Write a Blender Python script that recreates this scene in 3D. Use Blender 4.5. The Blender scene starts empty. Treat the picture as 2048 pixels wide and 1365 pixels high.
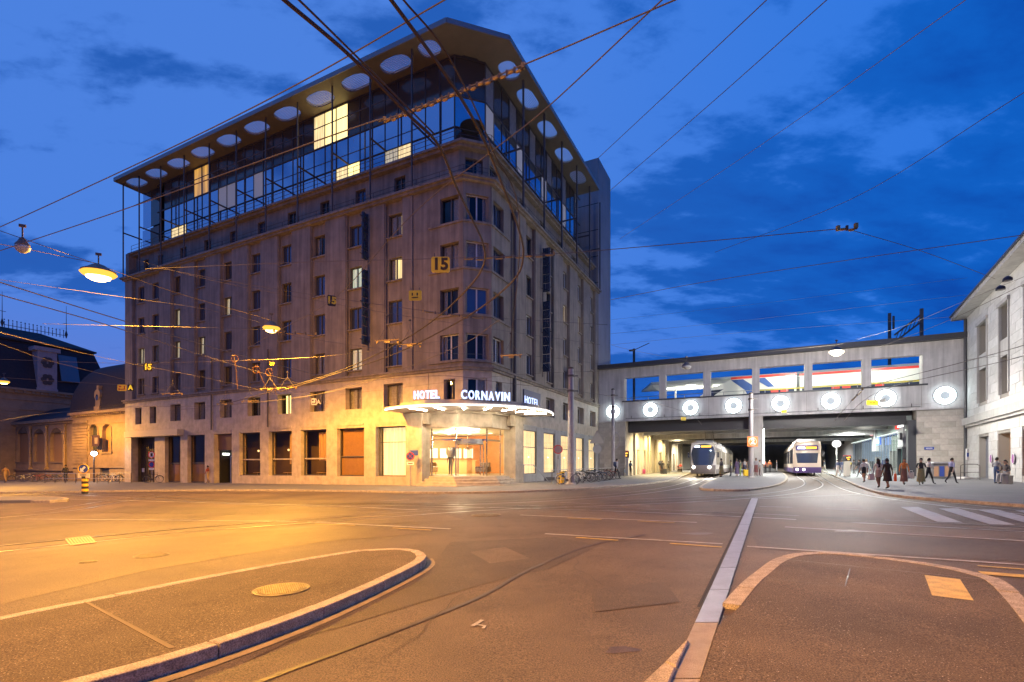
import bpy, bmesh, math, random
from mathutils import Vector, Matrix
random.seed(7)
S = bpy.context.scene
COL = S.collection
R = math.radians
# ------------------------------------------------------------------ camera
F, CX, YH, CAMH = 1000.0, 1024.0, 930.0, 1.5        # focal length, centre and horizon of the photograph in its own pixels
cam_d = bpy.data.cameras.new('camera'); cam = bpy.data.objects.new('camera', cam_d); COL.objects.link(cam)
cam.location = (0, 0, CAMH); cam.rotation_euler = (R(90), 0, 0)
cam_d.sensor_width = 36.0; cam_d.lens = 36.0 * F / 2048.0
cam_d.shift_y = (YH - 682.5) / 2048.0; cam_d.clip_end = 2000; cam_d.clip_start = .05
S.camera = cam
# ------------------------------------------------------------------ sky: blue hour with broken cloud
W = bpy.data.worlds.new('World'); S.world = W; W.use_nodes = True
wn, wl = W.node_tree.nodes, W.node_tree.links
wn.clear()
def wnode(t, **k):
    n = wn.new(t)
    for a, b in k.items(): setattr(n, a, b)
    return n
SUN_AZ = R(-62)                                       # the afterglow lies to the left of the view
sky = wnode('ShaderNodeTexSky', sky_type='NISHITA', sun_disc=False, sun_elevation=R(1.5), sun_rotation=SUN_AZ, altitude=400)
tc = wnode('ShaderNodeTexCoord')
nrm = wnode('ShaderNodeVectorMath', operation='NORMALIZE'); wl.new(tc.outputs['Generated'], nrm.inputs[0])
sep = wnode('ShaderNodeSeparateXYZ'); wl.new(nrm.outputs[0], sep.inputs[0])
def wmath(op, a, b=None, c=None):
    n = wnode('ShaderNodeMath', operation=op)
    for i, v in enumerate((a, b, c)):
        if v is None: continue
        if isinstance(v, (int, float)): n.inputs[i].default_value = v
        else: wl.new(v, n.inputs[i])
    return n.outputs[0]
def wmix(f, a, b):
    n = wnode('ShaderNodeMix', data_type='RGBA')
    for i, v in ((0, f), (6, a), (7, b)):
        if isinstance(v, (int, float)): n.inputs[i].default_value = v
        elif isinstance(v, tuple): n.inputs[i].default_value = (*v, 1)
        else: wl.new(v, n.inputs[i])
    return n.outputs[2]
def wramp(f, a, b):
    n = wnode('ShaderNodeMapRange', interpolation_type='SMOOTHSTEP')
    wl.new(f, n.inputs[0]); n.inputs[1].default_value = a; n.inputs[2].default_value = b
    return n.outputs[0]
up = wmath('MAXIMUM', sep.outputs[2], 0.0)
den = wmath('ADD', up, 0.22)
cmb = wnode('ShaderNodeCombineXYZ')
wl.new(wmath('DIVIDE', sep.outputs[0], den), cmb.inputs[0]); wl.new(wmath('DIVIDE', sep.outputs[1], den), cmb.inputs[1])
dirv = wnode('ShaderNodeVectorMath', operation='DOT_PRODUCT'); wl.new(nrm.outputs[0], dirv.inputs[0])
dirv.inputs[1].default_value = (math.sin(SUN_AZ), math.cos(SUN_AZ), 0)
west = wramp(dirv.outputs['Value'], -0.30, 0.55)       # 1 towards the afterglow
mp = wnode('ShaderNodeMapping'); wl.new(cmb.outputs[0], mp.inputs[0])
mp.inputs['Location'].default_value = (3.1, 1.7, 0); mp.inputs['Rotation'].default_value = (0, 0, R(-28)); mp.inputs['Scale'].default_value = (.85, 1.55, 1)
nz = wnode('ShaderNodeTexNoise'); wl.new(mp.outputs[0], nz.inputs['Vector'])
nz.inputs['Scale'].default_value = 1.35; nz.inputs['Detail'].default_value = 9; nz.inputs['Roughness'].default_value = .56; nz.inputs['Distortion'].default_value = .25
nz2 = wnode('ShaderNodeTexNoise'); wl.new(mp.outputs[0], nz2.inputs['Vector'])
nz2.inputs['Scale'].default_value = 4.8; nz2.inputs['Detail'].default_value = 8; nz2.inputs['Roughness'].default_value = .6
nn = wmath('ADD', wmath('MULTIPLY', nz.outputs['Fac'], .62), wmath('MULTIPLY', nz2.outputs['Fac'], .38))
thr = wmath('ADD', wmath('MULTIPLY', west, -.115), nn)
cl = wramp(thr, .375, .455)                            # cloud cover, thicker away from the afterglow
thick = wramp(thr, .43, .62)
clear = wmix(west, (.030, .200, .80), (.078, .240, .80))
low = wramp(up, .30, .02)
clear = wmix(wmath('MULTIPLY', low, wmath('MULTIPLY', west, .75)), clear, (.17, .20, .60))
cloud = wmix(thick, (.005, .125, .60), (.003, .066, .42))
cloud = wmix(wmath('MULTIPLY', west, .8), cloud, (.024, .120, .50))
col = wmix(cl, clear, cloud)
add = wnode('ShaderNodeMix', data_type='RGBA', blend_type='ADD'); add.inputs[0].default_value = 1
wl.new(col, add.inputs[6])
skys = wnode('ShaderNodeMix', data_type='RGBA', blend_type='MULTIPLY'); skys.inputs[0].default_value = 1
wl.new(sky.outputs[0], skys.inputs[6]); skys.inputs[7].default_value = (.0015, .002, .006, 1)
wl.new(skys.outputs[2], add.inputs[7])
bg = wnode('ShaderNodeBackground'); wl.new(add.outputs[2], bg.inputs[0]); bg.inputs[1].default_value = 0.92
wo = wnode('ShaderNodeOutputWorld'); wl.new(bg.outputs[0], wo.inputs[0])
S.view_settings.view_transform = 'Standard'; S.view_settings.look = 'None'; S.view_settings.exposure = 0.0; S.view_settings.gamma = 1.0
S.view_settings.use_curve_mapping = False
S.cycles.use_denoising = True
S.cycles.max_bounces = 6; S.cycles.sample_clamp_indirect = 4.0; S.cycles.caustics_reflective = False; S.cycles.caustics_refractive = False
# ------------------------------------------------------------------ helpers
GA, GB = .011, .0015                                   # the square slopes gently: ground height = GA*x + GB*y
def gz(x, y): return GA*x + GB*y
def ray(px, py): return Vector(((px-CX)/F, 1.0, (YH-py)/F))
def gp(px, py, dz=0.0):                                # pixel -> point on the ground (raised by dz)
    d = ray(px, py); t = (CAMH-dz)/(GA*d.x + GB - d.z)
    return Vector((0, 0, CAMH)) + t*d
def zp(px, py, z):                                     # pixel -> point at height z
    d = ray(px, py); return Vector((0, 0, CAMH)) + d*((z-CAMH)/d.z)
def dp(px, py, Y):                                     # pixel -> point at depth Y
    return Vector((0, 0, CAMH)) + ray(px, py)*Y
FO = Vector((-1.9588, 32.1249, 0)); FV = Vector((.45001, .89302, 0)); FU = Vector((-.89302, .45001, 0)); FANG = math.atan2(FV.y, FV.x)
def fw(x, y, z=0.0): return FO + FV*x + FU*y + Vector((0, 0, z))     # street frame: x runs under the bridge, y along the hotel's long front
def tofr(p): q = p-FO; return Vector((q.dot(FV), q.dot(FU), p.z))
def fx(px, py, x):                                     # pixel -> street frame point on the plane x
    d = ray(px, py); n = FV; t = (n.dot(FO) + x)/n.dot(d); return tofr(Vector((0, 0, CAMH)) + d*t)
def fy(px, py, y):
    d = ray(px, py); n = FU; t = (n.dot(FO) + y)/n.dot(d); return tofr(Vector((0, 0, CAMH)) + d*t)
def fg(x, y):                                          # ground height at street frame point
    p = fw(x, y); return gz(p.x, p.y)

class MB:
    def __init__(s): s.v = []; s.f = []; s.m = []
    def add(s, vs, fs, mi=0):
        o = len(s.v); s.v += [tuple(v) for v in vs]; s.f += [tuple(i+o for i in f) for f in fs]; s.m += [mi]*len(fs); return s
    def box(s, x0, x1, y0, y1, z0, z1, mi=0):
        if x1 < x0: x0, x1 = x1, x0
        if y1 < y0: y0, y1 = y1, y0
        return s.add([(x0,y0,z0),(x1,y0,z0),(x1,y1,z0),(x0,y1,z0),(x0,y0,z1),(x1,y0,z1),(x1,y1,z1),(x0,y1,z1)],
                     [(0,3,2,1),(4,5,6,7),(0,1,5,4),(1,2,6,5),(2,3,7,6),(3,0,4,7)], mi)
    def obox(s, c, ax, hx, hy, z0, z1, mi=0):          # box turned in plan: centre, direction of its x, half sizes
        a = Vector((ax[0], ax[1], 0)).normalized(); b = Vector((-a.y, a.x, 0)); c = Vector((c[0], c[1], 0))
        q = [c-a*hx-b*hy, c+a*hx-b*hy, c+a*hx+b*hy, c-a*hx+b*hy]
        return s.prism([(p.x, p.y) for p in q], z0, z1, mi)
    def prism(s, poly, z0, z1, mi=0, top=None):
        ar = sum(poly[i][0]*poly[(i+1) % len(poly)][1]-poly[(i+1) % len(poly)][0]*poly[i][1] for i in range(len(poly)))
        if ar < 0: poly = poly[::-1]; top = top[::-1] if top else None
        n = len(poly); t = top or poly
        f0 = (lambda x, y: z0) if not callable(z0) else z0; f1 = (lambda x, y: z1) if not callable(z1) else z1
        return s.add([(x, y, f0(x, y)) for x, y in poly]+[(x, y, f1(x, y)) for x, y in t],
                     [tuple(range(n))[::-1], tuple(range(n, 2*n))]+[(i, (i+1) % n, n+(i+1) % n, n+i) for i in range(n)], mi)
    def beam(s, p, q, w, h=None, mi=0, up=(0, 0, 1)):  # rectangular bar between two points
        p, q = Vector(p), Vector(q); h = h or w; d = (q-p).normalized(); u = Vector(up)
        if abs(d.dot(u)) > .98: u = Vector((1, 0, 0))
        a = d.cross(u).normalized()*w/2; b = a.cross(d).normalized()*h/2
        return s.add([p-a-b, p+a-b, p+a+b, p-a+b, q-a-b, q+a-b, q+a+b, q-a+b],
                     [(0,3,2,1),(4,5,6,7),(0,1,5,4),(1,2,6,5),(2,3,7,6),(3,0,4,7)][::1], mi)
    def tube(s, pts, r, n=6, mi=0, closed=False, cap=True):
        pts = [Vector(p) for p in pts]; m = len(pts); o = len(s.v); prev = None
        rs = r if isinstance(r, (list, tuple)) else [r]*m
        for i, p in enumerate(pts):
            if closed: d = pts[(i+1) % m]-pts[i-1]
            else: d = pts[min(i+1, m-1)]-pts[max(i-1, 0)]
            d.normalize()
            if prev is None:
                u = Vector((0, 0, 1)) if abs(d.z) < .9 else Vector((1, 0, 0)); a = d.cross(u).normalized()
            else:
                a = prev-d*prev.dot(d); a = a.normalized() if a.length > 1e-6 else d.orthogonal().normalized()
            prev = a; b = d.cross(a)
            for k in range(n):
                t = 2*math.pi*k/n; s.v.append(tuple(p+(a*math.cos(t)+b*math.sin(t))*rs[i]))
        seg = m if closed else m-1
        for i in range(seg):
            j = (i+1) % m
            for k in range(n): s.f.append((o+i*n+k, o+i*n+(k+1) % n, o+j*n+(k+1) % n, o+j*n+k)); s.m.append(mi)
        if cap and not closed:
            s.f += [tuple(o+k for k in range(n))[::-1], tuple(o+(m-1)*n+k for k in range(n))]; s.m += [mi, mi]
        return s
    def cyl(s, p, q, r0, r1=None, n=10, mi=0): return s.tube([p, q], [r0, r1 if r1 is not None else r0], n, mi)
    def lathe(s, prof, c=(0, 0, 0), n=16, mi=0, axis='z', sx=1, sy=1):
        o = len(s.v)
        for r, z in prof:
            for k in range(n):
                t = 2*math.pi*k/n; a, b = r*math.cos(t)*sx, r*math.sin(t)*sy
                p = (a, b, z) if axis == 'z' else ((z, a, b) if axis == 'x' else (a, z, b))
                s.v.append((c[0]+p[0], c[1]+p[1], c[2]+p[2]))
        for i in range(len(prof)-1):
            for k in range(n): s.f.append((o+i*n+k, o+i*n+(k+1) % n, o+(i+1)*n+(k+1) % n, o+(i+1)*n+k)); s.m.append(mi)
        if prof[0][0] > 1e-5: s.f.append(tuple(o+k for k in range(n))[::-1]); s.m.append(mi)
        if prof[-1][0] > 1e-5: s.f.append(tuple(o+(len(prof)-1)*n+k for k in range(n))); s.m.append(mi)
        return s
    def grid(s, fn, nu, nv, mi=0, closeu=False):
        o = len(s.v)
        for j in range(nv+1):
            for i in range(nu+(0 if closeu else 1)): s.v.append(tuple(fn(i/nu, j/nv)))
        w = nu if closeu else nu+1
        for j in range(nv):
            for i in range(nu): s.f.append((o+j*w+i, o+j*w+(i+1) % w, o+(j+1)*w+(i+1) % w, o+(j+1)*w+i)); s.m.append(mi)
        return s
    def sphere(s, c, r, n=10, mi=0, sx=1, sy=1, sz=1):
        return s.lathe([(max(r*math.sin(math.pi*i/6), 1e-6), -r*sz*math.cos(math.pi*i/6)) for i in range(7)], c, n, mi, sx=sx, sy=sy)
    def wall(s, axis, a, t, u0, u1, z0, z1, holes, mi=0):
        """wall slab with rectangular openings; axis 'x': plane x=a..a+t running along y; axis 'y': plane y=a..a+t along x"""
        us = sorted({u0, u1, *[h[0] for h in holes], *[h[1] for h in holes]}); zs = sorted({z0, z1, *[h[2] for h in holes], *[h[3] for h in holes]})
        us = [u for u in us if u0 <= u <= u1]; zs = [z for z in zs if z0 <= z <= z1]
        for i in range(len(us)-1):
            run = None
            for j in range(len(zs)-1):
                uc, zc = (us[i]+us[i+1])/2, (zs[j]+zs[j+1])/2
                solid = not any(h[0] < uc < h[1] and h[2] < zc < h[3] for h in holes)
                if solid and run is None: run = zs[j]
                if run is not None and (not solid or j == len(zs)-2):
                    e = zs[j+1] if solid else zs[j]
                    if axis == 'x': s.box(a, a+t, us[i], us[i+1], run, e, mi)
                    else: s.box(us[i], us[i+1], a, a+t, run, e, mi)
                    run = None
        return s
    def off(s, d): s.v = [(x+d[0], y+d[1], z+d[2]) for x, y, z in s.v]; return s
def mesh(name, mb, mats, smooth=False, bevel=0):
    me = bpy.data.meshes.new(name); me.from_pydata(mb.v, [], mb.f)
    for m in (mats if isinstance(mats, (list, tuple)) else [mats]): me.materials.append(m)
    me.polygons.foreach_set('material_index', mb.m)
    bm = bmesh.new(); bm.from_mesh(me); bmesh.ops.recalc_face_normals(bm, faces=bm.faces[:])
    if bevel: bmesh.ops.bevel(bm, geom=[e for e in bm.edges if len(e.link_faces) == 2 and e.calc_face_angle(0) > .5], offset=bevel, segments=1, affect='EDGES', clamp_overlap=True)
    bm.to_mesh(me); bm.free()
    if smooth:
        me.polygons.foreach_set('use_smooth', [True]*len(me.polygons))
        try: me.set_sharp_from_angle(angle=R(35))
        except Exception: pass
    me.update(); return me
def ob(name, data, parent=None, loc=(0, 0, 0), rz=0.0, rot=None):
    o = bpy.data.objects.new(name, data); COL.objects.link(o); o.location = loc
    o.rotation_euler = rot if rot else (0, 0, rz)
    if parent: o.parent = parent
    return o
def tag(o, label, cat, group=None):
    o['label'] = label; o['category'] = cat
    if group: o['group'] = group
    return o
def struct(o): o['kind'] = 'structure'; return o
class T:
    """a thing: an Empty at its base; parts are given in the street frame (frame=True) or in world axes"""
    def __init__(s, name, label, cat, base, group=None, frame=True, rz=None):
        s.base = Vector(base); s.frame = frame
        s.o = bpy.data.objects.new(name, None); COL.objects.link(s.o); s.o.empty_display_size = .3
        if frame: s.o.location = fw(*base); s.o.rotation_euler = (0, 0, FANG)
        else: s.o.location = base; s.o.rotation_euler = (0, 0, rz or 0)
        tag(s.o, label, cat, group)
    def part(s, name, mb, mat, parent=None, smooth=False, bevel=0, label=None, local=False):
        m = MB(); m.v = mb.v; m.f = mb.f; m.m = mb.m
        if not local: m.off(-s.base)
        o = ob(name, mesh(name, m, mat, smooth, bevel), parent or s.o)
        if label: o['label'] = label
        return o
    def inst(s, name, me, loc, rz=0, parent=None):     # shared mesh at a frame position
        l = Vector(loc) if parent is not None and parent is not s.o else Vector(loc)-s.base
        return ob(name, me, parent or s.o, l, rz)
def dup(root, loc=None, rz=None, label=None):
    r = root.copy(); COL.objects.link(r)
    if loc is not None: r.location = loc
    if rz is not None: r.rotation_euler = (0, 0, rz)
    if label: r['label'] = label
    for c in list(root.children):
        k = c.copy(); COL.objects.link(k); k.parent = r
        for g in list(c.children):
            h = g.copy(); COL.objects.link(h); h.parent = k
    return r
def text_mesh(name, body, size, mat, extrude=.02, offset=0.0, align='CENTER', sx=1.0):
    c = bpy.data.curves.new(name, 'FONT'); c.body = body; c.size = size; c.extrude = extrude; c.offset = offset; c.align_x = align; c.align_y = 'CENTER'
    c.resolution_u = 3
    o = bpy.data.objects.new(name, c); COL.objects.link(o)
    me = bpy.data.meshes.new_from_object(o.evaluated_get(bpy.context.evaluated_depsgraph_get())); me.name = name
    bpy.data.objects.remove(o); bpy.data.curves.remove(c)
    me.materials.clear(); me.materials.append(mat)
    for v in me.vertices: v.co.x *= sx
    for p in me.polygons: p.material_index = 0
    return me
def face_rot(n):                                       # rotation that stands a text mesh (in its xy plane) up, facing direction n (plan)
    a = math.atan2(n[1], n[0]); return (R(90), 0, a+R(90))
# ------------------------------------------------------------------ materials
def M(name, col, rough=.6, metal=0., var=0., vscale=3., bump=0., bscale=40., emit=None, estr=0., spec=.5, streak=0., col2=None, alpha=None, ior=None, speck=0., spark=0., stain=0.):
    m = bpy.data.materials.new(name); m.use_nodes = True; nt = m.node_tree; b = nt.nodes['Principled BSDF']; L = nt.links
    b.inputs['Base Color'].default_value = (*col, 1); b.inputs['Roughness'].default_value = rough; b.inputs['Metallic'].default_value = metal
    b.inputs['Specular IOR Level'].default_value = spec if not name.startswith('asphalt') else .28
    if ior: b.inputs['IOR'].default_value = ior
    if emit: b.inputs['Emission Color'].default_value = (*emit, 1); b.inputs['Emission Strength'].default_value = estr
    if var or bump or streak or speck:
        t = nt.nodes.new('ShaderNodeTexCoord'); src = t.outputs['Object']
    if var or streak or speck:
        n = nt.nodes.new('ShaderNodeTexNoise'); L.new(src, n.inputs['Vector']); n.inputs['Scale'].default_value = vscale; n.inputs['Detail'].default_value = 6; n.inputs['Roughness'].default_value = .62
        mx = nt.nodes.new('ShaderNodeMix'); mx.data_type = 'RGBA'
        c2 = col2 or tuple(c*(1-var) for c in col); c1 = col if col2 else tuple(min(c*(1+var*.6), 1) for c in col)
        mr = nt.nodes.new('ShaderNodeMapRange'); L.new(n.outputs['Fac'], mr.inputs[0]); mr.inputs[1].default_value = .32; mr.inputs[2].default_value = .68
        L.new(mr.outputs[0], mx.inputs[0]); mx.inputs[6].default_value = (*c2, 1); mx.inputs[7].default_value = (*c1, 1); out = mx.outputs[2]
        if streak:
            mp = nt.nodes.new('ShaderNodeMapping'); L.new(src, mp.inputs[0]); mp.inputs['Scale'].default_value = (2.2, 2.2, .14)
            n2 = nt.nodes.new('ShaderNodeTexNoise'); L.new(mp.outputs[0], n2.inputs['Vector']); n2.inputs['Scale'].default_value = 1.6; n2.inputs['Detail'].default_value = 7
            r2 = nt.nodes.new('ShaderNodeMapRange'); L.new(n2.outputs['Fac'], r2.inputs[0]); r2.inputs[1].default_value = .35; r2.inputs[2].default_value = .7; r2.inputs[3].default_value = 1-streak; r2.inputs[4].default_value = 1.0
            m2 = nt.nodes.new('ShaderNodeMix'); m2.data_type = 'RGBA'; m2.blend_type = 'MULTIPLY'; m2.inputs[0].default_value = 1
            L.new(out, m2.inputs[6]); L.new(r2.outputs[0], m2.inputs[7]); out = m2.outputs[2]
        if speck:
            v = nt.nodes.new('ShaderNodeTexNoise'); L.new(src, v.inputs['Vector']); v.inputs['Scale'].default_value = 90; v.inputs['Detail'].default_value = 4
            r3 = nt.nodes.new('ShaderNodeMapRange'); L.new(v.outputs['Fac'], r3.inputs[0]); r3.inputs[1].default_value = .3; r3.inputs[2].default_value = .75; r3.inputs[3].default_value = 1-speck; r3.inputs[4].default_value = 1+speck
            m3 = nt.nodes.new('ShaderNodeMix'); m3.data_type = 'RGBA'; m3.blend_type = 'MULTIPLY'; m3.inputs[0].default_value = 1
            L.new(out, m3.inputs[6]); L.new(r3.outputs[0], m3.inputs[7]); out = m3.outputs[2]
        if stain:
            for sc_, lo_, hi_ in ((.22, .45, .62), (1.3, .55, .70)):
                v = nt.nodes.new('ShaderNodeTexNoise'); L.new(src, v.inputs['Vector']); v.inputs['Scale'].default_value = sc_; v.inputs['Detail'].default_value = 7; v.inputs['Roughness'].default_value = .68
                r3 = nt.nodes.new('ShaderNodeMapRange'); L.new(v.outputs['Fac'], r3.inputs[0]); r3.inputs[1].default_value = lo_; r3.inputs[2].default_value = hi_; r3.inputs[3].default_value = 1; r3.inputs[4].default_value = 1-stain
                m3 = nt.nodes.new('ShaderNodeMix'); m3.data_type = 'RGBA'; m3.blend_type = 'MULTIPLY'; m3.inputs[0].default_value = 1; L.new(out, m3.inputs[6]); L.new(r3.outputs[0], m3.inputs[7]); out = m3.outputs[2]
        if spark:
            v = nt.nodes.new('ShaderNodeTexNoise'); L.new(src, v.inputs['Vector']); v.inputs['Scale'].default_value = 75; v.inputs['Detail'].default_value = 1
            r3 = nt.nodes.new('ShaderNodeMapRange'); L.new(v.outputs['Fac'], r3.inputs[0]); r3.inputs[1].default_value = .70; r3.inputs[2].default_value = .76; r3.inputs[3].default_value = 0; r3.inputs[4].default_value = 1
            m3 = nt.nodes.new('ShaderNodeMix'); m3.data_type = 'RGBA'; L.new(r3.outputs[0], m3.inputs[0]); L.new(out, m3.inputs[6]); m3.inputs[7].default_value = (spark, spark*.9, spark*.75, 1); out = m3.outputs[2]
        L.new(out, b.inputs['Base Color'])
    if bump:
        n = nt.nodes.new('ShaderNodeTexNoise'); L.new(src, n.inputs['Vector']); n.inputs['Scale'].default_value = bscale; n.inputs['Detail'].default_value = 5
        bp = nt.nodes.new('ShaderNodeBump'); bp.inputs['Strength'].default_value = bump; bp.inputs['Distance'].default_value = .02
        L.new(n.outputs['Fac'], bp.inputs['Height']); L.new(bp.outputs[0], b.inputs['Normal'])
    return m
def Memit(name, col, s):
    m = bpy.data.materials.new(name); m.use_nodes = True; nt = m.node_tree; nt.nodes.clear()
    e = nt.nodes.new('ShaderNodeEmission'); e.inputs[0].default_value = (*col, 1); e.inputs[1].default_value = s
    o = nt.nodes.new('ShaderNodeOutputMaterial'); nt.links.new(e.outputs[0], o.inputs[0]); return m
def Mglass(name, tint=(1, 1, 1), refl=.12, rough=.02):
    m = bpy.data.materials.new(name); m.use_nodes = True; nt = m.node_tree; nt.nodes.clear()
    t = nt.nodes.new('ShaderNodeBsdfTransparent'); t.inputs[0].default_value = (*tint, 1)
    g = nt.nodes.new('ShaderNodeBsdfGlossy'); g.inputs['Roughness'].default_value = rough
    lw = nt.nodes.new('ShaderNodeLayerWeight'); lw.inputs[0].default_value = .5
    pw_ = nt.nodes.new('ShaderNodeMath'); pw_.operation = 'POWER'; nt.links.new(lw.outputs['Facing'], pw_.inputs[0]); pw_.inputs[1].default_value = 5.0
    ad = nt.nodes.new('ShaderNodeMath'); ad.operation = 'ADD'; ad.use_clamp = True; ad.inputs[1].default_value = refl; nt.links.new(pw_.outputs[0], ad.inputs[0])
    x = nt.nodes.new('ShaderNodeMixShader'); nt.links.new(ad.outputs[0], x.inputs[0]); nt.links.new(t.outputs[0], x.inputs[1]); nt.links.new(g.outputs[0], x.inputs[2])
    o = nt.nodes.new('ShaderNodeOutputMaterial'); nt.links.new(x.outputs[0], o.inputs[0]); return m
def Mcurtain(name, col, s, dark=.35, sc=9.0):
    """lit curtain: soft folds in an emitting cloth (a lit window)"""
    m = bpy.data.materials.new(name); m.use_nodes = True; nt = m.node_tree; b = nt.nodes['Principled BSDF']; L = nt.links
    t = nt.nodes.new('ShaderNodeTexCoord'); mp = nt.nodes.new('ShaderNodeMapping'); L.new(t.outputs['Object'], mp.inputs[0]); mp.inputs['Scale'].default_value = (1, 1, .05)
    n = nt.nodes.new('ShaderNodeTexNoise'); L.new(mp.outputs[0], n.inputs['Vector']); n.inputs['Scale'].default_value = sc; n.inputs['Detail'].default_value = 3
    r = nt.nodes.new('ShaderNodeMapRange'); L.new(n.outputs['Fac'], r.inputs[0]); r.inputs[1].default_value = .3; r.inputs[2].default_value = .7; r.inputs[3].default_value = s*dark; r.inputs[4].default_value = s
    b.inputs['Base Color'].default_value = (.6, .5, .35, 1); b.inputs['Roughness'].default_value = .9
    b.inputs['Emission Color'].default_value = (*col, 1); L.new(r.outputs[0], b.inputs['Emission Strength']); return m
stone = M('limestone_render', (.34, .28, .215), .85, var=.22, vscale=.9, bump=.25, bscale=25, streak=.35)
stone_lt = M('limestone_slab', (.50, .42, .32), .6, var=.25, vscale=1.7, bump=.1, bscale=18, streak=.12)
stone_gr = M('grey_stone', (.42, .41, .39), .75, var=.15, vscale=1.2, bump=.15, bscale=20, streak=.15)
concrete = M('pale_concrete', (.44, .42, .40), .8, var=.14, vscale=.8, bump=.12, bscale=16, streak=.18)
block_m = [M('ashlar_%d' % i, c, .8, var=.16, vscale=2.5, bump=.2, bscale=22) for i, c in enumerate([(.46, .42, .36), (.50, .46, .40), (.42, .385, .33)])]
joint_m = M('stone_joint', (.27, .25, .22), .9)
frame_dk = M('window_frame_dark', (.10, .085, .075), .5)
frame_lt = M('window_frame_white', (.62, .60, .58), .5)
steel = M('dark_steel', (.095, .08, .072), .55, metal=.1)
steel_lt = M('galvanised_steel', (.42, .42, .42), .4, metal=.7, var=.15, vscale=4)
brass = M('chrome_trim', (.62, .56, .46), .25, metal=.9)
glass_dk = M('window_glass', (.10, .12, .17), .06, metal=.55)
glass_lift = M('reflecting_glass', (.42, .48, .58), .04, metal=.9)
glass_up = M('smoked_glass', (.14, .11, .09), .10, metal=.5)
glass_clear = Mglass('clear_glass', (.97, .97, .95), .03)
curtain_off = M('unlit_curtain', (.30, .27, .25), .9, var=.3, vscale=8)
lit_w = Mcurtain('lit_room_warm', (1, .74, .32), 1.5)
lit_y = Mcurtain('lit_room_yellow', (1, .78, .28), 2.2, .7, 2)
lit_d = Mcurtain('lit_room_dim', (1, .85, .55), .75, .15, 12)
lit_c = Mcurtain('lit_room_cool', (.80, 1, .80), .9, .2, 12)
curtain_warm = Mcurtain('lit_curtain', (1, .74, .34), 1.5, .5, 7)
soffit_m = M('roof_soffit', (.22, .19, .14), .6, var=.1, vscale=1.5)
dark_m = M('dark_void', (.012, .011, .011), .9)
wood = M('orange_wood', (.55, .23, .06), .45, var=.2, vscale=2)
white_p = M('white_paint', (.75, .74, .71), .5)
grey_p = M('grey_paint', (.30, .30, .31), .5, var=.1, vscale=2)
dkgrey = M('charcoal_paint', (.05, .052, .06), .45)
pole_m = M('pole_grey', (.33, .31, .32), .5, var=.15, vscale=3)
black_m = M('black_rubber', (.02, .02, .02), .6)
yellow_p = M('yellow_paint', (.75, .48, .03), .55, var=.1, vscale=6)
red_p = M('red_paint', (.60, .04, .03), .5)
blue_p = M('blue_paint', (.04, .08, .35), .5)
orange_p = M('orange_paint', (.85, .20, .04), .5, emit=(1, .22, .05), estr=.35)
E_ring = Memit('ring_tube_light', (.80, .95, 1), 9.0)
E_led = Memit('canopy_led', (1, .90, .74), 9)
E_neon = Memit('neon_blue_white', (.50, .62, 1), 2.4)
E_sod = Memit('sodium_lamp', (1, .60, .18), 14)
E_white = Memit('white_lamp', (1, .86, .62), 6)
E_tube = Memit('tube_light', (.95, 1, .88), 9)
E_disc = Memit('ceiling_disc_light', (1, .95, .82), 14)
E_head = Memit('headlight', (1, .93, .80), 40)
E_disp_o = Memit('orange_display', (1, .50, .06), 2.6)
E_disp_w = Memit('white_display', (.70, .75, 1), 3.0)
def lamp(name, loc, power, col, radius=.15, parent=None, spot=None, rot=None, blend=.6):
    l = bpy.data.lights.new(name, 'SPOT' if spot else 'POINT'); l.energy = power; l.color = col; l.shadow_soft_size = radius
    if spot: l.spot_size = R(spot); l.spot_blend = blend
    o = bpy.data.objects.new(name, l); COL.objects.link(o); o.location = loc
    if rot: o.rotation_euler = rot
    if parent: o.parent = parent
    return o
SODIUM = (1, .45, .05)
def batwing(o):                                        # street lamps throw more light sideways than straight down
    l = o.data; l.use_nodes = True; nt = l.node_tree; em = next(n for n in nt.nodes if n.type == 'EMISSION')
    t = nt.nodes.new('ShaderNodeTexCoord'); s = nt.nodes.new('ShaderNodeSeparateXYZ'); nt.links.new(t.outputs['Normal'], s.inputs[0])
    a = nt.nodes.new('ShaderNodeMath'); a.operation = 'ABSOLUTE'; nt.links.new(s.outputs[2], a.inputs[0])
    mx = nt.nodes.new('ShaderNodeMath'); mx.operation = 'MAXIMUM'; nt.links.new(a.outputs[0], mx.inputs[0]); mx.inputs[1].default_value = .42
    p = nt.nodes.new('ShaderNodeMath'); p.operation = 'POWER'; nt.links.new(mx.outputs[0], p.inputs[0]); p.inputs[1].default_value = -2.3
    nt.links.new(p.outputs[0], em.inputs['Strength'])
# ================================================================== GROUND
asphalt = M('asphalt', (.150, .114, .082), .6, var=.25, vscale=.4, bump=.5, bscale=200, speck=.75, spark=.25, stain=.28)
asphalt_b = M('asphalt_newer', (.106, .080, .058), .58, var=.25, vscale=.5, bump=.5, bscale=200, speck=.7, spark=.2, stain=.2)
asphalt_c = M('asphalt_island', (.148, .108, .070), .7, var=.3, vscale=.8, bump=.6, bscale=160, speck=.85, spark=.6, stain=.22)
paving = M('pavement_asphalt', (.17, .168, .165), .7, var=.15, vscale=.6, bump=.25, bscale=180, speck=.3)
kerb_m = M('granite_kerb', (.42, .36, .28), .75, var=.35, vscale=7, bump=.4, bscale=90, speck=.6)
paint_w = M('road_paint_white', (.42, .40, .37), .6, var=.35, vscale=6, speck=.35)
paint_y = M('road_paint_yellow', (.60, .42, .08), .6, var=.3, vscale=6, speck=.3)
rail_m = M('rail_steel', (.55, .53, .50), .28, metal=.7, var=.2, vscale=3)
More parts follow.
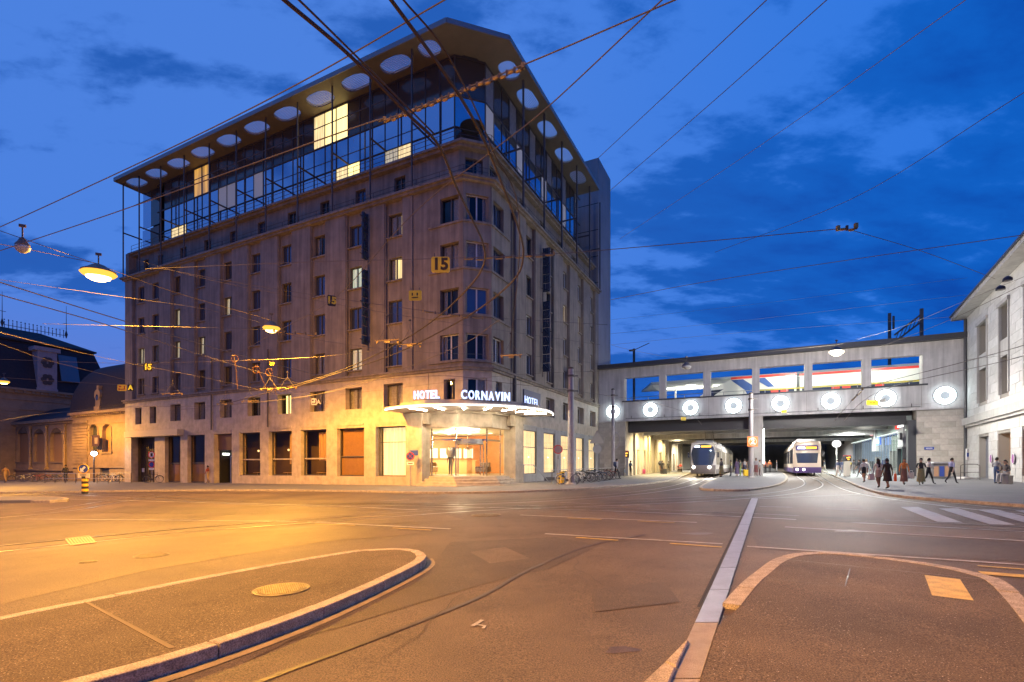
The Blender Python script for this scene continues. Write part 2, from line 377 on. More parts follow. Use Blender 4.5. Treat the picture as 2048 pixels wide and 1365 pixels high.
groove_m = M('rail_groove', (.02, .02, .02), .8)
iron_m = M('cast_iron', (.20, .16, .10), .5, metal=.4, var=.3, vscale=20)
plate_m = M('drain_plate_steel', (.46, .47, .49), .34, metal=.65, var=.15, vscale=5, bump=.25, bscale=90)
tact_m = M('perforated_plate', (.36, .30, .25), .55, metal=.2, var=.2, vscale=6, bump=.9, bscale=110)
gm = MB()
NG = 24
def gpt(u, v): x, y = -260+520*u, -60+460*v; return (x, y, gz(x, y))
gm.grid(gpt, NG, NG)
road = struct(ob('road', mesh('road', gm, asphalt)))
def P2(p): return (p.x, p.y)
def cat(pts, n=6):                                     # smooth curve through points
    pts = [Vector(p) for p in pts]; q = [pts[0]*2-pts[1]]+pts+[pts[-1]*2-pts[-2]]; out = []
    for i in range(1, len(q)-2):
        for k in range(n):
            t = k/n; a, b, c, d = q[i-1], q[i], q[i+1], q[i+2]
            out.append(.5*((2*b)+(c-a)*t+(2*a-5*b+4*c-d)*t*t+(3*b-a-3*c+d)*t**3))
    return out+[pts[-1]]
def ribbon(mb, pts, w, dz, mi=0, side=0.0):            # flat strip on the ground along world points
    pts = [Vector((p[0], p[1], 0)) for p in pts]; L, Rr = [], []
    for i, p in enumerate(pts):
        d = (pts[min(i+1, len(pts)-1)]-pts[max(i-1, 0)]).normalized(); n = Vector((-d.y, d.x, 0))
        for lst, o in ((L, side+w/2), (Rr, side-w/2)):
            q = p+n*o; lst.append((q.x, q.y, gz(q.x, q.y)+dz))
    k = len(pts); mb.add(L+Rr, [(i, i+1, k+i+1, k+i) for i in range(k-1)], mi)
def sheet(name, pts, mat, dz, parent=road, thick=None):
    mb = MB()
    if thick is None: mb.add([(p[0], p[1], gz(p[0], p[1])+dz) for p in pts], [tuple(range(len(pts)))])
    else: mb.prism([(p[0], p[1]) for p in pts], lambda x, y: gz(x, y)-.05, lambda x, y: gz(x, y)+thick)
    return ob(name, mesh(name, mb, mat), parent)
def resample(pts, step):
    pts = [Vector((p[0], p[1])) for p in pts]; d = [0]
    for i in range(len(pts)-1): d.append(d[-1]+(pts[i+1]-pts[i]).length)
    n = max(1, round(d[-1]/step)); out = []
    for k in range(n+1):
        t = d[-1]*k/n; i = max(j for j in range(len(pts)-1) if d[j] <= t+1e-9)
        out.append(pts[i].lerp(pts[i+1], min(1, (t-d[i])/max(d[i+1]-d[i], 1e-9))))
    return out
def kerb(pts, w, h, step, parent, side=1, mat=kerb_m, gap=.005, fine=4):
    c = resample(pts, step/fine)
    def nrm(i):
        d = (c[min(i+1, len(c)-1)]-c[max(i-1, 0)]).normalized(); return Vector((-d.y, d.x))*side
    inner = []
    for i in range(len(c)): inner.append(c[i]+nrm(i)*w)
    for i in range(0, len(c)-1, fine):
        j = min(i+fine, len(c)-1); a = [c[k].copy() for k in range(i, j+1)]; b = [inner[k].copy() for k in range(i, j+1)]
        for lst in (a, b):
            e = (lst[1]-lst[0]).normalized()*gap; lst[0] = lst[0]+e
            e = (lst[-1]-lst[-2]).normalized()*gap; lst[-1] = lst[-1]-e
        mb = MB(); n = len(a); jz = random.uniform(-.004, .004); hh = h+jz
        vs = [(p.x, p.y, gz(p.x, p.y)+hh) for p in a]+[(p.x, p.y, gz(p.x, p.y)+hh) for p in b]+[(p.x, p.y, gz(p.x, p.y)-.06) for p in a]+[(p.x, p.y, gz(p.x, p.y)-.06) for p in b]
        fs = []
        for k in range(n-1): fs += [(k, k+1, n+k+1, n+k), (k, 2*n+k, 2*n+k+1, k+1), (n+k, n+k+1, 3*n+k+1, 3*n+k)]
        fs += [(0, n, 3*n, 2*n), (n-1, 3*n-1, 4*n-1, 2*n-1)]
        mb.add(vs, fs); ob('kerb_stone', mesh('kerb_stone', mb, mat, bevel=.007 if h > .08 else 0), parent)
    return inner
# asphalt repairs and one long dark streak across the road
sheet('asphalt_patch', [gp(*p) for p in [(868, 1128), (900, 1085), (1110, 1075), (1200, 1092), (1092, 1141), (1032, 1151), (1020, 1155), (860, 1200), (700, 1250), (560, 1290), (480, 1330), (700, 1230), (830, 1165)]], asphalt_b, .004)
sheet('asphalt_patch', [gp(*p) for p in [(1520, 1100), (1720, 1105), (2300, 1140), (2300, 1092), (2048, 1087), (1570, 1060), (1505, 1075)]], asphalt_b, .004)
sheet('asphalt_patch', [gp(*p) for p in [(0, 1210), (300, 1140), (640, 1085), (860, 1066), (640, 1050), (200, 1075), (-200, 1112), (-200, 1250)]], M('asphalt_worn', (.145, .106, .072), .6, var=.2, vscale=.5, bump=.3, bscale=200, speck=.6, stain=.25), .003)
dark_line_m = M('dark_line', (.075, .056, .04), .5, var=.3, vscale=6)
mb = MB(); ribbon(mb, cat([gp(*p) for p in [(420, 1420), (520, 1365), (760, 1275), (960, 1195), (1060, 1140), (1180, 1092), (1290, 1070)]]), .06, .008)
ob('dark_streak', mesh('dark_streak', mb, dark_line_m), road)
# cracks, trench repairs and tyre polished arcs
crk = M('crack_fill', (.05, .04, .032), .7); rc = random.Random(21)
for px, py, n_, hd in ((760, 1320, 16, .9), (1240, 1180, 14, 2.2), (300, 1085, 18, .1), (620, 1070, 14, .5), (1640, 1080, 16, .1)):
    p = gp(px, py); pts = [p.copy()]; h = hd
    for k in range(n_): h += rc.uniform(-.38, .38)*(1 if k % 2 else -1); p = p+Vector((math.cos(h), math.sin(h), 0))*.14; pts.append(p.copy())
    mb = MB(); ribbon(mb, pts, .008+.006*(p.y > 8), .009); ob('crack', mesh('crack', mb, crk), road)
patches = [((1180, 1180), (1330, 1165), (1360, 1205), (1190, 1225)), ((700, 1030), (860, 1022), (930, 1040), (720, 1050)), ((1600, 1030), (1760, 1034), (1780, 1048), (1590, 1043)), ((250, 1012), (480, 1018), (470, 1030), (200, 1026)), ((940, 1105), (1010, 1095), (1060, 1118), (980, 1128))]
pm = [M('asphalt_patch_%d' % i, c, .6, var=.25, vscale=.9, bump=.5, bscale=180, speck=.7, stain=.2) for i, c in enumerate(((.118, .092, .068), (.168, .130, .096), (.128, .098, .072)))]
for i, q in enumerate(patches): sheet('asphalt_patch', [gp(*p) for p in q], pm[i % 3], .0055+.0004*i)
for w_, pts in ((.35, [(-100, 1075), (200, 1042), (500, 1026), (900, 1018), (1300, 1015)]), (.35, [(-100, 1120), (250, 1085), (520, 1062), (820, 1040)])):
    mb = MB(); ribbon(mb, cat([gp(*p) for p in pts]), w_, .0048); ob('tyre_polish', mesh('tyre_polish', mb, M('asphalt_polished', (.143, .109, .079), .55, var=.3, vscale=1.2, bump=.3, bscale=200, speck=.6, stain=.3) if 'asphalt_polished' not in bpy.data.materials else bpy.data.materials['asphalt_polished']), road)
for px, py, r_ in ((1395, 1068, .3), (760, 1062, .35), (1240, 1300, .13), (1700, 1062, .3), (420, 1075, .3)):
    c = gp(px, py); pts = [(c.x+r_*(1+.35*math.sin(3*a+px))*math.cos(a), c.y+r_*.7*(1+.3*math.cos(2*a+py))*math.sin(a)) for a in [k*math.pi/9 for k in range(18)]]
    sheet('oil_stain', [Vector((x, y, 0)) for x, y in pts], M('oil_stain', (.095, .073, .054), .45, var=.3, vscale=8, speck=.5) if 'oil_stain' not in bpy.data.materials else bpy.data.materials['oil_stain'], .0025)
# left traffic island
LI = struct(bpy.data.objects.new('traffic_island', None)); COL.objects.link(LI)
lo_px = [(-500, 1480), (-100, 1430), (180, 1362), (400, 1300), (610, 1228), (740, 1174), (819, 1137), (845, 1122), (853, 1113), (848, 1105), (832, 1099), (800, 1096), (760, 1097), (700, 1102), (500, 1135), (250, 1183), (0, 1232), (-500, 1335)]
lo = [gp(px, py, .115) for px, py in lo_px]
loc_ = cat(lo, 5)
inner = kerb(loc_, .15, .115, 1.1, LI, side=1)
mb = MB(); mb.prism([(p.x, p.y) for p in inner], lambda x, y: gz(x, y)-.05, lambda x, y: gz(x, y)+.108)
ob('island_surface', mesh('island_surface', mb, asphalt_c), LI)
mb = MB(); ribbon(mb, loc_[:46], .12, .006, side=-.07); ob('gutter_line', mesh('gutter_line', mb, M('worn_gutter_paint', (.28, .22, .13), .6, var=.3, vscale=5, speck=.3)), road)
ob('surface_seam', mesh('surface_seam', (lambda m: (m.prism([P2(gp(*p, .11)) for p in [(168, 1205), (178, 1205), (352, 1296), (338, 1298)]], lambda x, y: gz(x, y)+.10, lambda x, y: gz(x, y)+.113), m)[1])(MB()), M('worn_edge', (.145, .105, .065), .7)), LI)
# right island with flush kerb
RI = struct(bpy.data.objects.new('crossing_island', None)); COL.objects.link(RI)
ro = [gp(px, py, .05) for px, py in [(1445, 1207), (1480, 1170), (1515, 1141), (1545, 1120), (1580, 1109), (1630, 1105), (1690, 1107), (1800, 1119), (1900, 1134), (1970, 1150), (2008, 1163), (2048, 1195), (2105, 1255), (2300, 1480)]]
roc = cat(ro, 5)
inner_r = kerb(roc, .17, .055, .8, RI, side=-1)
pl = [(p.x, p.y) for p in inner_r]+[P2(gp(2300, 1600, .05)), P2(gp(1330, 1600, .05)), P2(gp(1398, 1368, .05)), P2(gp(1436, 1252, .05))]
mb = MB(); mb.prism(pl, lambda x, y: gz(x, y)-.05, lambda x, y: gz(x, y)+.05)
ob('island_surface', mesh('island_surface', mb, asphalt_c), RI)
sheet('tactile_pad', [gp(*p, .05) for p in [(1849, 1151), (1920, 1159.5), (1947.6, 1202.4), (1864, 1192)]], paint_y, .055, RI)
ob('steel_edging', mesh('steel_edging', (lambda m: (ribbon(m, [gp(1552, 1118, .05), gp(2005, 1164, .05)], .022, .057), m)[1])(MB()), iron_m), RI)
ob('surface_seam', mesh('surface_seam', (lambda m: (ribbon(m, [gp(1540, 1158, .05), gp(1690, 1174, .05), gp(1700, 1138, .05)], .012, .055), m)[1])(MB()), dark_line_m), RI)
# long steel drain running to the island
A0, A1, B0, B1 = gp(1503, 998), gp(1338, 1365), gp(1516, 998), gp(1400, 1365)
mb0 = None
for i in range(15):
    t0, t1 = i/14, (i+1)/14-.0012
    q = [A0.lerp(A1, t0), B0.lerp(B1, t0), B0.lerp(B1, t1), A0.lerp(A1, t1)]
    # equal lengths on the ground
    def L_(a, b, t): return a+(b-a)*(1-(1-t)**1.0)
    mb = MB(); mb.prism([P2(v) for v in q], lambda x, y: gz(x, y)-.03, lambda x, y, k=random.uniform(0, .004): gz(x, y)+.020+k)
    ob('drain_cover', mesh('drain_cover', mb, plate_m if t0 < .92 else tact_m), road)
mb = MB(); ribbon(mb, [A0, A0+(A1-A0)*.9], .03, .024, side=-.03); ob('drain_slot', mesh('drain_slot', mb, groove_m), road)
for q in ([(1372, 1279), (1378, 1281), (1353, 1332), (1330, 1322)], [(1329, 1323), (1352, 1334), (1312, 1424), (1235, 1410)]):
    mb = MB(); mb.prism([P2(gp(*p, .05)) for p in q], lambda x, y: gz(x, y)-.05, lambda x, y: gz(x, y)+.05); ob('kerb_stone', mesh('kerb_stone', mb, kerb_m, bevel=.01), RI)
# painted lines
def line(p, q, w, mat=paint_w, name='lane_line', n=1):
    mb = MB(); a, b = gp(*p), gp(*q); ribbon(mb, [a.lerp(b, k/8) for k in range(9)], w, .010); return ob(name, mesh(name, mb, mat), road)
for p, q, w in [((1040, 1031), (1394, 1046), .10), ((1090, 1068.7), (1445, 1089), .10), ((1494, 1094), (2300, 1148), .10), ((1570, 1055), (2300, 1098), .12), ((1515, 998.5), (1725, 989), .12),
                ((1519, 1014), (1585, 1015.5), .10), ((1652, 1018.5), (1726, 1021), .10), ((51, 1039), (595, 1044), .11), ((617, 1045), (901, 1059), .12), ((137, 999), (700, 1014), .11), ((690, 1014), (836, 1021), .12),
                ((760, 1003), (818, 1000.5), .12), ((1240, 1012), (1300, 1013), .1), ((1180, 1008), (1120, 1006), .1), ((1250, 1000), (1500, 990), .1), ((1880, 995), (2100, 1004), .1)]:
    line(p, q, w)
for p, q, w in [((1275, 1043), (1349, 1047), .07), ((1340, 1088), (1444, 1095.6), .09), ((1152, 1076), (1237, 1082), .09), ((785, 1057), (863, 1061.5), .07), ((630, 1049), (710, 1052), .06), ((1135, 1037), (1203, 1040), .08), ((1955, 1133), (2200, 1152), .07), ((1960, 1147), (2200, 1166), .22)]:
    line(p, q, w, paint_y, 'yellow_line')
for q in ([(1801, 1015), (1836, 1015), (1926, 1046.5), (1875, 1045)], [(1877, 1018), (1916, 1018), (2031, 1051), (1979, 1050)], [(1953, 1020), (1995, 1020.5), (2140, 1057), (2085, 1056)], [(2030, 1022), (2075, 1022.5), (2240, 1062), (2185, 1061)]):
    sheet('crossing_stripe', [gp(*p) for p in q], M('crossing_paint', (.40, .43, .42), .6, var=.25, vscale=5, speck=.3) if 'crossing_paint' not in bpy.data.materials else bpy.data.materials['crossing_paint'], .010)
mb = MB(); ribbon(mb, [gp(965, 1242), gp(945, 1254)], .04, .010); ribbon(mb, [gp(952, 1251), gp(970, 1254), gp(966, 1259)], .03, .010); ob('survey_mark', mesh('survey_mark', mb, paint_w), road)
# tram rails (pairs that swing out from under the bridge and cross the square)
def rails(pxs, n=6):
    c = cat([gp(*p) for p in pxs], n); 
    for sd in (-.5, .5):
        mb = MB(); ribbon(mb, c, .085, .006, 0, side=sd); ribbon(mb, c, .05, .010, 1, side=sd*.86); ob('tram_rail', mesh('tram_rail', mb, [rail_m, groove_m]), road)
rails([(1425, 944), (1410, 951), (1392, 962), (1350, 975), (1250, 989), (1050, 1003), (800, 1009), (520, 1006), (250, 993), (60, 985)])
rails([(1600, 943), (1606, 953), (1622, 962), (1626, 971), (1600, 981), (1530, 991), (1400, 1001), (1200, 1010), (976, 1018), (690, 1037), (400, 1059), (0, 1098), (-300, 1130)])
rails([(1640, 946), (1668, 962), (1730, 985), (1900, 1010), (2200, 1040)])
rails([(2300, 1070), (2048, 1059), (1406, 1027), (1100, 1016), (800, 1010), (560, 1010), (290, 996)])
rails([(330, 989), (230, 1003), (100, 1024), (-200, 1050)])
# covers and gratings
def cover(px, py, rx, dz=0.0, parent=road):
    c = gp(px, py, dz); r = rx*c.y/F
    mb = MB(); mb.lathe([(r, -.02), (r, .012), (r*.93, .012), (r*.92, .006), (r*.90, .006), (r*.88, .014), (.001, .014)], (0, 0, 0), 28)
    k = -.8
    for a in range(-11, 12):
        o = a*r*.075; h = math.sqrt(max(0, (r*.85)**2-o*o))
        if h > .02: mb.box(o-r*.012, o+r*.012, -h, h, .014, .0185); mb.box(-h, h, o-r*.012, o+r*.012, .014, .018)
    o = ob('manhole_cover', mesh('manhole_cover', mb, iron_m), parent, (c.x, c.y, c.z)); o.rotation_euler = (GB, -GA, .5); return o
cover(563, 1180, 53, .11, LI); cover(303, 1112, 30); cover(176, 1125, 15); cover(972, 1031, 30)
mb = MB(); q = [gp(*p) for p in [(131.6, 1079), (178, 1073.5), (191, 1087), (142, 1092.6)]]
for i in range(9):
    a, b = q[0].lerp(q[1], i/8), q[3].lerp(q[2], i/8); mb.beam(a+Vector((0, 0, .008)), b+Vector((0, 0, .008)), .03, .02)
for a, b in ((0, 1), (3, 2)): mb.beam(q[a]+Vector((0, 0, .012)), q[b]+Vector((0, 0, .012)), .06, .02)
ob('drain_grate', mesh('drain_grate', mb, M('grate_iron', (.34, .27, .16), .5, metal=.3)), road)
# pavements
def pavement(name, pxs, close, h=.10, mat=paving, kside=1, step=1.9):
    c = cat([gp(px, py, h) for px, py in pxs], 4); o = struct(bpy.data.objects.new(name, None)); COL.objects.link(o)
    inn = kerb(c, .16, h, step, o, side=kside, fine=2)
    mb = MB(); mb.prism([(p.x, p.y) for p in inn]+[P2(fw(*p)) for p in close], lambda x, y: gz(x, y)-.05, lambda x, y: gz(x, y)+h-.005)
    ob('pavement_surface', mesh('pavement_surface', mb, mat), o); return o
pavement('hotel_pavement', [(-260, 992), (0, 985), (250, 981), (500, 979.5), (700, 981), (850, 984), (1000, 983), (1100, 979.5), (1190, 975), (1290, 967), (1350, 958), (1372, 950), (1388, 944.8), (1400, 941)], [(95, -8.0), (95, 2), (20, 4), (4, 12), (4, 95), (-5, 95)], kside=1)
pavement('tram_platform', [(1470, 941), (1450, 948.5), (1425, 959), (1403, 970), (1399, 975), (1412, 978), (1450, 979), (1500, 978.5), (1545, 972), (1567, 965), (1575, 957), (1573, 950), (1562, 943), (1552, 940)], [(90, -17.8), (90, -13.2)], kside=1, h=.10)
pavement('station_pavement', [(1640, 941), (1662, 949), (1690, 961), (1722, 974), (1765, 986), (1830, 994), (1930, 1001), (2048, 1009), (2300, 1024)], [(-12, -60), (40, -60), (95, -30), (95, -24)], kside=1)
# small kerbed island far left
pavement('refuge_island', [(60, 1001), (128, 1000), (125, 994.5), (20, 993), (-160, 996), (-160, 1003)], [], kside=1, h=.12)
# ================================================================== HOTEL
hz0 = -.45
H = T('hotel_building', 'eight storey limestone corner hotel with glass top floors under an overhanging roof', 'hotel', (0, 0, hz0))
LC = [7.22+3.73*k for k in range(8)]; LD = [37.1, 39.6]; RC = [7.64+3.95*k for k in range(5)]
ROWS = [9.35, 12.40, 15.45, 18.55]; LEND, REND = 42.05, 25.42
CH = 1.40                                              # corner chamfer of the walls
# core behind the windows
mb = MB(); mb.prism([(.95, 2.4), (2.4, .95), (REND-.05, .95), (REND-.05, 22), (22, LEND-.05), (.95, LEND-.05)], 4.7, 23.0); H.part('core', mb, dark_m)
# --- upper walls: piers proud of recessed spandrels
def bands(cols, w):                                    # (solid, recess) intervals between columns
    out = []
    for c in cols: out.append((c-w/2, c+w/2))
    return out
Lrec = bands(LC, 1.62)+[(36.0, 40.75)]; Rrec = bands(RC, 1.75)
def strips(rec, u0, u1):
    e = [u0]+[v for r in sorted(rec) for v in r]+[u1]; return [(e[i], e[i+1]) for i in range(0, len(e), 2)]
Z0, Z1 = 8.05, 20.2
for a, b in strips(Lrec, 5.55, LEND): mb = MB(); mb.box(0, .9, a, b, Z0, Z1); H.part('pier', mb, stone)
for a, b in strips(Rrec, 5.0, REND): mb = MB(); mb.box(a, b, 0, .9, Z0, Z1); H.part('pier', mb, stone)
WH = 1.62
def spandrels(a, b, along, holes, d=.26, z0=Z0, z1=Z1, nm='spandrel'):
    mb = MB(); mb.wall(along, d, .5, a, b, z0, z1, holes)
    H.part(nm, mb, stone)
    mo = MB()
    for u in (a, b-.07):                               # a thin moulding frames the recess
        if along == 'x': mo.box(.06, d+.03, u, u+.07, z0, z1)
        else: mo.box(u, u+.07, .06, d+.03, z0, z1)
    H.part('moulding', mo, stone)
for c in LC: spandrels(c-.81, c+.81, 'x', [(c-.63, c+.63, r-WH/2, r+WH/2) for r in ROWS])
for c in RC: spandrels(c-.875, c+.875, 'y', [(c-.66, c+.66, r-WH/2, r+WH/2) for r in ROWS])
spandrels(36.0, 40.75, 'x', [(c-.55, c+.55, r-WH/2, r+WH/2) for r in ROWS for c in LD])
# --- corner bay
def bay_face(kind, z0, z1, holes, t=.4, ins=.0):
    mb = MB()
    if kind == 'L': mb.wall('x', ins, t, CH, 5.55, z0, z1, holes)
    if kind == 'R': mb.wall('y', ins, t, CH, 5.0, z0, z1, holes)
    if kind == 'C':
        w = CH*math.sqrt(2); mb.wall('x', ins, t, -w/2, w/2, z0, z1, holes)
        a = R(45); m = Vector((CH/2, CH/2)); mb.v = [(m.x+x*math.cos(a)-y*math.sin(a), m.y+x*math.sin(a)+y*math.cos(a), z) for x, y, z in mb.v]
    return mb
for z, nxt in zip(ROWS, ROWS): pass
bw = .74
H.part('bay_wall', bay_face('L', Z0, Z1, [(2.55-bw, 2.55+bw, r-.85, r+.85) for r in ROWS], ins=.12), stone)
H.part('bay_wall', bay_face('R', Z0, Z1, [(2.55-bw, 2.55+bw, r-.85, r+.85) for r in ROWS], ins=.12), stone)
H.part('bay_wall', bay_face('C', Z0, Z1, [(-.78, .78, r-.85, r+.85) for r in ROWS], ins=.10), stone)
for k, r in enumerate(ROWS):                            # moulded bands under the bay windows
    mb = MB(); p = [(.02, 4.2), (.02, CH-.02), (CH-.02, .02), (4.2, .02), (4.2, .2), (CH+.1, .2), (.2, CH+.1), (.2, 4.2)]
    mb.prism(p, r-1.04, r-.90); H.part('bay_band', mb, stone)
# --- first floor and ground floor wall (slabs)
F0 = 4.25
L1 = [(c-.86, c+.86, 5.65, 7.25) for c in LC[:1]]+[(c-.82, c+.82, 5.62, 7.2) for c in LC[1:]]+[(36.5, 37.6, 5.55, 7.2), (39.05, 40.15, 5.55, 7.2)]
mb = MB(); mb.wall('x', 0, .55, 5.75, LEND, F0+.25, 7.75, L1); H.part('first_floor_wall', mb, stone_lt)
R1 = [(c-.95, c+.95, 5.55, 7.15) for c in RC]
mb = MB(); mb.wall('y', 0, .55, 5.75, REND, F0+.25, 7.75, R1); H.part('first_floor_wall', mb, stone_lt)
H.part('bay_wall', bay_face('L', 5.15, 7.75, [(2.05, 2.95, 5.55, 7.2)], ins=.06), stone_lt); H.part('bay_wall', bay_face('R', 5.15, 7.75, [(2.05, 2.95, 5.55, 7.2)], ins=.06), stone_lt)
H.part('bay_wall', bay_face('C', 5.15, 7.75, [(-.66, .66, 5.55, 7.25)], ins=.05), stone_lt)
for a, b in ((5.55, 5.75),):
    mb = MB(); mb.box(0.02, .5, 4.2, 5.75, 4.3, 7.75); H.part('corner_pier', mb, stone_lt); mb = MB(); mb.box(4.2, 5.75, .02, .5, 4.3, 7.75); H.part('corner_pier', mb, stone_lt)
# cornices that run round the building
def course(z0, z1, out, mat=stone, nm='cornice', chm=CH, deep=.3):
    o = out; c = chm
    p = [(-o, LEND+o), (-o, c-o*.4), (c-o*.4, -o), (REND-.02, -o), (REND-.02, deep), (c+.3, deep), (deep, c+.3), (deep, LEND+o)]
    mb = MB(); mb.prism(p, z0, z1); return H.part(nm, mb, mat)
course(7.75, 7.92, .12); course(7.92, 8.05, .22)
course(20.2, 20.36, .18); course(20.36, 20.52, .36)
# attic, set back
AT = .72
AW = [(c-.5, c+.5, 21.15, 22.25) for c in LC]+[(c-.42, c+.42, 21.15, 22.25) for c in LD]
mb = MB(); mb.wall('x', AT, .3, AT+1.35, LEND-.6, 20.5, 22.75, AW); H.part('attic_wall', mb, stone)
AR = [(c-.55, c+.55, 21.15, 22.25) for c in [2.9]+RC[:4]]
mb = MB(); mb.wall('y', AT, .3, AT+1.35, REND-1.0, 20.5, 22.75, AR); H.part('attic_wall', mb, stone)
aw = 1.35*math.sqrt(2)
mb = MB(); mb.wall('x', 0, .3, -aw/2-.1, aw/2+.1, 20.5, 22.75, [(-.62, .62, 21.0, 22.3)]); a = R(45); m_ = AT+1.35/2
mb.v = [(m_+x*math.cos(a)-y*math.sin(a), m_+x*math.sin(a)+y*math.cos(a), z) for x, y, z in mb.v]; H.part('attic_wall', mb, stone)
def ring_course(o, z0, z1, ch, mat, nm, deep, le=LEND, re=REND-.02):
    p = [(o, le), (o, o+ch), (o+ch, o), (re, o), (re, o+deep), (o+ch+deep*.414, o+deep), (o+deep, o+ch+deep*.414), (o+deep, le)]
    mb = MB(); mb.prism(p, z0, z1); return H.part(nm, mb, mat)
ring_course(.32, 22.75, 22.92, 1.5, stone, 'attic_cornice', .8, LEND-.3, REND-.6); ring_course(.10, 22.92, 23.08, 1.5, stone, 'attic_cornice', 1.7, LEND-.2, REND-.5)
# --- windows: frame with mullion, panes, sill
def window_mesh(w, h, fr=.055, mat=frame_dk, mull=True, tr=None):
    mb = MB(); mb.box(0, .07, -w/2, w/2, -h/2, -h/2+fr); mb.box(0, .07, -w/2, w/2, h/2-fr, h/2)
    mb.box(0, .07, -w/2, -w/2+fr, -h/2+fr, h/2-fr); mb.box(0, .07, w/2-fr, w/2, -h/2+fr, h/2-fr)
    if mull: mb.box(-.01, .06, -fr*.8, fr*.8, -h/2+fr, h/2-fr)
    if tr: mb.box(0, .065, -w/2+fr, w/2-fr, tr-.03, tr+.03)
    return mesh('window', mb, mat)
def pane_mesh(w, h, mat): return mesh('pane', MB().box(.045, .055, -w/2+.04, w/2-.04, -h/2+.04, h/2-.04), mat)
def curtain_mesh(w, h, mat, a=0., b=1.):
    mb = MB(); y0, y1 = -w/2+w*a, -w/2+w*b
    mb.grid(lambda u, v: (.16+.03*math.sin(u*(b-a)*w*22), y0+(y1-y0)*u, -h/2+.03+(h-.06)*v), 16, 1); return mesh('curtain', mb, mat)
def sill_mesh(w, d=.24): return mesh('sill', MB().box(-.28, .06, -w/2, w/2, -.09, 0), stone)
WM = {}
wr = random.Random(11)
def put_window(c, z, w, h, face, mat=frame_dk, lit=None, lit2=None, depth=.42, sill=True, glass=None, sw=None, parent=None):
    if lit is None and w < 1.6 and wr.random() < .4: lit = [(curtain_off, 0, wr.choice((.2, .3, .45)))] if wr.random() < .5 else [(curtain_off, 0, .22), (curtain_off, .78, 1)]
    k = (round(w, 3), round(h, 3), mat.name)
    if k not in WM: WM[k] = window_mesh(w, h, mat=mat)
    gl = glass or (glass_clear if lit else glass_dk); kp = ('p', round(w, 3), round(h, 3), gl.name)
    if kp not in WM: WM[kp] = pane_mesh(w, h, gl)
    if face == 'L': loc, rz = (depth, c, z), 0
    elif face == 'R': loc, rz = (c, depth, z), R(90)
    else: loc, rz = (CH/2+depth*.7071+c, CH/2+depth*.7071+c, z), R(45)
    o = H.inst('window', WM[k], loc, rz); ob('pane', WM[kp], o)
    if sill:
        ks = ('s', round(sw or w+.2, 3))
        if ks not in WM: WM[ks] = sill_mesh(sw or w+.2)
        ob('sill', WM[ks], o, (-.02, 0, -h/2))
    if lit:
        for i, (mt, a, b) in enumerate(lit):
            kc = ('c', round(w, 3), round(h, 3), mt.name, a, b)
            if kc not in WM: WM[kc] = curtain_mesh(w, h, mt, a, b)
            ob('curtain', WM[kc], o)
    return o
full_w, full_d, full_c = [(lit_w, 0, 1)], [(lit_d, 0, 1)], [(lit_c, 0, 1)]
part_r = [(lit_w, 0, .45), (curtain_off, .45, 1)]; off_c = [(curtain_off, 0, 1)]
litL = {(0, 3): [(lit_w, 0, .28), (curtain_off, .28, 1)], (0, 2): [(lit_w, 0, .72), (curtain_off, .72, 1)], (1, 2): full_c, (1, 0): [(lit_d, 0, 1)], (5, 2): [(lit_d, 0, .3), (curtain_off, .3, .7), (lit_d, .7, 1)],
        (6, 1): [(lit_w, 0, .25), (lit_d, .25, 1)], (7, 2): full_d, (7, 1): [(lit_d, 0, 1)], (2, 0): off_c, (4, 0): off_c}
for k, c in enumerate(LC):
    for j, r in enumerate(ROWS): put_window(c, r, 1.26, WH, 'L', lit=litL.get((k, j)), sw=1.58)
for k, c in enumerate(LD):
    for j, r in enumerate(ROWS): put_window(c, r, 1.10, WH, 'L', lit={(1, 1): full_d, (0, 1): [(lit_d, 0, .5), (curtain_off, .5, 1)]}.get((k, j)), sw=1.4)
litR = {(2, 2): part_r, (3, 2): [(lit_w, .2, .7)], (2, 1): None}
for k, c in enumerate(RC):
    for j, r in enumerate(ROWS): put_window(c, r, 1.32, WH, 'R', lit=litR.get((k, j)), sw=1.7, mat=frame_lt if j < 2 or k > 1 else frame_dk)
for j, r in enumerate(ROWS):
    lt = [(curtain_off, 0, 1)] if j == 2 else None
    put_window(2.55, r, 1.46, 1.7, 'L', lit=lt, sill=False, depth=.36, mat=frame_lt if j == 0 else frame_dk); put_window(2.55, r, 1.46, 1.7, 'R', sill=False, depth=.36, mat=frame_lt if j == 0 else frame_dk)
    put_window(0, r, 1.54, 1.7, 'C', lit=lt, sill=False, depth=.30, mat=frame_lt)
lit1 = {4: [(lit_w, 0, .6)], 3: None, 5: [(lit_w, 0, .5), (curtain_off, .5, 1)]}
for k, c in enumerate(LC):
    w = 1.72 if k == 0 else 1.64; z = 6.45 if k == 0 else 6.41; put_window(c, z, w, 1.58, 'L', lit=[(lit_w, 0, .42)] if k == 4 else ([(wood if 0 else lit_y, .45, .8)] if k == 3 else off_c), sill=(k > 0), sw=1.8)
for c in (37.05, 39.6): put_window(c, 6.37, 1.1, 1.62, 'L', sill=False)
for k, c in enumerate(RC): put_window(c, 6.35, 1.9, 1.58, 'R', mat=frame_lt, lit=off_c, sill=False)
put_window(2.5, 6.37, .88, 1.62, 'L', sill=False); put_window(2.5, 6.37, .88, 1.62, 'R', sill=False, mat=frame_lt); put_window(0, 6.4, 1.3, 1.68, 'C', sill=False, mat=frame_lt, depth=.25)
for k, c in enumerate(LC): put_window(c, 21.7, 1.0, 1.1, 'L', depth=AT+.18, sill=False, lit={0: full_w, 2: [(lit_y, .4, 1)], 3: [(lit_w, 0, .35), (curtain_off, .35, 1)]}.get(k))
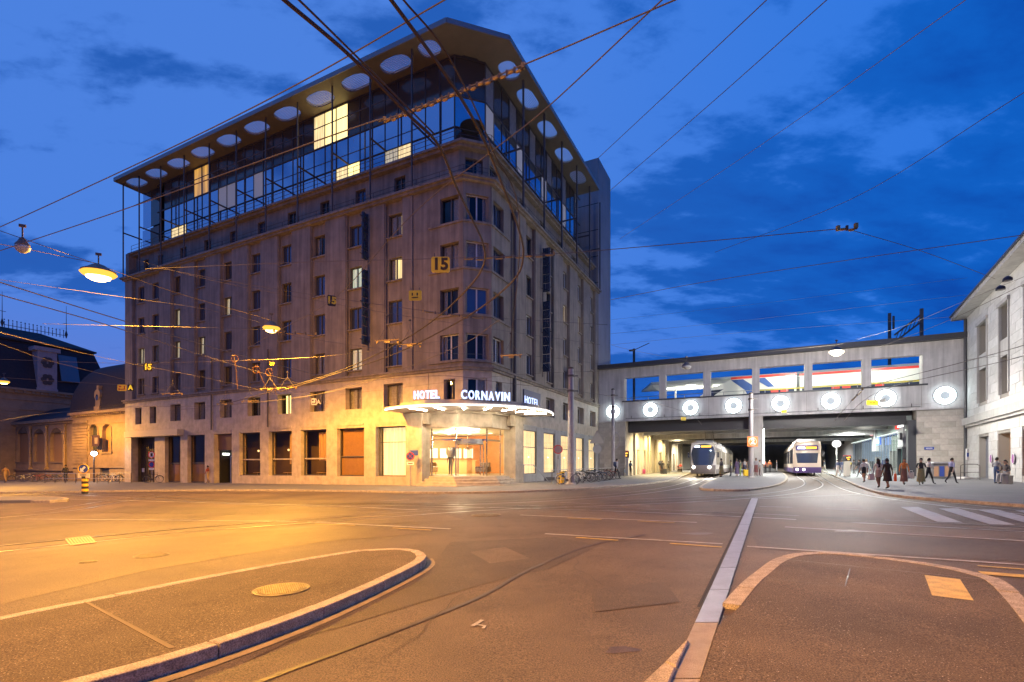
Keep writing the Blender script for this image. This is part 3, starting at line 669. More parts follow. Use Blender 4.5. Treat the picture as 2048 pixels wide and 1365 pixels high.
for c in LD: put_window(c, 21.7, .84, 1.1, 'L', depth=AT+.18, sill=False, lit=full_d if c > 38 else None)
for c in [2.9]+RC[:4]: put_window(c, 21.7, 1.1, 1.1, 'R', depth=AT+.18, sill=False)
put_window(0, 21.65, 1.22, 1.28, 'C', depth=AT-.02+.0, sill=False) if 0 else None
o = put_window((AT+1.35/2-CH/2), 21.65, 1.22, 1.28, 'C', depth=.15, sill=False)
# --- ground floor, long front: piers, lintels and what fills the openings
LO = [(6.1, 8.8), (9.9, 12.6), (13.7, 16.5), (17.5, 20.25), (21.3, 24.0), (25.0, 27.5), (28.8, 31.4), (32.5, 35.0), (36.7, 40.85)]
e = [4.67]+[v for q in LO for v in q]+[LEND]
gfl = lambda y: fg(0, y)
for i in range(0, len(e), 2):
    if i == 0: continue
    mb = MB(); mb.box(-.03, .6, e[i], e[i+1], gfl(e[i])-.3, F0+.25); H.part('ground_floor_pier', mb, stone_lt)
for a, b in LO:
    mb = MB(); mb.box(.0, .55, a, b, F0-.02, F0+.25); mb.box(-.05, .1, a+.05, b-.05, F0+.18, F0+.30); H.part('lintel', mb, stone_lt)
glass_br = Mglass('bronze_glass', (.88, .82, .74), .008)
H.part('shop_backing', MB().box(2.2, 2.3, 9.3, LEND-.7, -.5, 4.6), M('shop_dark_wall', (.12, .085, .05), .8))
H.part('shop_ceiling', MB().box(.6, 2.2, 9.3, LEND-.7, 4.42, 4.5), dark_m)
def fill_panel(a, b, z0, z1, kind):
    mb = MB()
    for p in ((a, a+.07), (b-.07, b)): mb.box(.30, .42, p[0], p[1], z0, z1)
    mb.box(.30, .42, a, b, z1-.08, z1); mb.box(.30, .42, a, b, z0, z0+.08)
    o = H.part('shop_window', mb, frame_dk); W_ = b-a
    if kind == 'dark':
        r = .28; mbf = MB(); poly = []
        for cx_, cz_, a0 in ((b-.12-r, z1-.12-r, 0), (a+.12+r, z1-.12-r, 90), (a+.12+r, z0+.15+r, 180), (b-.12-r, z0+.15+r, 270)):
            for k in range(5): t = R(a0+22.5*k); poly.append((cx_+r*math.cos(t), cz_+r*math.sin(t)))
        mbf.add([(.36, y, z) for y, z in poly], [tuple(range(len(poly)))]); H.part('pane', mbf, glass_br, o)
        mbf = MB(); mbf.box(.28, .40, a+.1, b-.1, z0+(z1-z0)*.36, z0+(z1-z0)*.36+.10); H.part('transom', mbf, stone_lt, o)
    elif kind == 'lit':
        H.part('pane', MB().box(.36, .37, a+.07, b-.07, z0+.08, z1-.08), glass_clear, o)
        H.part('transom', MB().box(.33, .39, a+.07, b-.07, z0+(z1-z0)*.68, z0+(z1-z0)*.68+.05), frame_dk, o)
        mbc = MB(); mbc.grid(lambda u, v: (.75+.05*math.sin(u*W_*19)+.02*math.sin(u*W_*47), a+.02+(W_-.04)*u, z0+(z1-z0)*v), 60, 1); H.part('curtain', mbc, curtain_warm, o)
    else:
        H.part('pane', MB().box(.36, .37, a+.07, b-.07, z0+.08, z1-.08), glass_br, o)
        H.part('transom', MB().box(.33, .40, a+.07, b-.07, z0+(z1-z0)*.4, z0+(z1-z0)*.4+.08), frame_dk, o)
        mbc = MB(); mbc.box(.40, .44, a+.08, b-.08, z0+.1, z0+(z1-z0)*.38); H.part('panel', mbc, M('tan_blind', (.40, .28, .13), .7) if 'tan_blind' not in bpy.data.materials else bpy.data.materials['tan_blind'], o)
    return o
tan = M('tan_blind', (.42, .29, .14), .7, var=.1, vscale=4)
zL = [.55, .50, .42, .35, .28, 0, 0, 0, 0]
for i, (a, b) in enumerate(LO):
    g = gfl(a)
    if i in (2, 3, 4): fill_panel(a, b, g+.75, F0-.02, 'dark')
    elif i == 0: fill_panel(a, b, g+.70, F0-.02, 'lit')
    elif i == 1: fill_panel(a, b, g+.70, F0-.02, 'tan')
    elif i in (6, 7): fill_panel(a, b, g+.12, F0-.02, 'tan')
    if i <= 4: mb = MB(); mb.box(-.01, .58, a, b, g-.3, g+.70 if i < 2 else g+.75); H.part('plinth', mb, stone_lt)
mb = MB(); mb.box(.5, .56, 10.0, 12.5, gfl(10)+2.0, F0-.04); H.part('blind', mb, tan)
for a, b, zz in ((13.8, 15.2, 1.9), (17.6, 18.5, 1.7), (21.4, 22.2, 1.8)): H.part('drape', MB().grid(lambda u, v: (.62+.04*math.sin(u*(b-a)*20), a+(b-a)*u, gfl(a)+zz+(F0-.2-gfl(a)-zz)*v), 24, 1), tan)
for y in (14.6, 15.6, 18.6, 19.5, 22.4, 23.3):
    g = gfl(y); H.part('cafe_table', MB().lathe([(.35, g+.98), (.35, g+1.02)], (1.2, y, 0), 12).cyl((1.2, y, g), (1.2, y, g+1.0), .04), tan)
    H.part('cafe_lamp', MB().sphere((1.3, y, g+2.9), .09, 8), Memit('cafe_lamp', (1, .62, .25), 2.5) if 'cafe_lamp' not in bpy.data.materials else bpy.data.materials['cafe_lamp'])
# shop entrance (third opening from the gate): dark recess, half lit door, header panel
g = gfl(26); mb = MB(); mb.box(.35, .45, 25.05, 27.45, g+3.0, F0-.03); H.part('door_header', mb, M('brown_panel', (.14, .07, .03), .5))
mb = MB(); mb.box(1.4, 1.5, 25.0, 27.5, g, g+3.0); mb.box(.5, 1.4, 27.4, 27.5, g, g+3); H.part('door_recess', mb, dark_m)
mb = MB(); mb.box(.6, .66, 25.1, 26.0, g+.05, g+2.4); od = H.part('door', mb, glass_dk); H.part('door_frame', MB().box(.56, .7, 26.0, 26.08, g+.05, g+2.5).box(.56, .7, 25.02, 26.08, g+2.4, g+2.5), steel_lt, od)
H.part('door_light', MB().box(.7, 1.3, 27.3, 27.38, g+2.6, g+2.75), E_tube)
# gate at the far end with its fascia
H.part('gate_canopy', MB().box(-.6, .0, 32.0, 41.0, F0-.02, F0+.55), M('cream_fascia', (.55, .47, .33), .6))
mb = MB(); mb.box(.9, 1.0, 36.7, 40.85, gfl(38)-.2, F0)
gt = H.part('gate', mb, M('gate_brown', (.045, .03, .02), .5))
for k in range(12): H.part('gate_bar', MB().box(.84, .88, 36.8+k*.36, 36.85+k*.36, gfl(38), F0-.6), steel, gt)
H.part('notice', MB().box(.82, .86, 40.2, 40.6, .75, 1.15), white_p)
# --- ground floor, short front: lit curtained windows
RO = [(6.2, 8.72), (10.1, 12.6), (14.0, 16.45), (18.05, 20.4), (21.9, 24.3)]
e = [4.8]+[v for q in RO for v in q]+[REND]
for i in range(2, len(e), 2): H.part('ground_floor_pier', MB().box(e[i], e[i+1], -.03, .6, fg(e[i], 0)-.3, F0+.25), stone_gr)
for a, b in RO:
    H.part('lintel', MB().box(a, b, 0, .55, F0-.08, F0+.25).box(a+.05, b-.05, -.05, .1, F0+.18, F0+.30), stone_gr)
    z0, z1 = fg(a, 0)+.72, F0-.08; H.part('plinth', MB().box(a, b, -.015, .58, fg(a, 0)-.3, z0), stone_gr)
    mb = MB(); mb.box(a, a+.05, .04, .12, z0, z1); mb.box(b-.10, b, .04, .12, z0, z1); mb.box(a, b, .04, .12, z1-.06, z1); mb.box(a, b, .04, .12, z0, z0+.05); o = H.part('shop_window', mb, frame_dk)
    H.part('pane', MB().box(a+.05, b-.10, .07, .08, z0, z1), glass_clear, o); H.part('transom', MB().box(a+.05, b-.1, .05, .10, z0+2.05, z0+2.1), frame_dk, o)
    mbc = MB(); mbc.grid(lambda u, v: (a+.02+(b-a-.04)*u, .17+.03*math.sin(u*(b-a)*17), z0+(z1-z0)*v), 50, 1); H.part('curtain', mbc, curtain_warm, o)
    H.part('wall_lamp', MB().sphere(((a+b)/2, .125, z0+1.3), .035, 8), Memit('lamp_glow', (1, .85, .5), 14) if 'lamp_glow' not in bpy.data.materials else bpy.data.materials['lamp_glow'], o)
H.part('cellar_grille', MB().box(10.3, 12.4, -.08, .0, fg(10, 0)-.02, fg(10, 0)+.38), dkgrey)
# --- entrance on the corner: pillars, lintel, steps, glazed front, revolving door, lobby
FL = .74
mb = MB(); mb.box(-.06, .9, 4.67, 6.08, -.4, 5.1); H.part('entrance_pillar', mb, stone_lt, bevel=.02); mb = MB(); mb.box(4.8, 6.18, -.06, .9, -.3, 5.1); H.part('entrance_pillar', mb, stone_lt, bevel=.02)
def poly_off(o, ch, e0=4.7): return [(o, e0), (o, o+ch), (o+ch, o), (e0, o)]
def band(o, ch, t, z0, z1, e0=4.72): a = poly_off(o, ch, e0); b = poly_off(o+t, ch-t*.59, e0); return MB().prism(a+b[::-1], z0, z1)
H.part('entrance_lintel', band(.35, 1.7, .5, 4.05, 4.95, 4.8), stone_lt)
H.part('entrance_lintel', band(.15, 1.9, .3, 4.95, 5.15, 4.8), stone_lt)
H.part('lintel_tube', MB().beam((1.75, 2.75, 4.0), (2.75, 1.75, 4.0), .06, .05), E_led)
for k in range(4):
    o = -.95+.33*k+.1; mb = MB(); mb.prism([(o, 4.55-.1*k), (o, o+2.1), (o+2.1, o), (4.55-.1*k, o), (4.6, 4.6)], -.3, FL-.18*(3-k)-.02); H.part('step', mb, stone_lt, bevel=.015)
G0 = 1.15; gpz = poly_off(G0, 1.55, 4.75)
def seg_panels(p, q, cuts, nm, mat, z0, z1, t=.03):
    p, q = Vector((*p, 0)), Vector((*q, 0))
    for a, b in cuts: u, v = p.lerp(q, a), p.lerp(q, b); mb = MB(); mb.beam((u.x, u.y, (z0+z1)/2), (v.x, v.y, (z0+z1)/2), t, z1-z0); H.part(nm, mb, mat)
for i in range(3):
    p, q = gpz[i], gpz[i+1]; cuts = [(0, 1)] if i != 1 else [(0, .5), (.5, 1)]
    if i == 1: seg_panels(p, q, cuts, 'glass_panel', glass_clear, FL+2.55, 4.05)
    else: seg_panels(p, q, cuts, 'glass_panel', glass_clear, FL, 4.05)
    for t in (0, 1) if i == 1 else (0, .98 if i == 2 else .02):
        u = Vector((*p, 0)).lerp(Vector((*q, 0)), t); H.part('glazing_bar', MB().cyl((u.x, u.y, FL), (u.x, u.y, 4.05), .05, n=8), brass)
    u, v = Vector((*p, 0)), Vector((*q, 0)); H.part('transom', MB().beam((u.x, u.y, FL+2.5), (v.x, v.y, FL+2.5), .08, .12), brass)
H.part('door_canopy', MB().lathe([(1.0, FL+2.2), (1.0, FL+2.55)], (2.35, 2.35, 0), 20), steel_lt, smooth=True)
for k in range(4):
    t = R(45*k*2+20); H.part('door_leaf', MB().beam((2.35, 2.35, FL+1.1), (2.35+.92*math.cos(t), 2.35+.92*math.sin(t), FL+1.1), .03, 2.2), glass_clear)
for t in (110, 160, 290, 340): H.part('door_post', MB().cyl((2.35+math.cos(R(t)), 2.35+math.sin(R(t)), FL), (2.35+math.cos(R(t)), 2.35+math.sin(R(t)), FL+2.2), .045, n=8), brass)
H.part('lobby_floor', MB().prism([(.95, 5.6), (.95, 2.6), (2.6, .95), (5.6, .95), (14, 1.5), (14, 14), (1.5, 14)], FL-.25, FL), M('lobby_floor', (.45, .36, .24), .3))
H.part('lobby_ceiling', MB().prism([(.95, 5.6), (.95, 2.6), (2.6, .95), (5.6, .95), (14, 1.5), (14, 14), (1.5, 14)], 4.06, 4.3), M('lobby_ceiling', (.7, .62, .45), .6))
H.part('lobby_wall', MB().box(11.0, 11.2, 1.5, 13, FL, 4.06).box(1.5, 11, 11.0, 11.2, FL, 4.06), wood)
H.part('lobby_wall', MB().box(5.9, 11, 1.4, 1.5, FL, 4.06).box(1.4, 1.5, 5.9, 11, FL, 4.06), M('cream_wall', (.66, .52, .28), .7))
H.part('reception_desk', MB().obox((7.6, 7.6), (1, -1), 2.2, .35, FL, FL+1.1).obox((7.6, 7.6), (1, -1), 2.3, .42, FL+1.1, FL+1.16), M('desk_wood', (.60, .36, .14), .4))
H.part('reception_panel', MB().obox((9.2, 9.2), (1, -1), 3.0, .1, FL, 4.0), wood)
for k in range(-2, 3): H.part('backlit_panel', MB().obox((8.98+k*.75, 8.98-k*.75), (1, -1), .42, .03, FL+1.35, FL+2.2), Memit('backlit_panel', (1, .80, .45), 3.2) if 'backlit_panel' not in bpy.data.materials else bpy.data.materials['backlit_panel'])
E_lobby = Memit('lobby_downlight', (1, .86, .58), 4)
for i in range(3):
    for j in range(3): H.part('ceiling_light', MB().lathe([(.17, 4.03), (.17, 4.055)], (3.6+i*2.0, 3.6+j*2.0, 0), 14), E_lobby)
lamp('lobby_light', fw(5.6, 5.6, 3.3), 1500, (1, .80, .50), .5); lamp('lobby_light', fw(3.1, 3.1, 3.7), 380, (1, .82, .52), .3)
for i, (x, y) in enumerate(((3.6, 6.6), (4.7, 7.4), (6.6, 3.6), (7.6, 4.4))):
    g = FL; t = T('armchair', ('tan armchair left of the revolving door', 'tan armchair deeper in the left of the lobby', 'dark armchair right of the revolving door', 'dark armchair deeper in the right of the lobby')[i], 'armchair', (x, y, g), 'armchairs in the lobby'); mt = M('lobby_leather_%d' % i, (.30, .18, .08) if i < 2 else (.10, .06, .04), .5)
    t.part('seat', MB().box(x-.35, x+.35, y-.35, y+.35, g+.2, g+.45), mt, bevel=.04); t.part('backrest', MB().box(x+.25, x+.40, y-.35, y+.35, g+.4, g+.95), mt, bevel=.04)
    for s_ in (-1, 1): t.part('armrest', MB().box(x-.35, x+.35, y+s_*.38-.06, y+s_*.38+.06, g+.2, g+.62), mt, bevel=.03)
    for sx_ in (-.28, .28):
        for sy_ in (-.28, .28): t.part('leg', MB().cyl((x+sx_, y+sy_, g), (x+sx_, y+sy_, g+.2), .025, n=6), steel)
for i, (x, y) in enumerate(((6.4, 8.6), (7.5, 7.5), (8.6, 6.4))): H.part('pendant_lamp', MB().cyl((x, y, 3.1), (x, y, 4.06), .012, n=5).lathe([(.05, 3.1), (.2, 2.85), (.2, 2.8)], (x, y, 0), 12), brass)
# floor lamp and armchair in the lobby
t = T('floor_lamp', 'silver shaded floor lamp standing behind the left pane of the hotel entrance', 'lamp', (1.9, 3.6, FL)); t.part('stand', MB().cyl((1.9, 3.6, FL), (1.9, 3.6, FL+1.3), .03, n=8).lathe([(.2, FL), (.2, FL+.03)], (1.9, 3.6, 0), 14), steel_lt)
t.part('shade', MB().lathe([(.22, FL+1.3), (.36, FL+1.55), (.36, FL+1.9), (.30, FL+2.0)], (1.9, 3.6, 0), 16), M('silver_shade', (.5, .52, .55), .35, metal=.5), smooth=True)
# --- canopy disc with light line and radial tubes
cc, cr = tofr(Vector((-3.25, 36.9, 0))), 6.25
def arc_pt(a, r, z): return (cc.x+r*math.cos(a), cc.y+r*math.sin(a), z)
A_, B_ = R(150), R(300)
N_ = 44; angs = [A_+(B_-A_)*k/N_ for k in range(N_+1)]
# keep only the part of the disc outside the walls
E_strip = Memit('canopy_strip_light', (1, .86, .62), 260)
C = T('entrance_canopy', 'round white entrance canopy edged with a line of light above the hotel steps', 'canopy', (0, 0, 5.1))
poly = [arc_pt(a, cr, 0)[:2] for a in angs]
poly = [p for p in poly if p[0] < 1.2 or p[1] < 1.2]
inside = [(.3, 6.6), (.3, .9), (.9, .3), (6.6, .3)]
def clipd(p): return p
outer = [p for p in poly if (p[0] < .05 or p[1] < .05)]
outer.sort(key=lambda p: math.atan2(p[1]-cc.y, p[0]-cc.x) % (2*math.pi))
cpoly = outer+[(outer[-1][0], .1), (CH+.3, .3), (.3, CH+.3), (.1, outer[0][1])]
C.part('canopy_slab', MB().prism(cpoly, 5.12, 5.30), white_p)
C.part('canopy_upstand', MB().prism([(cc.x+(p[0]-cc.x)*.88, cc.y+(p[1]-cc.y)*.88) for p in outer[2:-2]]+cpoly[-4:], 5.30, 5.62), M('canopy_stone', (.45, .36, .27), .7, var=.1))
C.part('light_line', MB().tube([(p[0]-(cc.x-p[0])*.004, p[1]-(cc.y-p[1])*.004, 5.17) for p in outer], .032, 6), E_led)
for k, am in enumerate([172, 190, 207.5, 225, 242, 259, 277]):
    a = R(am+1); r0, r1 = cr*.70, cr*.95
    p, q = arc_pt(a, r0, 5.10), arc_pt(a, r1, 5.10)
    if min(p[0], p[1]) < .2: C.part('radial_tube', MB().beam(p, q, .032, .03), E_strip)
# --- neon letters on the canopy and above the short front
def letters(word, px0, px1, py0, py1, depth_fn, name, nrm=None, lab=None, sx=1.0):
    a, b = depth_fn(px0, py1), depth_fn(px1, py1); top = depth_fn(px0, py0)
    w = (b-a).length; h = top.z-a.z; mid = (a+b)/2; d = (b-a).normalized(); n = Vector((d.y, -d.x, 0))
    return a, b, w, h
def sign(word, p0, p1, h, name, label, mat=E_neon, ext=.05, bold=.03):
    p0, p1 = Vector(p0), Vector(p1); n_ = len(word); d = p1-p0; w = d.length
    th = T(name, label, 'sign', tuple(p0), frame=False)
    rz = math.atan2(d.y, d.x); u = d.normalized()
    wide = [{'I': .45, 'M': 1.2, 'W': 1.3, 'O': 1.12, 'C': 1.08, 'N': 1.1, 'H': 1.05, 'A': 1.05, 'V': 1.0}.get(c, .9) for c in word]; tot = sum(wide); x = 0
    for c, k in zip(word, wide):
        me = text_mesh('letter', c, h*1.42, mat, ext, h*bold); xs = [v.co.x for v in me.vertices]; ys = [v.co.y for v in me.vertices]
        cw, sw_ = max(xs)-min(xs), w*k/tot*.80
        if c == 'I': sw_ = h*.2
        f = sw_/cw; x0 = min(xs); y0 = min(ys); hh = max(ys)-y0
        for v in me.vertices: v.co = Vector(((v.co.x-x0)*f-sw_/2, (v.co.y-y0)*h/hh, v.co.z))
        pos = u*(x+w*k/tot/2); x += w*k/tot
        o = ob('letter', me, th.o, pos); o.rotation_euler = (R(90), 0, rz)
    th.part('support_rail', MB().beam(p0+Vector((0, 0, -.05)), p1+Vector((0, 0, -.05)), .04, .05), steel)
    return th
sign('HOTEL', dp(827, 799, 31.6), dp(880, 797, 31.2), .52, 'neon_sign', 'glowing white HOTEL letters on the left of the round canopy')
sign('CORNAVIN', dp(921, 798, 30.9), dp(1021, 803, 32.2), .56, 'neon_sign', 'glowing white CORNAVIN letters in the middle of the round canopy')
pa, pb = fw(*fy(1049, 806, -.15)), fw(*fy(1078, 815, -.15)); sign('HOTEL', pa, pb, .56, 'neon_sign', 'small glowing HOTEL letters at the right end of the canopy', ext=.01, bold=.008)
H.part('sign_panel', MB().box(fy(1046, 800, 0).x, fy(1079, 800, 0).x, -.10, -.03, 5.55, 7.2), M('violet_panel', (.10, .09, .16), .4))
# --- glass floors
GX = 1.45; GZ0, GZM, GZ1 = 23.08, 27.2, 30.0; GCH = 1.55
GL_END, GR_END = 39.0, 23.4
ncell = 1.243
gl_cells = {}
def glass_cell(face, a, b, z0, z1, mat, nm='glass_panel'):
    mb = MB()
    if face == 'L': mb.box(GX, GX+.03, a+.03, b-.03, z0+.03, z1-.03)
    elif face == 'R': mb.box(a+.03, b-.03, GX, GX+.03, z0+.03, z1-.03)
    return H.part(nm, mb, mat)
def gbar(face, a, z0, z1, w=.07):
    mb = MB()
    if face == 'L': mb.box(GX-.05, GX+.06, a-w/2, a+w/2, z0, z1)
    else: mb.box(a-w/2, a+w/2, GX-.05, GX+.06, z0, z1)
    H.part('mullion', mb, steel)
def grail(z, h=.10, d=.12, nm='glazing_rail'):
    a = GX-.06; p = [(a, GL_END), (a, a+GCH), (a+GCH, a), (GR_END, a), (GR_END, a+d), (a+GCH+.05, a+d), (a+d, a+GCH+.05), (a+d, GL_END)]; H.part(nm, MB().prism(p, z-h/2, z+h/2), steel)
ys = [GX+GCH+k*ncell for k in range(int((GL_END-GX-GCH)/ncell)+1)]; xs = [GX+GCH+k*ncell for k in range(int((GR_END-GX-GCH)/ncell)+1)]
pale = M('net_curtain', (.55, .52, .50), .9, emit=(.85, .8, .75), estr=.10)
upper_lit = {6: lit_y, 7: lit_y, 8: lit_y}; rnd = random.Random(3)
amber = Mcurtain('amber_room', (1, .50, .06), .9, .05, 3)
for k in range(len(ys)-1):
    a, b = ys[k], ys[k+1]
    gbar('L', a, GZ0, GZ1, .04 if k % 3 else .075)
    lit_low = k in (3, 4, 7, 8, 25, 26)
    glass_cell('L', a, b, 25.0, GZM, glass_lift if k not in (16, 19, 20) else pale, 'glass_panel')
    glass_cell('L', a, b, GZ0, 25.0, ({3: lit_w, 4: lit_d, 7: lit_y, 8: lit_w, 25: lit_w, 26: lit_w}[k]) if lit_low else glass_lift)
    if k in (8, 9, 10): glass_cell('L', a, b, GZM, GZ1-.1, lit_y if k < 10 else lit_w)
    elif k in (22, 23): glass_cell('L', a, b, GZM, GZ1-.1, amber)
    else: glass_cell('L', a, b, GZM, GZ1-.1, glass_up)
for k in range(len(xs)-1):
    a, b = xs[k], xs[k+1]; gbar('R', a, GZ0, GZ1, .04 if k % 3 else .075)
    for z0, z1, mt in ((GZ0, 25.0, glass_up), (25.0, GZM, glass_lift if k % 4 else pale), (GZM, GZ1-.1, glass_up if k % 3 else curtain_off)): glass_cell('R', a, b, z0, z1, mt)
p, q = Vector((GX, GX+GCH, 0)), Vector((GX+GCH, GX, 0))
for z0, z1, mt in ((GZ0, 25.0, glass_up), (25.0, GZM, glass_lift), (GZM, GZ1-.1, glass_up)):
    for a, b in ((0.02, .98),): u, v = p.lerp(q, a), p.lerp(q, b); H.part('glass_panel', MB().beam((u.x, u.y, (z0+z1)/2), (v.x, v.y, (z0+z1)/2), .03, z1-z0-.06), mt)
for z in (25.0, GZM, GZ1-.08): grail(z, .09 if z > 26 else .07)
# the west end of the glass storey, set back behind the corner post
H.part('glass_core', MB().prism([(2.2, 4.0), (4.0, 2.2), (GR_END, 2.2), (GR_END, 22), (22, GL_END+2.2), (2.2, GL_END+2.2)], 23.08, 29.95), dark_m)
for k in range(2):
    H.part('end_panel', MB().box(GX+.2, GX+.25, GL_END+.05+k*1.5, GL_END+1.5+k*1.5, 26.2, 29.9), glass_up if k == 0 else glass_lift); H.part('end_panel', MB().box(GX+.15, GX+.2, GL_END+.05+k*1.5, GL_END+1.5+k*1.5, 23.1, 26.0), soffit_m if k == 0 else glass_lift)
# dark flattened disc before the corner glass
H.part('corner_disc', MB().lathe([(.001, 25.0), (.6, 24.92), (.85, 24.8), (.85, 24.76), (.001, 24.74)], (1.75, 1.75, 0), 20), dkgrey, smooth=True)
# --- roof with slotted ovals, posts, struts, railings
EV = -.95; RT0, RT1 = 30.0, 30.22
def oval(cx_, cy_, lx, ly, n=28, pw=2.6):
    out = []
    for k in range(n):
        t = 2*math.pi*k/n; c, s = math.cos(t), math.sin(t); out.append((cx_+lx*math.copysign(abs(c)**(2/pw), c), cy_+ly*math.copysign(abs(s)**(2/pw), s)))
    return out
def plate_with_hole(x0, x1, y0, y1, ov, z0, z1):
    mb = MB(); n = len(ov); cx_, cy_ = sum(p[0] for p in ov)/n, sum(p[1] for p in ov)/n; rim = []
    for p in ov:
        dx, dy = p[0]-cx_, p[1]-cy_; s = min(((x1 if dx > 0 else x0)-cx_)/dx if abs(dx) > 1e-6 else 1e9, ((y1 if dy > 0 else y0)-cy_)/dy if abs(dy) > 1e-6 else 1e9); rim.append((cx_+dx*s, cy_+dy*s))
    vs = [(*p, z0) for p in ov]+[(*p, z0) for p in rim]+[(*p, z1) for p in ov]+[(*p, z1) for p in rim]; fs = []
    for i in range(n):
        j = (i+1) % n; fs += [(i, n+i, n+j, j), (2*n+i, 2*n+j, 3*n+j, 3*n+i), (i, j, 2*n+j, 2*n+i)]
    cs = [(x0, y0), (x1, y0), (x1, y1), (x0, y1)]           # corner wedges
    for c in cs:
        near = sorted(range(n), key=lambda i: (rim[i][0]-c[0])**2+(rim[i][1]-c[1])**2)[:2]
        a = [rim[i] for i in near]; mb.add([(*a[0], z0), (*a[1], z0), (*c, z0), (*a[0], z1), (*a[1], z1), (*c, z1)], [(0, 1, 2), (3, 5, 4), (0, 2, 5, 3), (1, 4, 5, 2)])
    mb.add(vs, fs); mb.add([(x0, y0, z0), (x1, y0, z0), (x1, y1, z0), (x0, y1, z0), (x0, y0, z1), (x1, y0, z1), (x1, y1, z1), (x0, y1, z1)], [(0, 1, 5, 4), (1, 2, 6, 5), (2, 3, 7, 6), (3, 0, 4, 7)]); return mb
IN = 1.75
cellL = [(2.6+.6, 5.36)]+[(LC[k]-1.865, LC[k]+1.865) for k in range(8)]+[(LC[7]+1.865, LC[7]+1.865+3.6), (LC[7]+1.865+3.6, 42.1)]
cellR = [(3.2, 5.67)]+[(RC[k]-1.975, RC[k]+1.975) for k in range(4)]
def soffit(face, a, b):
    c = (a+b)/2; ln = min(1.25, (b-a)/2-.3); wd = .68; ctr = .28
    if face == 'L': ov = oval(ctr, c, wd, ln); mb = plate_with_hole(EV, IN, a, b, ov, RT0, RT1)
    else: ov = oval(c, ctr, ln, wd); mb = plate_with_hole(a, b, EV, IN, ov, RT0, RT1)
    o = H.part('soffit_panel', mb, soffit_m); g = MB()
    for k in range(-5, 6):
        off = k*.125; h = ln*(1-(abs(off)/wd)**2.6)**(1/2.6) if abs(off) < wd else 0
        if h > .05:
            if face == 'L': g.box(ctr+off-.02, ctr+off+.02, c-h, c+h, RT0+.06, RT0+.10)
            else: g.box(c-h, c+h, ctr+off-.02, ctr+off+.02, RT0+.06, RT0+.10)
    H.part('grille', g, white_p, o)
for a, b in cellL: soffit('L', a, b)
for a, b in cellR: soffit('R', a, b)
H.part('soffit_panel', MB().box(cellR[-1][1], 22.6, EV, IN, RT0, RT1), soffit_m)
H.part('soffit_panel', MB().prism([(EV, 3.2), (EV, 2.05), (2.05, EV), (3.2, EV), (3.2, IN), (IN+.7, IN), (IN, IN+.7), (IN, 3.2)], RT0, RT1), soffit_m)
H.part('roof_deck', MB().prism([(IN, 3.2), (IN, IN+.7), (IN+.7, IN), (22.6, IN), (22.6, 22), (22, 42.1), (IN, 42.1)], RT0-.02, RT1+.1), dkgrey)
def edge(p, q): H.part('eave_edge', MB().beam((*p, RT0+.13), (*q, RT0+.13), .06, .34), M('eave_metal', (.30, .28, .26), .45, metal=.3) if 'eave_metal' not in bpy.data.materials else bpy.data.materials['eave_metal'])
edge((EV-.02, 42.1), (EV-.02, 2.05)); edge((EV, 2.03), (2.03, EV)); edge((2.05, EV-.02), (22.6, EV-.02)); edge((EV, 42.12), (4, 42.12))
PX = -.28
postsL = [LC[k]-1.865 for k in range(9-1)]+[LC[7]+1.865, LC[7]+1.865+3.7, 41.8]
for y in postsL:
    H.part('post', MB().box(PX-.045, PX+.045, y-.045, y+.045, 20.5, RT0), steel)
    H.part('strut', MB().beam((PX, y, 25.0), (GX, y, 25.0), .09, .11), steel)
for x in [RC[k]-1.975 for k in range(5)]+[RC[4]+1.6]:
    H.part('post', MB().box(x-.06, x+.06, PX-.06, PX+.06, 20.5, RT0), steel); H.part('strut', MB().beam((x, PX, 25.0), (x, GX, 25.0), .09, .11), steel)
H.part('tie_rod', MB().tube([(PX, 7, 27.3), (PX, 40, 27.3)], .035, 6), steel)
def railing(o, z, ch, h=.75, le=41.4, re=24.0, nm='railing', inner=1.3):
    a = o; pts = [(a, le), (a, a+ch), (a+ch, a), (re, a)]; mb = MB()
    for zz in (z+h, z+h*.5): mb.tube([(x, y, zz) for x, y in pts], .018, 5)
    for i in range(3):
        p, q = Vector((*pts[i], 0)), Vector((*pts[i+1], 0)); n = max(1, int((q-p).length/1.86))
        for k in range(n+1): u = p.lerp(q, k/n); mb.cyl((u.x, u.y, z), (u.x, u.y, z+h), .02, n=5)
    H.part(nm, mb, steel)
railing(.25, 23.08, 1.5, .7); railing(-.15, 20.52, 1.4, .55)
# rain pipe on the short front, end wall of the long front, tower behind
H.part('rain_pipe', MB().cyl((4.62, -.10, 5.3), (4.62, -.10, 19.2), .12, n=10).cyl((4.62, -.10, 19.2), (4.62, -.10, 19.7), .16, .28), steel)
H.part('end_wall', MB().box(.05, 20, LEND-.6, LEND-.02, -.4, 23.0), stone)
for y in LC[4]-1.865, LC[6]-1.865: H.part('rain_pipe', MB().cyl((-.10, y, 4.6), (-.10, y, 11.0), .06, n=6), steel)
TW = T('stair_tower', 'tall plain concrete tower rising behind the short front of the hotel', 'tower', (REND, 0, 0))
TW.part('tower_wall', MB().box(REND+.02, 30.2, .0, 6, -.2, 35.19), M('tower_concrete', (.36, .34, .33), .8, var=.1, vscale=.5, streak=.15))
for z in (21.5, 24.4, 27.3, 30.2): TW.part('panel_joint', MB().box(REND-.002, REND+.02, .02, 6, z, z+.05), dark_m)
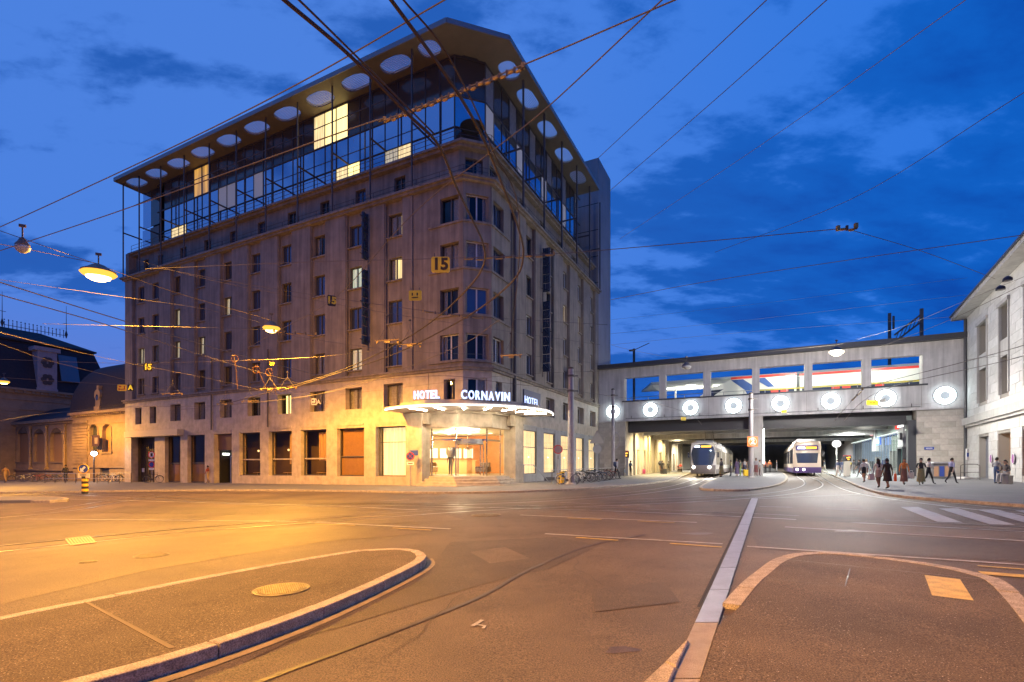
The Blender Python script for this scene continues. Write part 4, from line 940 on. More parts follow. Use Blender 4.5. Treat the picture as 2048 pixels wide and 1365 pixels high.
# flag signs with unlit letters down both fronts
def flag(word, at, z_top, step, face, name, label):
    th = T(name, label, 'sign', at)
    for i, c in enumerate(word):
        if c == ' ': continue
        z = z_top-step*i; me = text_mesh('letter', c, step*1.05, M('unlit_neon', (.02, .05, .09), .4) if 'unlit_neon' not in bpy.data.materials else bpy.data.materials['unlit_neon'], .05, .012)
        if face == 'R':
            o = ob('letter', me, th.o, Vector((at[0]-.08, at[1]-.42, z))-Vector(at)); o.rotation_euler = (R(90), 0, R(-90))
            th.part('letter_box', MB().box(at[0]-.04, at[0]+.05, at[1]-.72, at[1]-.12, z-step*.46, z+step*.46), M('sign_box', (.05, .07, .11), .5) if 'sign_box' not in bpy.data.materials else bpy.data.materials['sign_box'])
        else:
            o = ob('letter', me, th.o, Vector((at[0]-.42, at[1]-.08, z))-Vector(at)); o.rotation_euler = (R(90), 0, 0)
            th.part('letter_box', MB().box(at[0]-.70, at[0]-.14, at[1]-.04, at[1]+.05, z-step*.46, z+step*.46), bpy.data.materials['sign_box'])
    n = len(word)
    for i in (0, 4, 9, n-1):
        z = z_top-step*i
        th.part('bracket', MB().beam(at[:2]+(z,), (at[0], at[1]-.9, z) if face == 'R' else (at[0]-.9, at[1], z), .05), steel)
    a = (at[0], at[1]-.1) if face == 'R' else (at[0]-.1, at[1])
    th.part('spine', MB().cyl((*a, z_top+.4), (*a, z_top-step*n), .035, n=6), steel)
zt = fy(1090, 487, 0).z; zb = fy(1090, 688, 0).z
flag('HOTEL CORNAVIN', (9.7, -.02, 12.0), 18.75, .72, 'R', 'flag_sign', 'dark vertical HOTEL CORNAVIN sign on the short right front')
flag('HOTEL CORNAVIN', (-.02, 9.45, 12.0), 19.3, .68, 'L', 'flag_sign', 'dark vertical HOTEL CORNAVIN sign seen edge on along the long front')
H.part('street_plate', MB().box(-.10, -.06, 5.35-.35, 5.35+.35, 2.15, 2.5), blue_p)
# hand rail by the steps
H.part('hand_rail', MB().tube([(5.1, -.35, FL+.75), (6.3, -.8, FL+.75), (8.2, -1.3, .15)], .03, 6).cyl((5.4, -.45, .1), (5.4, -.45, FL+.75), .03).cyl((6.6, -.9, .1), (6.6, -.9, FL+.6), .03), steel_lt)
# ================================================================== RAILWAY BRIDGE
XB = 25.45
BR = T('railway_bridge', 'pale concrete railway bridge with open gallery windows spanning the tram street', 'bridge', (XB, -15.5, 0))
bconc = M('bridge_concrete', (.60, .58, .57), .8, var=.16, vscale=.7, bump=.1, bscale=14, streak=.3)
BR.part('abutment', MB().box(XB, XB+3, -2.95, -.03, -.1, 6.31), block_m[1]); BR.part('abutment', MB().box(XB+.02, XB+2.5, -30.9, -27.74, -.1, 6.31), joint_m)
BR.part('end_wall', MB().box(XB, XB+1.0, -2.85, -.03, 6.31, 11.85), bconc); BR.part('end_wall', MB().box(XB, XB+1.0, -30.9, -28.15, 6.31, 11.85), bconc)
BR.part('parapet', MB().box(XB, XB+.5, -28.15, -2.85, 6.31, 8.2), bconc)
BR.part('string_course', MB().box(XB-.08, XB+.1, -30.9, -.03, 6.13, 6.31), bconc)
for k in range(7): BR.part('panel_joint', MB().box(XB-.004, XB+.02, -2.9-4.2*k, -2.87-4.2*k, 6.33, 8.19), joint_m)
for k in range(8): BR.part('drain_spout', MB().cyl((XB-.05, -3.6-3.4*k, 6.4), (XB-.05, -3.6-3.4*k, 6.7), .03, n=6), steel)
BR.part('cable_run', MB().tube([(XB-.05, -28, 6.42), (XB-.05, -20, 6.40), (XB-.05, -3, 6.43)], .025, 5), dkgrey)
BR.part('sill', MB().box(XB-.06, XB+.55, -28.5, -2.6, 8.2, 8.34), dkgrey)
pil = [(-7.13, -6.47), (-11.46, -10.76), (-15.83, -15.18), (-20.17, -19.54), (-24.61, -23.96)]
for a, b in pil: BR.part('pillar', MB().box(XB+.03, XB+.7, a, b, 8.3, 10.8), bconc)
BR.part('lintel_beam', MB().box(XB, XB+.75, -28.15, -2.85, 10.8, 11.85), bconc)
BR.part('roof', MB().box(XB-.5, XB+4.0, -31.2, -.05, 11.87, 12.12), dkgrey); BR.part('roof_edge', MB().box(XB-.55, XB-.45, -31.2, -.05, 11.85, 12.3), dkgrey)
BR.part('roof_soffit', MB().box(XB+.76, XB+4.0, -30.9, -.1, 11.4, 11.5), white_p)
for k, (y0, y1) in enumerate([(-15.6, -13.5), (-17.8, -16.3), (-20.5, -19.0), (-23.9, -22.0), (-27.6, -25.0), (-21.8, -20.9)]): BR.part('tube_light', MB().box(XB+1.4, XB+1.5, y0, y1, 11.15, 11.25), E_tube)
BR.part('dark_beam', MB().box(XB+1.2, XB+2.2, -27.7, -3.0, 5.0, 6.4), dkgrey)
BR.part('deck', MB().box(XB+.5, XB+40, -40, 10, 6.4, 7.2), grey_p)
BR.part('pier', MB().box(XB+.05, XB+1.3, -16.12, -14.96, 0, 6.31), concrete, bevel=.03); BR.part('pier', MB().box(XB-.06, XB+.1, -15.95, -15.2, 6.31, 8.2), bconc)
# stone courses of the right abutment, block by block
def courses(th, plane, u0, u1, z0, z1, bh, bl, holes=(), d=.05, seed=1, axis='x', parent=None, sgn=-1, mats=block_m, face=0.0):
    r = random.Random(seed); z = z0; row = 0; cache = {}
    while z < z1-.05:
        h = min(bh, z1-z); u = u0-(bl*.5 if row % 2 else 0)
        while u < u1:
            a, b = max(u, u0), min(u+bl, u1); u += bl
            segs = [(a, b)]
            for h0, h1, g0, g1 in holes:
                if g0 < z+h*.5 < g1:
                    ns = []
                    for p, q in segs:
                        if h1 <= p or h0 >= q: ns.append((p, q))
                        else:
                            if h0 > p: ns.append((p, h0))
                            if h1 < q: ns.append((h1, q))
                    segs = ns
            for p, q in segs:
                if q-p < .06: continue
                mi = r.randrange(3); w = round(q-p-.015, 2); key = (w, round(h, 2), mi); pr = r.uniform(0, .012)
                if key not in cache:
                    mb = MB()
                    if axis == 'x': mb.box(-d, 0, -w/2, w/2, 0, h-.014)
                    else: mb.box(-w/2, w/2, 0, d, 0, h-.014)
                    cache[key] = mesh('stone_block', mb, mats[mi])
                lo = Vector((plane-pr, (p+q)/2, z)) if axis == 'x' else Vector(((p+q)/2, plane+pr, z))
                ob('stone_block', cache[key], parent or th.o, lo-th.base)
        z += bh; row += 1
courses(BR, XB+.02, -30.88, -27.76, .3, 6.1, .48, 1.05, seed=4)
courses(BR, XB, -2.9, -.05, .2, 6.1, .48, 1.1, seed=5)
# ring lights
ys_ring = [-1.65, -5.6, -9.58, -13.57, -17.58, -21.58, -25.62, -29.6]
names = ['first ring light from the hotel, behind the tall pole', 'second ring light from the hotel', 'third ring light from the hotel', 'fourth ring light, left of the centre pier', 'fifth ring light, right of the centre pier', 'sixth ring light from the hotel', 'seventh ring light, behind the yellow trolley sign', 'last ring light, beside the station building']
for y, n in zip(ys_ring, names):
    t = T('ring_light', 'glowing white '+n+' on the bridge parapet', 'light', (XB-.02, y, 7.25), group='ring lights along the bridge parapet')
    t.part('tube', MB().tube([(XB-.14, y+.53*math.cos(R(a)), 7.25+.53*math.sin(R(a))) for a in range(0, 360, 15)], .19, 8, closed=True), E_ring, smooth=True)
    t.part('back_plate', MB().lathe([(.80, XB-.03), (.80, XB-.002)], (0, y, 7.25), 24, axis='x'), M('ring_plate', (.17, .17, .18), .6) if 'ring_plate' not in bpy.data.materials else bpy.data.materials['ring_plate'])
# ------------------------------------------------------------------ underpass
UP = T('underpass', 'long lit underpass with metal ceiling beyond the bridge front', 'underpass', (XB+3, -15, 0))
ceil_m = M('metal_ceiling', (.16, .155, .155), .25, metal=.6, var=.12, vscale=1)
for i in range(14):
    for j in range(9):
        x0, y0 = XB+2.4+i*2.5, -27.6+j*2.74
        UP.inst('ceiling_panel', bpy.data.meshes.get('ceiling_panel') or mesh('ceiling_panel', MB().box(.01, 2.48, .01, 2.72, 0, .06), ceil_m), (x0, y0, 5.75))
UP.part('ceiling', MB().box(XB+2.3, XB+66, -30, 2, 5.85, 6.3), dkgrey)
for x, z, m_ in ((34, 5.1, grey_p), (40, 4.85, bconc), (47, 4.9, dkgrey), (56, 4.9, bconc), (66, 4.8, dkgrey)): UP.part('cross_beam', MB().box(x, x+.8, -27.6, -3, z, 5.74), m_)
yellowwall = M('underpass_stone', (.50, .44, .33), .7, var=.12, vscale=1.2)
doors = [(31.0, 32.3, .2, 3.3), (34.6, 35.9, .2, 3.3), (38.0, 39.2, .2, 3.3), (45.0, 46.6, .2, 3.3), (50.0, 51.6, .2, 3.3), (57, 58.6, .2, 3.3)]
UP.part('side_wall', MB().wall('y', -2.95, .5, XB+3, 92, -.1, 5.75, doors), yellowwall); UP.part('wall_backing', MB().box(XB+3, 92, -1.6, -1.4, -.1, 5.7), M('door_brown', (.10, .06, .03), .6))
for x in (29.5, 33.2, 37.0, 42.0, 48.0, 54.0, 60, 66): UP.part('pilaster', MB().box(x-.4, x+.4, -3.2, -2.94, -.1, 5.75), yellowwall)
UP.part('back_wall', MB().box(92, 92.5, -30, 2, 0, 6), M('far_wall', (.16, .16, .17), .7, var=.3, vscale=.4))
def disc_light(x, y, z=5.70, r=.28): UP.part('ceiling_light', MB().lathe([(r*1.2, z+.03), (r*1.2, z), (r, z-.03), (.001, z-.03)], (x, y, 0), 14), E_disc)
for x in (29.3, 32.2, 36.5, 43, 50, 60): disc_light(x, -4.2)
for x in (29.5, 33.5, 38.5, 44.0, 51.0, 60): disc_light(x, -25.4)
for x in (36, 44, 54): disc_light(x, -17.4, 5.70, .2)
for x, y in ((44, -12), (62, -9), (75, -14), (75, -22), (62, -19), (52, -14.5)): UP.part('tube_light', MB().box(x, x+.12, y-1.2, y+1.2, 5.55, 5.62), E_tube)
UP.part('pier_light', MB().box(XB+1.32, XB+1.44, -16.25, -16.13, 1.6, 5.6), E_tube)
for x in (43, 52, 61, 70, 79): UP.part('column', MB().cyl((x, -15.5, 0), (x, -15.5, 5.75), .35, n=12), concrete)
for x, y, p, c in ((30.5, -4.6, 260, (1, .74, .32)), (36.5, -4.6, 260, (1, .74, .32)), (46, -5, 300, (1, .80, .42)), (58, -6, 420, (1, .9, .7)), (31, -24.8, 420, (.92, 1, .93)), (38.5, -24.8, 420, (.92, 1, .93)), (49, -24, 420, (.94, 1, .95)), (62, -22, 420, (1, .97, .92)), (37, -15.5, 420, (1, .98, .95)), (29.2, -18.6, 300, (1, .97, .93)), (29.2, -8.0, 260, (1, .90, .72)), (75, -14, 420, (.95, .97, 1))):
    lamp('underpass_light', fw(x, y, 5.35), p*9.0, c, .25, spot=168, blend=.5)
# --- shop fronts on the right of the underpass
SH = T('shop_arcade', 'row of glass shop fronts under the right side of the bridge', 'shop', (XB+2, -27.6, 0))
SH.part('portal_post', MB().box(XB+.1, XB+.75, -27.95, -27.2, .2, 5.3), dkgrey)
shop_in = Memit('shop_interior_light', (.72, .95, .84), 1.1); shop_in2 = Memit('shop_interior_blue', (.55, .75, 1), 1.2)
for i in range(22):
    x = XB+.9+i*1.35; g = .4
    SH.inst('glass_panel', bpy.data.meshes.get('shop_glass') or mesh('shop_glass', MB().box(.03, 1.32, 0, .02, 0, 4.2), glass_clear), (x, -27.55, g)); SH.inst('mullion', bpy.data.meshes.get('shop_mullion') or mesh('shop_mullion', MB().box(-.02, .02, -.02, .03, 0, 4.2), grey_p), (x, -27.55, g))
SH.part('fascia', MB().box(XB+.9, XB+32, -27.62, -27.3, 4.6, 5.75), M('fascia_glass', (.20, .24, .23), .3)); SH.part('light_trough', MB().box(XB+.9, XB+32, -27.36, -27.28, 4.52, 4.60), Memit('trough_light', (.9, 1, .92), 1.3))
SH.part('back_wall', MB().box(XB+.9, XB+14, -28.7, -28.6, .4, 4.6), shop_in); SH.part('back_wall', MB().box(XB+14, XB+32, -28.7, -28.6, .4, 4.6), shop_in2)  # walls glow themselves, standing in for the lit shop interior
UP.part('side_wall', MB().box(XB+32, 92, -28.6, -27.5, -.1, 5.75), grey_p)
SH.part('shop_floor', MB().box(XB+.9, XB+32, -30, -27.6, .35, .44), white_p)
for i, (x, h, m_) in enumerate([(28.0, 1.6, white_p), (30.5, 2.2, M('green_blind', (.30, .42, .30), .7)), (33, 1.3, white_p), (36, 2.5, grey_p), (40, 1.6, blue_p), (44, 2.0, white_p), (48, 1.5, grey_p)]): SH.part('display_shelf', MB().box(x, x+1.4, -28.5, -28.1, .44, .44+h), m_)
SH.part('door_surround', MB().box(XB+1.6, XB+3.6, -27.5, -27.15, 3.0, 5.6), grey_p); od = SH.part('door', MB().box(XB+1.7, XB+3.5, -27.5, -27.4, .4, 3.0), M('teal_door', (.05, .20, .18), .3)); SH.part('door_frame', MB().box(XB+1.6, XB+1.72, -27.5, -27.1, .4, 3.1).box(XB+3.48, XB+3.6, -27.5, -27.1, .4, 3.1).box(XB+1.6, XB+3.6, -27.5, -27.1, 2.95, 3.1), dkgrey, od)
SH.part('door_surround', MB().box(XB+14, XB+16, -27.5, -27.15, 3.0, 5.6), grey_p)
def wall_sign(x0, x1, z0, z1, y, mat, name, label, text=None, tmat=None):
    t = T(name, label, 'sign', (x0, y, z0)); t.part('sign_box', MB().box(x0, x1, y, y+.15, z0, z1), mat)
    if text:
        me = text_mesh('lettering', text, (z1-z0)*.9, tmat, .02, .01); o = ob('lettering', me, t.o, ((x1-x0)/2, .17, (z1-z0)/2)); o.rotation_euler = (R(90), 0, R(180))
    return t
E_sign = Memit('white_sign_face', (1, .97, .95), 1.8)
wall_sign(XB+3.0, XB+3.8, 4.75, 5.45, -27.14, Memit('red_sign_face', (1, .10, .08), 1.2), 'shop_sign', 'small square red sign above the nearest shop door')
wall_sign(XB+1.3, XB+2.9, 4.85, 5.35, -27.14, E_sign, 'shop_sign', 'white lit sign strip above the nearest shop door')
wall_sign(XB+1.9, XB+2.6, 3.75, 4.35, -27.14, dkgrey, 'wall_screen', 'small black screen on the grey wall above the shop door')
wall_sign(XB+11.0, XB+13.0, 3.6, 4.4, -27.2, M('blue_sign', (.05, .10, .35), .5, emit=(.15, .3, 1), estr=.6), 'shop_sign', 'blue sign with white letters further along the shops', 'Plus', E_sign)
wall_sign(XB+15, XB+16, 4.8, 5.3, -27.14, Memit('pink_sign_face', (1, .5, .5), 1.2), 'shop_sign', 'small pink and white sign above the farther shop door')
# ------------------------------------------------------------------ train and platform roofs on the bridge
TR = T('railway_train', 'white commuter train with red roof line and blue curved stripes on the bridge', 'train', (XB+6, -10, 7.2))
trw = M('train_white', (.80, .80, .72), .35, emit=(1, 1, .85), estr=.12); trr = M('train_red', (.75, .06, .05), .4, emit=(1, .1, .05), estr=.15); trb = M('train_blue', (.06, .14, .42), .4); try_ = M('train_yellow', (.75, .62, .05), .4)  # white and red glow faintly, standing in for tube light on the train
xt = XB+6.0
def train_nose(u, v):                                  # swept nose towards the hotel
    y = -13.5+4.6*(1-(v**2.2))*1.0*min(1, 1)*(1 if u >= 0 else 0); return (xt+2.8*u, y, 7.5+3.4*v)
TR.part('nose', MB().grid(train_nose, 6, 12), trw, smooth=True)
mb = MB(); prof = [(-13.5+4.6*(1-((k/12)**2.2)), 7.5+3.4*k/12) for k in range(13)]
mb.add([(xt, y, z) for y, z in prof]+[(xt, -13.5, 7.5)], [tuple(range(14))]); TR.part('nose_side', mb, trw)
mb = MB(); mb.add([(xt-.02, y-.25, z-.05) for y, z in prof[2:9]]+[(xt-.02, y-1.5, z) for y, z in prof[2:9]][::-1], [tuple(range(14))]); TR.part('cab_window', mb, glass_dk)
TR.part('car_body', MB().box(xt, xt+2.8, -19.2, -13.5, 7.5, 10.9), trw); TR.part('car_body', MB().box(xt, xt+2.8, -30, -19.5, 7.5, 10.75), trw)
TR.part('roof_line', MB().box(xt-.03, xt+.4, -19.2, -13.0, 10.75, 11.0), trr); TR.part('roof_line', MB().box(xt-.03, xt+.4, -30, -19.5, 10.62, 10.85), trr)
mb = MB(); mb.add([(xt-.035, y, z) for y, z in [(-13.0, 10.7), (-14.2, 10.7), (-15.6, 9.6), (-16.0, 8.4), (-14.9, 8.4), (-14.4, 9.5)]], [tuple(range(6))]); TR.part('blue_stripe', mb, trb)
mb = MB(); mb.add([(xt-.035, y, z) for y, z in [(-15.2, 10.7), (-16.3, 10.7), (-17.2, 9.7), (-16.6, 9.7)]], [tuple(range(4))]); TR.part('blue_stripe', mb, trb)
TR.part('window_band', MB().box(xt-.03, xt, -19.0, -15.8, 8.3, 9.35), glass_dk); TR.part('yellow_stripe', MB().box(xt-.04, xt, -29.5, -15.8, 9.35, 9.50), try_); TR.part('window_band', MB().box(xt-.03, xt, -29.5, -19.7, 8.3, 9.33), glass_dk)
for y in (-17.2, -18.1, -22.6, -23.5, -26.2): TR.part('door', MB().box(xt-.05, xt-.01, y-.35, y+.35, 7.6, 9.3), trr)
TR.part('inter_car_gap', MB().box(xt+.2, xt+2.6, -19.5, -19.2, 7.6, 10.6), dkgrey)
PC = T('platform_roof', 'lit flat platform roof seen through the left gallery windows', 'roof', (XB+14, -8, 7.2))
PC.part('roof_slab', MB().prism([(XB+11, -3.5), (XB+11, -31), (XB+17, -31), (XB+17, -1)], 11.6, 11.9), M('platform_roof_paint', (.55, .56, .48), .6))
for k in range(5): PC.part('roof_rib', MB().box(XB+11.5+k*1.1, XB+11.7+k*1.1, -31, -3.6, 11.35, 11.6), white_p)
for y in (-6, -12, -18, -24): PC.part('post', MB().box(XB+13.9, XB+14.1, y-.1, y+.1, 7.2, 11.6), grey_p)
for y in (-5.5, -8.5, -11.5): PC.part('tube_light', MB().box(XB+12.6, XB+12.75, y-1, y+.8, 11.15, 11.25), E_tube)
PC.part('platform', MB().box(XB+10.5, XB+17.5, -31, -1, 7.2, 7.9), grey_p)
lamp('platform_light', fw(XB+13, -8, 10.8), 800, (1, 1, .82), .3); lamp('platform_light', fw(XB+3.4, -19, 11.0), 600, (.95, 1, .88), .3); lamp('platform_light', fw(XB+3.4, -26, 11.0), 500, (.95, 1, .88), .3)
RLN = T('platform_railing', 'thin steel railing along the bridge walkway behind the gallery', 'railing', (XB+2.2, -9, 7.2))
for z in (8.5, 8.95): RLN.part('rail', MB().tube([(XB+2.2, -28, z), (XB+2.2, -3, z)], .03, 6), steel_lt)
for k in range(14): RLN.part('baluster', MB().cyl((XB+2.2, -3-k*1.9, 7.2), (XB+2.2, -3-k*1.9, 8.95), .03, n=6), steel_lt)
def mast(px, py0, py1, x, label, arm=None):
    p, q = fx(px, py0, x), fx(px, py1, x); t = T('catenary_mast', label, 'mast', (p.x, p.y, 7.2)); t.part('post', MB().box(p.x-.15, p.x+.15, p.y-.15, p.y+.15, 7.2, q.z), steel); return t, p, q
t, p, q = mast(1268, 726, 698, XB+20, 'short dark railway mast near the hotel end of the bridge'); t.part('arm', MB().beam((p.x, p.y, q.z-.2), (p.x, p.y-2.2, q.z+.6), .08), steel); t.part('lamp_head', MB().box(p.x-.2, p.x+.2, p.y+.1, p.y+.7, q.z-.3, q.z-.1), steel)
t, p, q = mast(1843, 672, 618, XB+16, 'tall dark railway mast with diagonal lattice beam by the station')
for dz_ in (0, .8): t.part('lattice_beam', MB().beam((p.x, p.y, q.z-.6-dz_), (p.x, p.y+2.4, q.z-2.6-dz_), .18), steel)
for k in range(6): t.part('lattice_bar', MB().beam((p.x, p.y+.4*k, q.z-.6-.333*k), (p.x, p.y+.4*k+.4, q.z-1.4-.333*k-.333), .07), steel)
t, p, q = mast(1779, 680, 627, XB+22, 'thin dark railway mast left of the lattice beam'); t.part('insulator', MB().cyl((p.x, p.y-.4, q.z-2), (p.x, p.y-.4, q.z-.4), .12, n=8), steel)
# ================================================================== STATION BUILDING
sa = R(-5.0)
class TS(T):
    pass
ST = T('station_building', 'pale stone station wing with tall narrow windows at the right edge', 'building', (XB-.1, -30.95, 0)); ST.o.rotation_euler = (0, 0, FANG-R(5)); ST.base = Vector((0, 0, 0))
# local frame: x runs from the far corner (0) towards the viewer (negative x), the front faces +y
def st_local(px, py):
    w = ST.o.matrix_basis.inverted() if False else None
    a = FANG-R(5); o = ST.o.location; ux = Vector((math.cos(a), math.sin(a), 0)); uy = Vector((-math.sin(a), math.cos(a), 0))
    d = ray(px, py); t = uy.dot(o)/uy.dot(d); p = Vector((0, 0, CAMH))+d*t; return (p-o).dot(ux), p.z
def rng(px0, px1, py0, py1):
    a, b = st_local(px0, (py0+py1)/2)[0], st_local(px1, (py0+py1)/2)[0]; m = (px0+px1)/2; return (min(a, b), max(a, b), st_local(m, py1)[1], st_local(m, py0)[1])
g0 = .1
u1 = rng(1957, 1974.5, 637, 802); u2 = rng(2000, 2018, 608, 787); d1 = rng(1957, 1977, 872, 957); d2 = rng(1995, 2021, 866, 968)
sp = u2[0]-u1[0]; u3 = (u2[0]+sp, u2[1]+sp, u2[2], u2[3]); u1 = (u1[0], u1[1], u2[2], u2[3]); u4 = (u3[0]+sp, u3[1]+sp, u2[2], u2[3])
d2 = (d2[0], d2[1], g0, d2[3]); d1 = (d1[0], d1[1], g0, d2[3]); d3 = (d2[0]+(d2[0]-d1[0])*1.0, d2[1]+(d2[0]-d1[0]), g0, d2[3])
zc = st_local(2048, 802)[1]; ze = CAMH+(st_local(1985, 566)[1]-CAMH)*(1-.9/17.2)
ST.part('wall', MB().wall('y', -.6, .55, -34, 0, -.2, ze, [u1, u2, u3, u4, d1, d2, d3]), joint_m, local=True)
ST.part('core', MB().box(-34, -.1, -8, -2.2, -.2, ze), dark_m, local=True)
ST.part('string_course', MB().box(-34, .25, -.1, .28, zc-.55, zc), stone_gr, local=True); ST.part('string_course', MB().box(-34, .2, -.1, .16, zc-.75, zc-.55), stone_gr, local=True)
ST.part('eave', MB().prism([(-34, .9), (.35, .9), (.35, -6), (-34, -6)], ze, ze+.28), stone_gr, local=True); ST.part('roof', MB().add([(-34, 1.0, ze+.28), (.45, 1.0, ze+.28), (.45, -6, ze+1.5), (-34, -6, ze+1.5), (-34, 1.0, ze+.42), (.45, 1.0, ze+.42), (.45, -6, ze+1.7), (-34, -6, ze+1.7)], [(0, 3, 2, 1), (4, 5, 6, 7), (0, 1, 5, 4), (1, 2, 6, 5), (2, 3, 7, 6), (3, 0, 4, 7)]), dkgrey, local=True)
sb = T.__new__(T); sb.base = Vector((0, 0, 0)); sb.o = ST.o
st_mats = [M('station_stone_%d' % i, c, .75, var=.12, vscale=2, bump=.15, bscale=20) for i, c in enumerate([(.52, .52, .50), (.56, .56, .54), (.49, .485, .46)])]
courses(sb, -.05, -19, 0, zc, ze, .62, 1.5, [u1, u2, u3, u4], seed=8, axis='y', mats=st_mats); courses(sb, -.05, -19, 0, .05, zc-.75, .62, 1.5, [d1, d2, d3], seed=9, axis='y', mats=st_mats)
for h in (u1, u2, u3, u4):
    mb = MB(); mb.box(h[0]-.18, h[0], -.1, .08, h[2], h[3]); mb.box(h[1], h[1]+.18, -.1, .08, h[2], h[3]); mb.box(h[0]-.25, h[1]+.25, -.1, .14, h[3], h[3]+.25); o = ST.part('window_surround', mb, stone_gr, local=True)
    zm = h[2]+(h[3]-h[2])*.52
    ST.part('spandrel', MB().box(h[0], h[1], -.25, -.02, zm-.55, zm+.55), stone_gr, o, local=True)
    ST.part('pane', MB().box(h[0], h[1], -.45, -.42, h[2], zm-.55), glass_dk, o, local=True); ST.part('pane', MB().box(h[0], h[1], -.45, -.42, zm+.55, h[3]), glass_dk, o, local=True); ST.part('louvre', MB().box(h[0]+.05, h[1]-.05, -.4, -.36, h[2], zm-.9), M('brown_shutter', (.20, .15, .12), .6) if 'brown_shutter' not in bpy.data.materials else bpy.data.materials['brown_shutter'], o, local=True)
o = ST.part('door', MB().box(d1[0], d1[1], -.5, -.4, d1[2], d1[3]), M('grey_door', (.16, .17, .20), .5), local=True); ST.part('door_handle', MB().box(d1[0]+.5, d1[0]+.56, -.4, -.33, 1.0, 2.6), steel_lt, o, local=True)
amber_w = M('amber_wall', (.55, .30, .10), .6)
for h in (d2, d3):
    ST.part('recess', MB().box(h[0]-.02, h[1]+.02, -2.1, -2.0, .1, h[3]).box(h[0]-.1, h[0]-.02, -2.1, -.6, .1, h[3]).box(h[1]+.02, h[1]+.1, -2.1, -.6, .1, h[3]), amber_w, local=True); ST.part('recess_light', MB().box(h[0]+.1, h[1]-.1, -1.4, -1.3, h[3]-.12, h[3]-.06), Memit('amber_light', (1, .55, .2), 12) if 'amber_light' not in bpy.data.materials else bpy.data.materials['amber_light'], local=True)
    ST.part('sill_step', MB().box(h[0], h[1], -.9, -.02, .05, .85), stone_gr, local=True)
pd = st_local(1985, 918); 
for px, n in ((1985, 'purple oval plaque beside the grey station door'), (2030, 'purple oval plaque right of the lit station window')):
    lx, lz = st_local(px, 918); t = T('oval_plaque', n, 'plaque', (0, 0, 0)); t.o.location = ST.o.matrix_world @ Vector((0, 0, 0)) if False else ST.o.location+Vector((math.cos(FANG-R(5)), math.sin(FANG-R(5)), 0))*lx+Vector((-math.sin(FANG-R(5)), math.cos(FANG-R(5)), 0))*.06+Vector((0, 0, lz)); t.o.rotation_euler = (0, 0, FANG-R(5))
    t.part('plate', MB().lathe([(.30, 0), (.30, .04), (.001, .04)], (0, 0, 0), 20, axis='y', sx=.8), M('purple_enamel', (.30, .08, .30), .5) if 'purple_enamel' not in bpy.data.materials else bpy.data.materials['purple_enamel'], local=True); t.part('rim', MB().tube([(.24*math.cos(R(a)), .03, .30*math.sin(R(a))) for a in range(0, 360, 20)], .02, 5, closed=True), white_p, local=True)
ST.part('rain_pipe', MB().cyl((-.35, .12, .1), (-.35, .12, ze-.1), .10, n=8), dkgrey, local=True)
# ================================================================== OLD POST OFFICE (left)
PO = T('old_post_office', 'ornate old stone building with dark mansard roofs left of the hotel', 'building', (2, 50, 0))
post = M('old_sandstone', (.34, .25, .155), .8, var=.2, vscale=1.5, bump=.2, bscale=18); slate = M('slate_roof', (.032, .026, .03), .8, var=.2, vscale=4, bump=.2, bscale=25); shutter = M('roller_shutter', (.36, .22, .10), .6); 
def arch_piece(x, t, y0, y1, zs, zt, n=10):
    c, r = (y0+y1)/2, (y1-y0)/2; pts = [(c+r*math.cos(math.pi*k/n), zs+r*.8*math.sin(math.pi*k/n)) for k in range(n+1)]
    mb = MB()
    for k in range(n):
        (ya, za), (yb, zb_) = pts[k], pts[k+1]; mb.add([(x, ya, za), (x, yb, zb_), (x, yb, zt), (x, ya, zt), (x+t, ya, za), (x+t, yb, zb_), (x+t, yb, zt), (x+t, ya, zt)], [(0, 1, 2, 3), (4, 7, 6, 5), (0, 4, 5, 1), (3, 2, 6, 7)])
    return mb
px2 = 1.6
yp0, yp1 = 42.7, fx(146, 900, px2).y; zc1 = fx(200, 822, px2).z
aw = [(fx(p1, 900, px2).y, fx(p0, 900, px2).y, fx(p0, 905, px2).z, fx(p0, 862, px2).z) for p0, p1 in ((180, 196), (206, 223))]
PO.part('pavilion_wall', MB().wall('x', px2, .5, yp0, yp1, -.6, zc1, [(min(a, b), max(a, b), z0, z1+.7) for a, b, z0, z1 in aw]+[(fx(218, 945, px2).y, fx(200, 945, px2).y, fx(210, 951, px2).z, fx(210, 936, px2).z)]), post)
def arched_window(x, a, b, z0, zs, fill, nm='arched_window'):
    a, b = min(a, b), max(a, b)
    o = PO.part('window_arch', arch_piece(x, .45, a, b, zs, zs+.7), post)
    PO.part('surround', MB().box(x-.08, x+.02, a-.14, a, z0, zs).box(x-.08, x+.02, b, b+.14, z0, zs).tube([(x-.03, (a+b)/2+((b-a)/2+.07)*math.cos(math.pi*k/10), zs+((b-a)/2*.8+.07)*math.sin(math.pi*k/10)) for k in range(11)], .07, 5).box(x-.14, x+.05, a-.25, b+.25, z0-.16, z0), post, o)
    PO.part('shutter', MB().box(x+.30, x+.34, a, b, z0, zs+(b-a)*.42), fill, o)
    for k in range(6): PO.part('slat', MB().box(x+.27, x+.30, a, b, z0+.15+k*.3, z0+.19+k*.3), fill, o)
for i, (a, b, z0, z1) in enumerate(aw): arched_window(px2, a, b, z0, z1, glass_dk if i == 0 else shutter)
PO.part('cellar_window', MB().box(px2+.2, px2+.25, fx(218, 945, px2).y, fx(200, 945, px2).y, fx(210, 951, px2).z, fx(210, 936, px2).z), dkgrey)
for c_, (ya, yb) in enumerate(((yp0+.05, yp0+1.0), (fx(176, 900, px2).y, yp1))):
    z = 1.6
    while z < zc1-1.2:
        PO.part('quoin', MB().box(px2-.1, px2+.1, ya, yb, z+.02, z+.30), post); z += .34
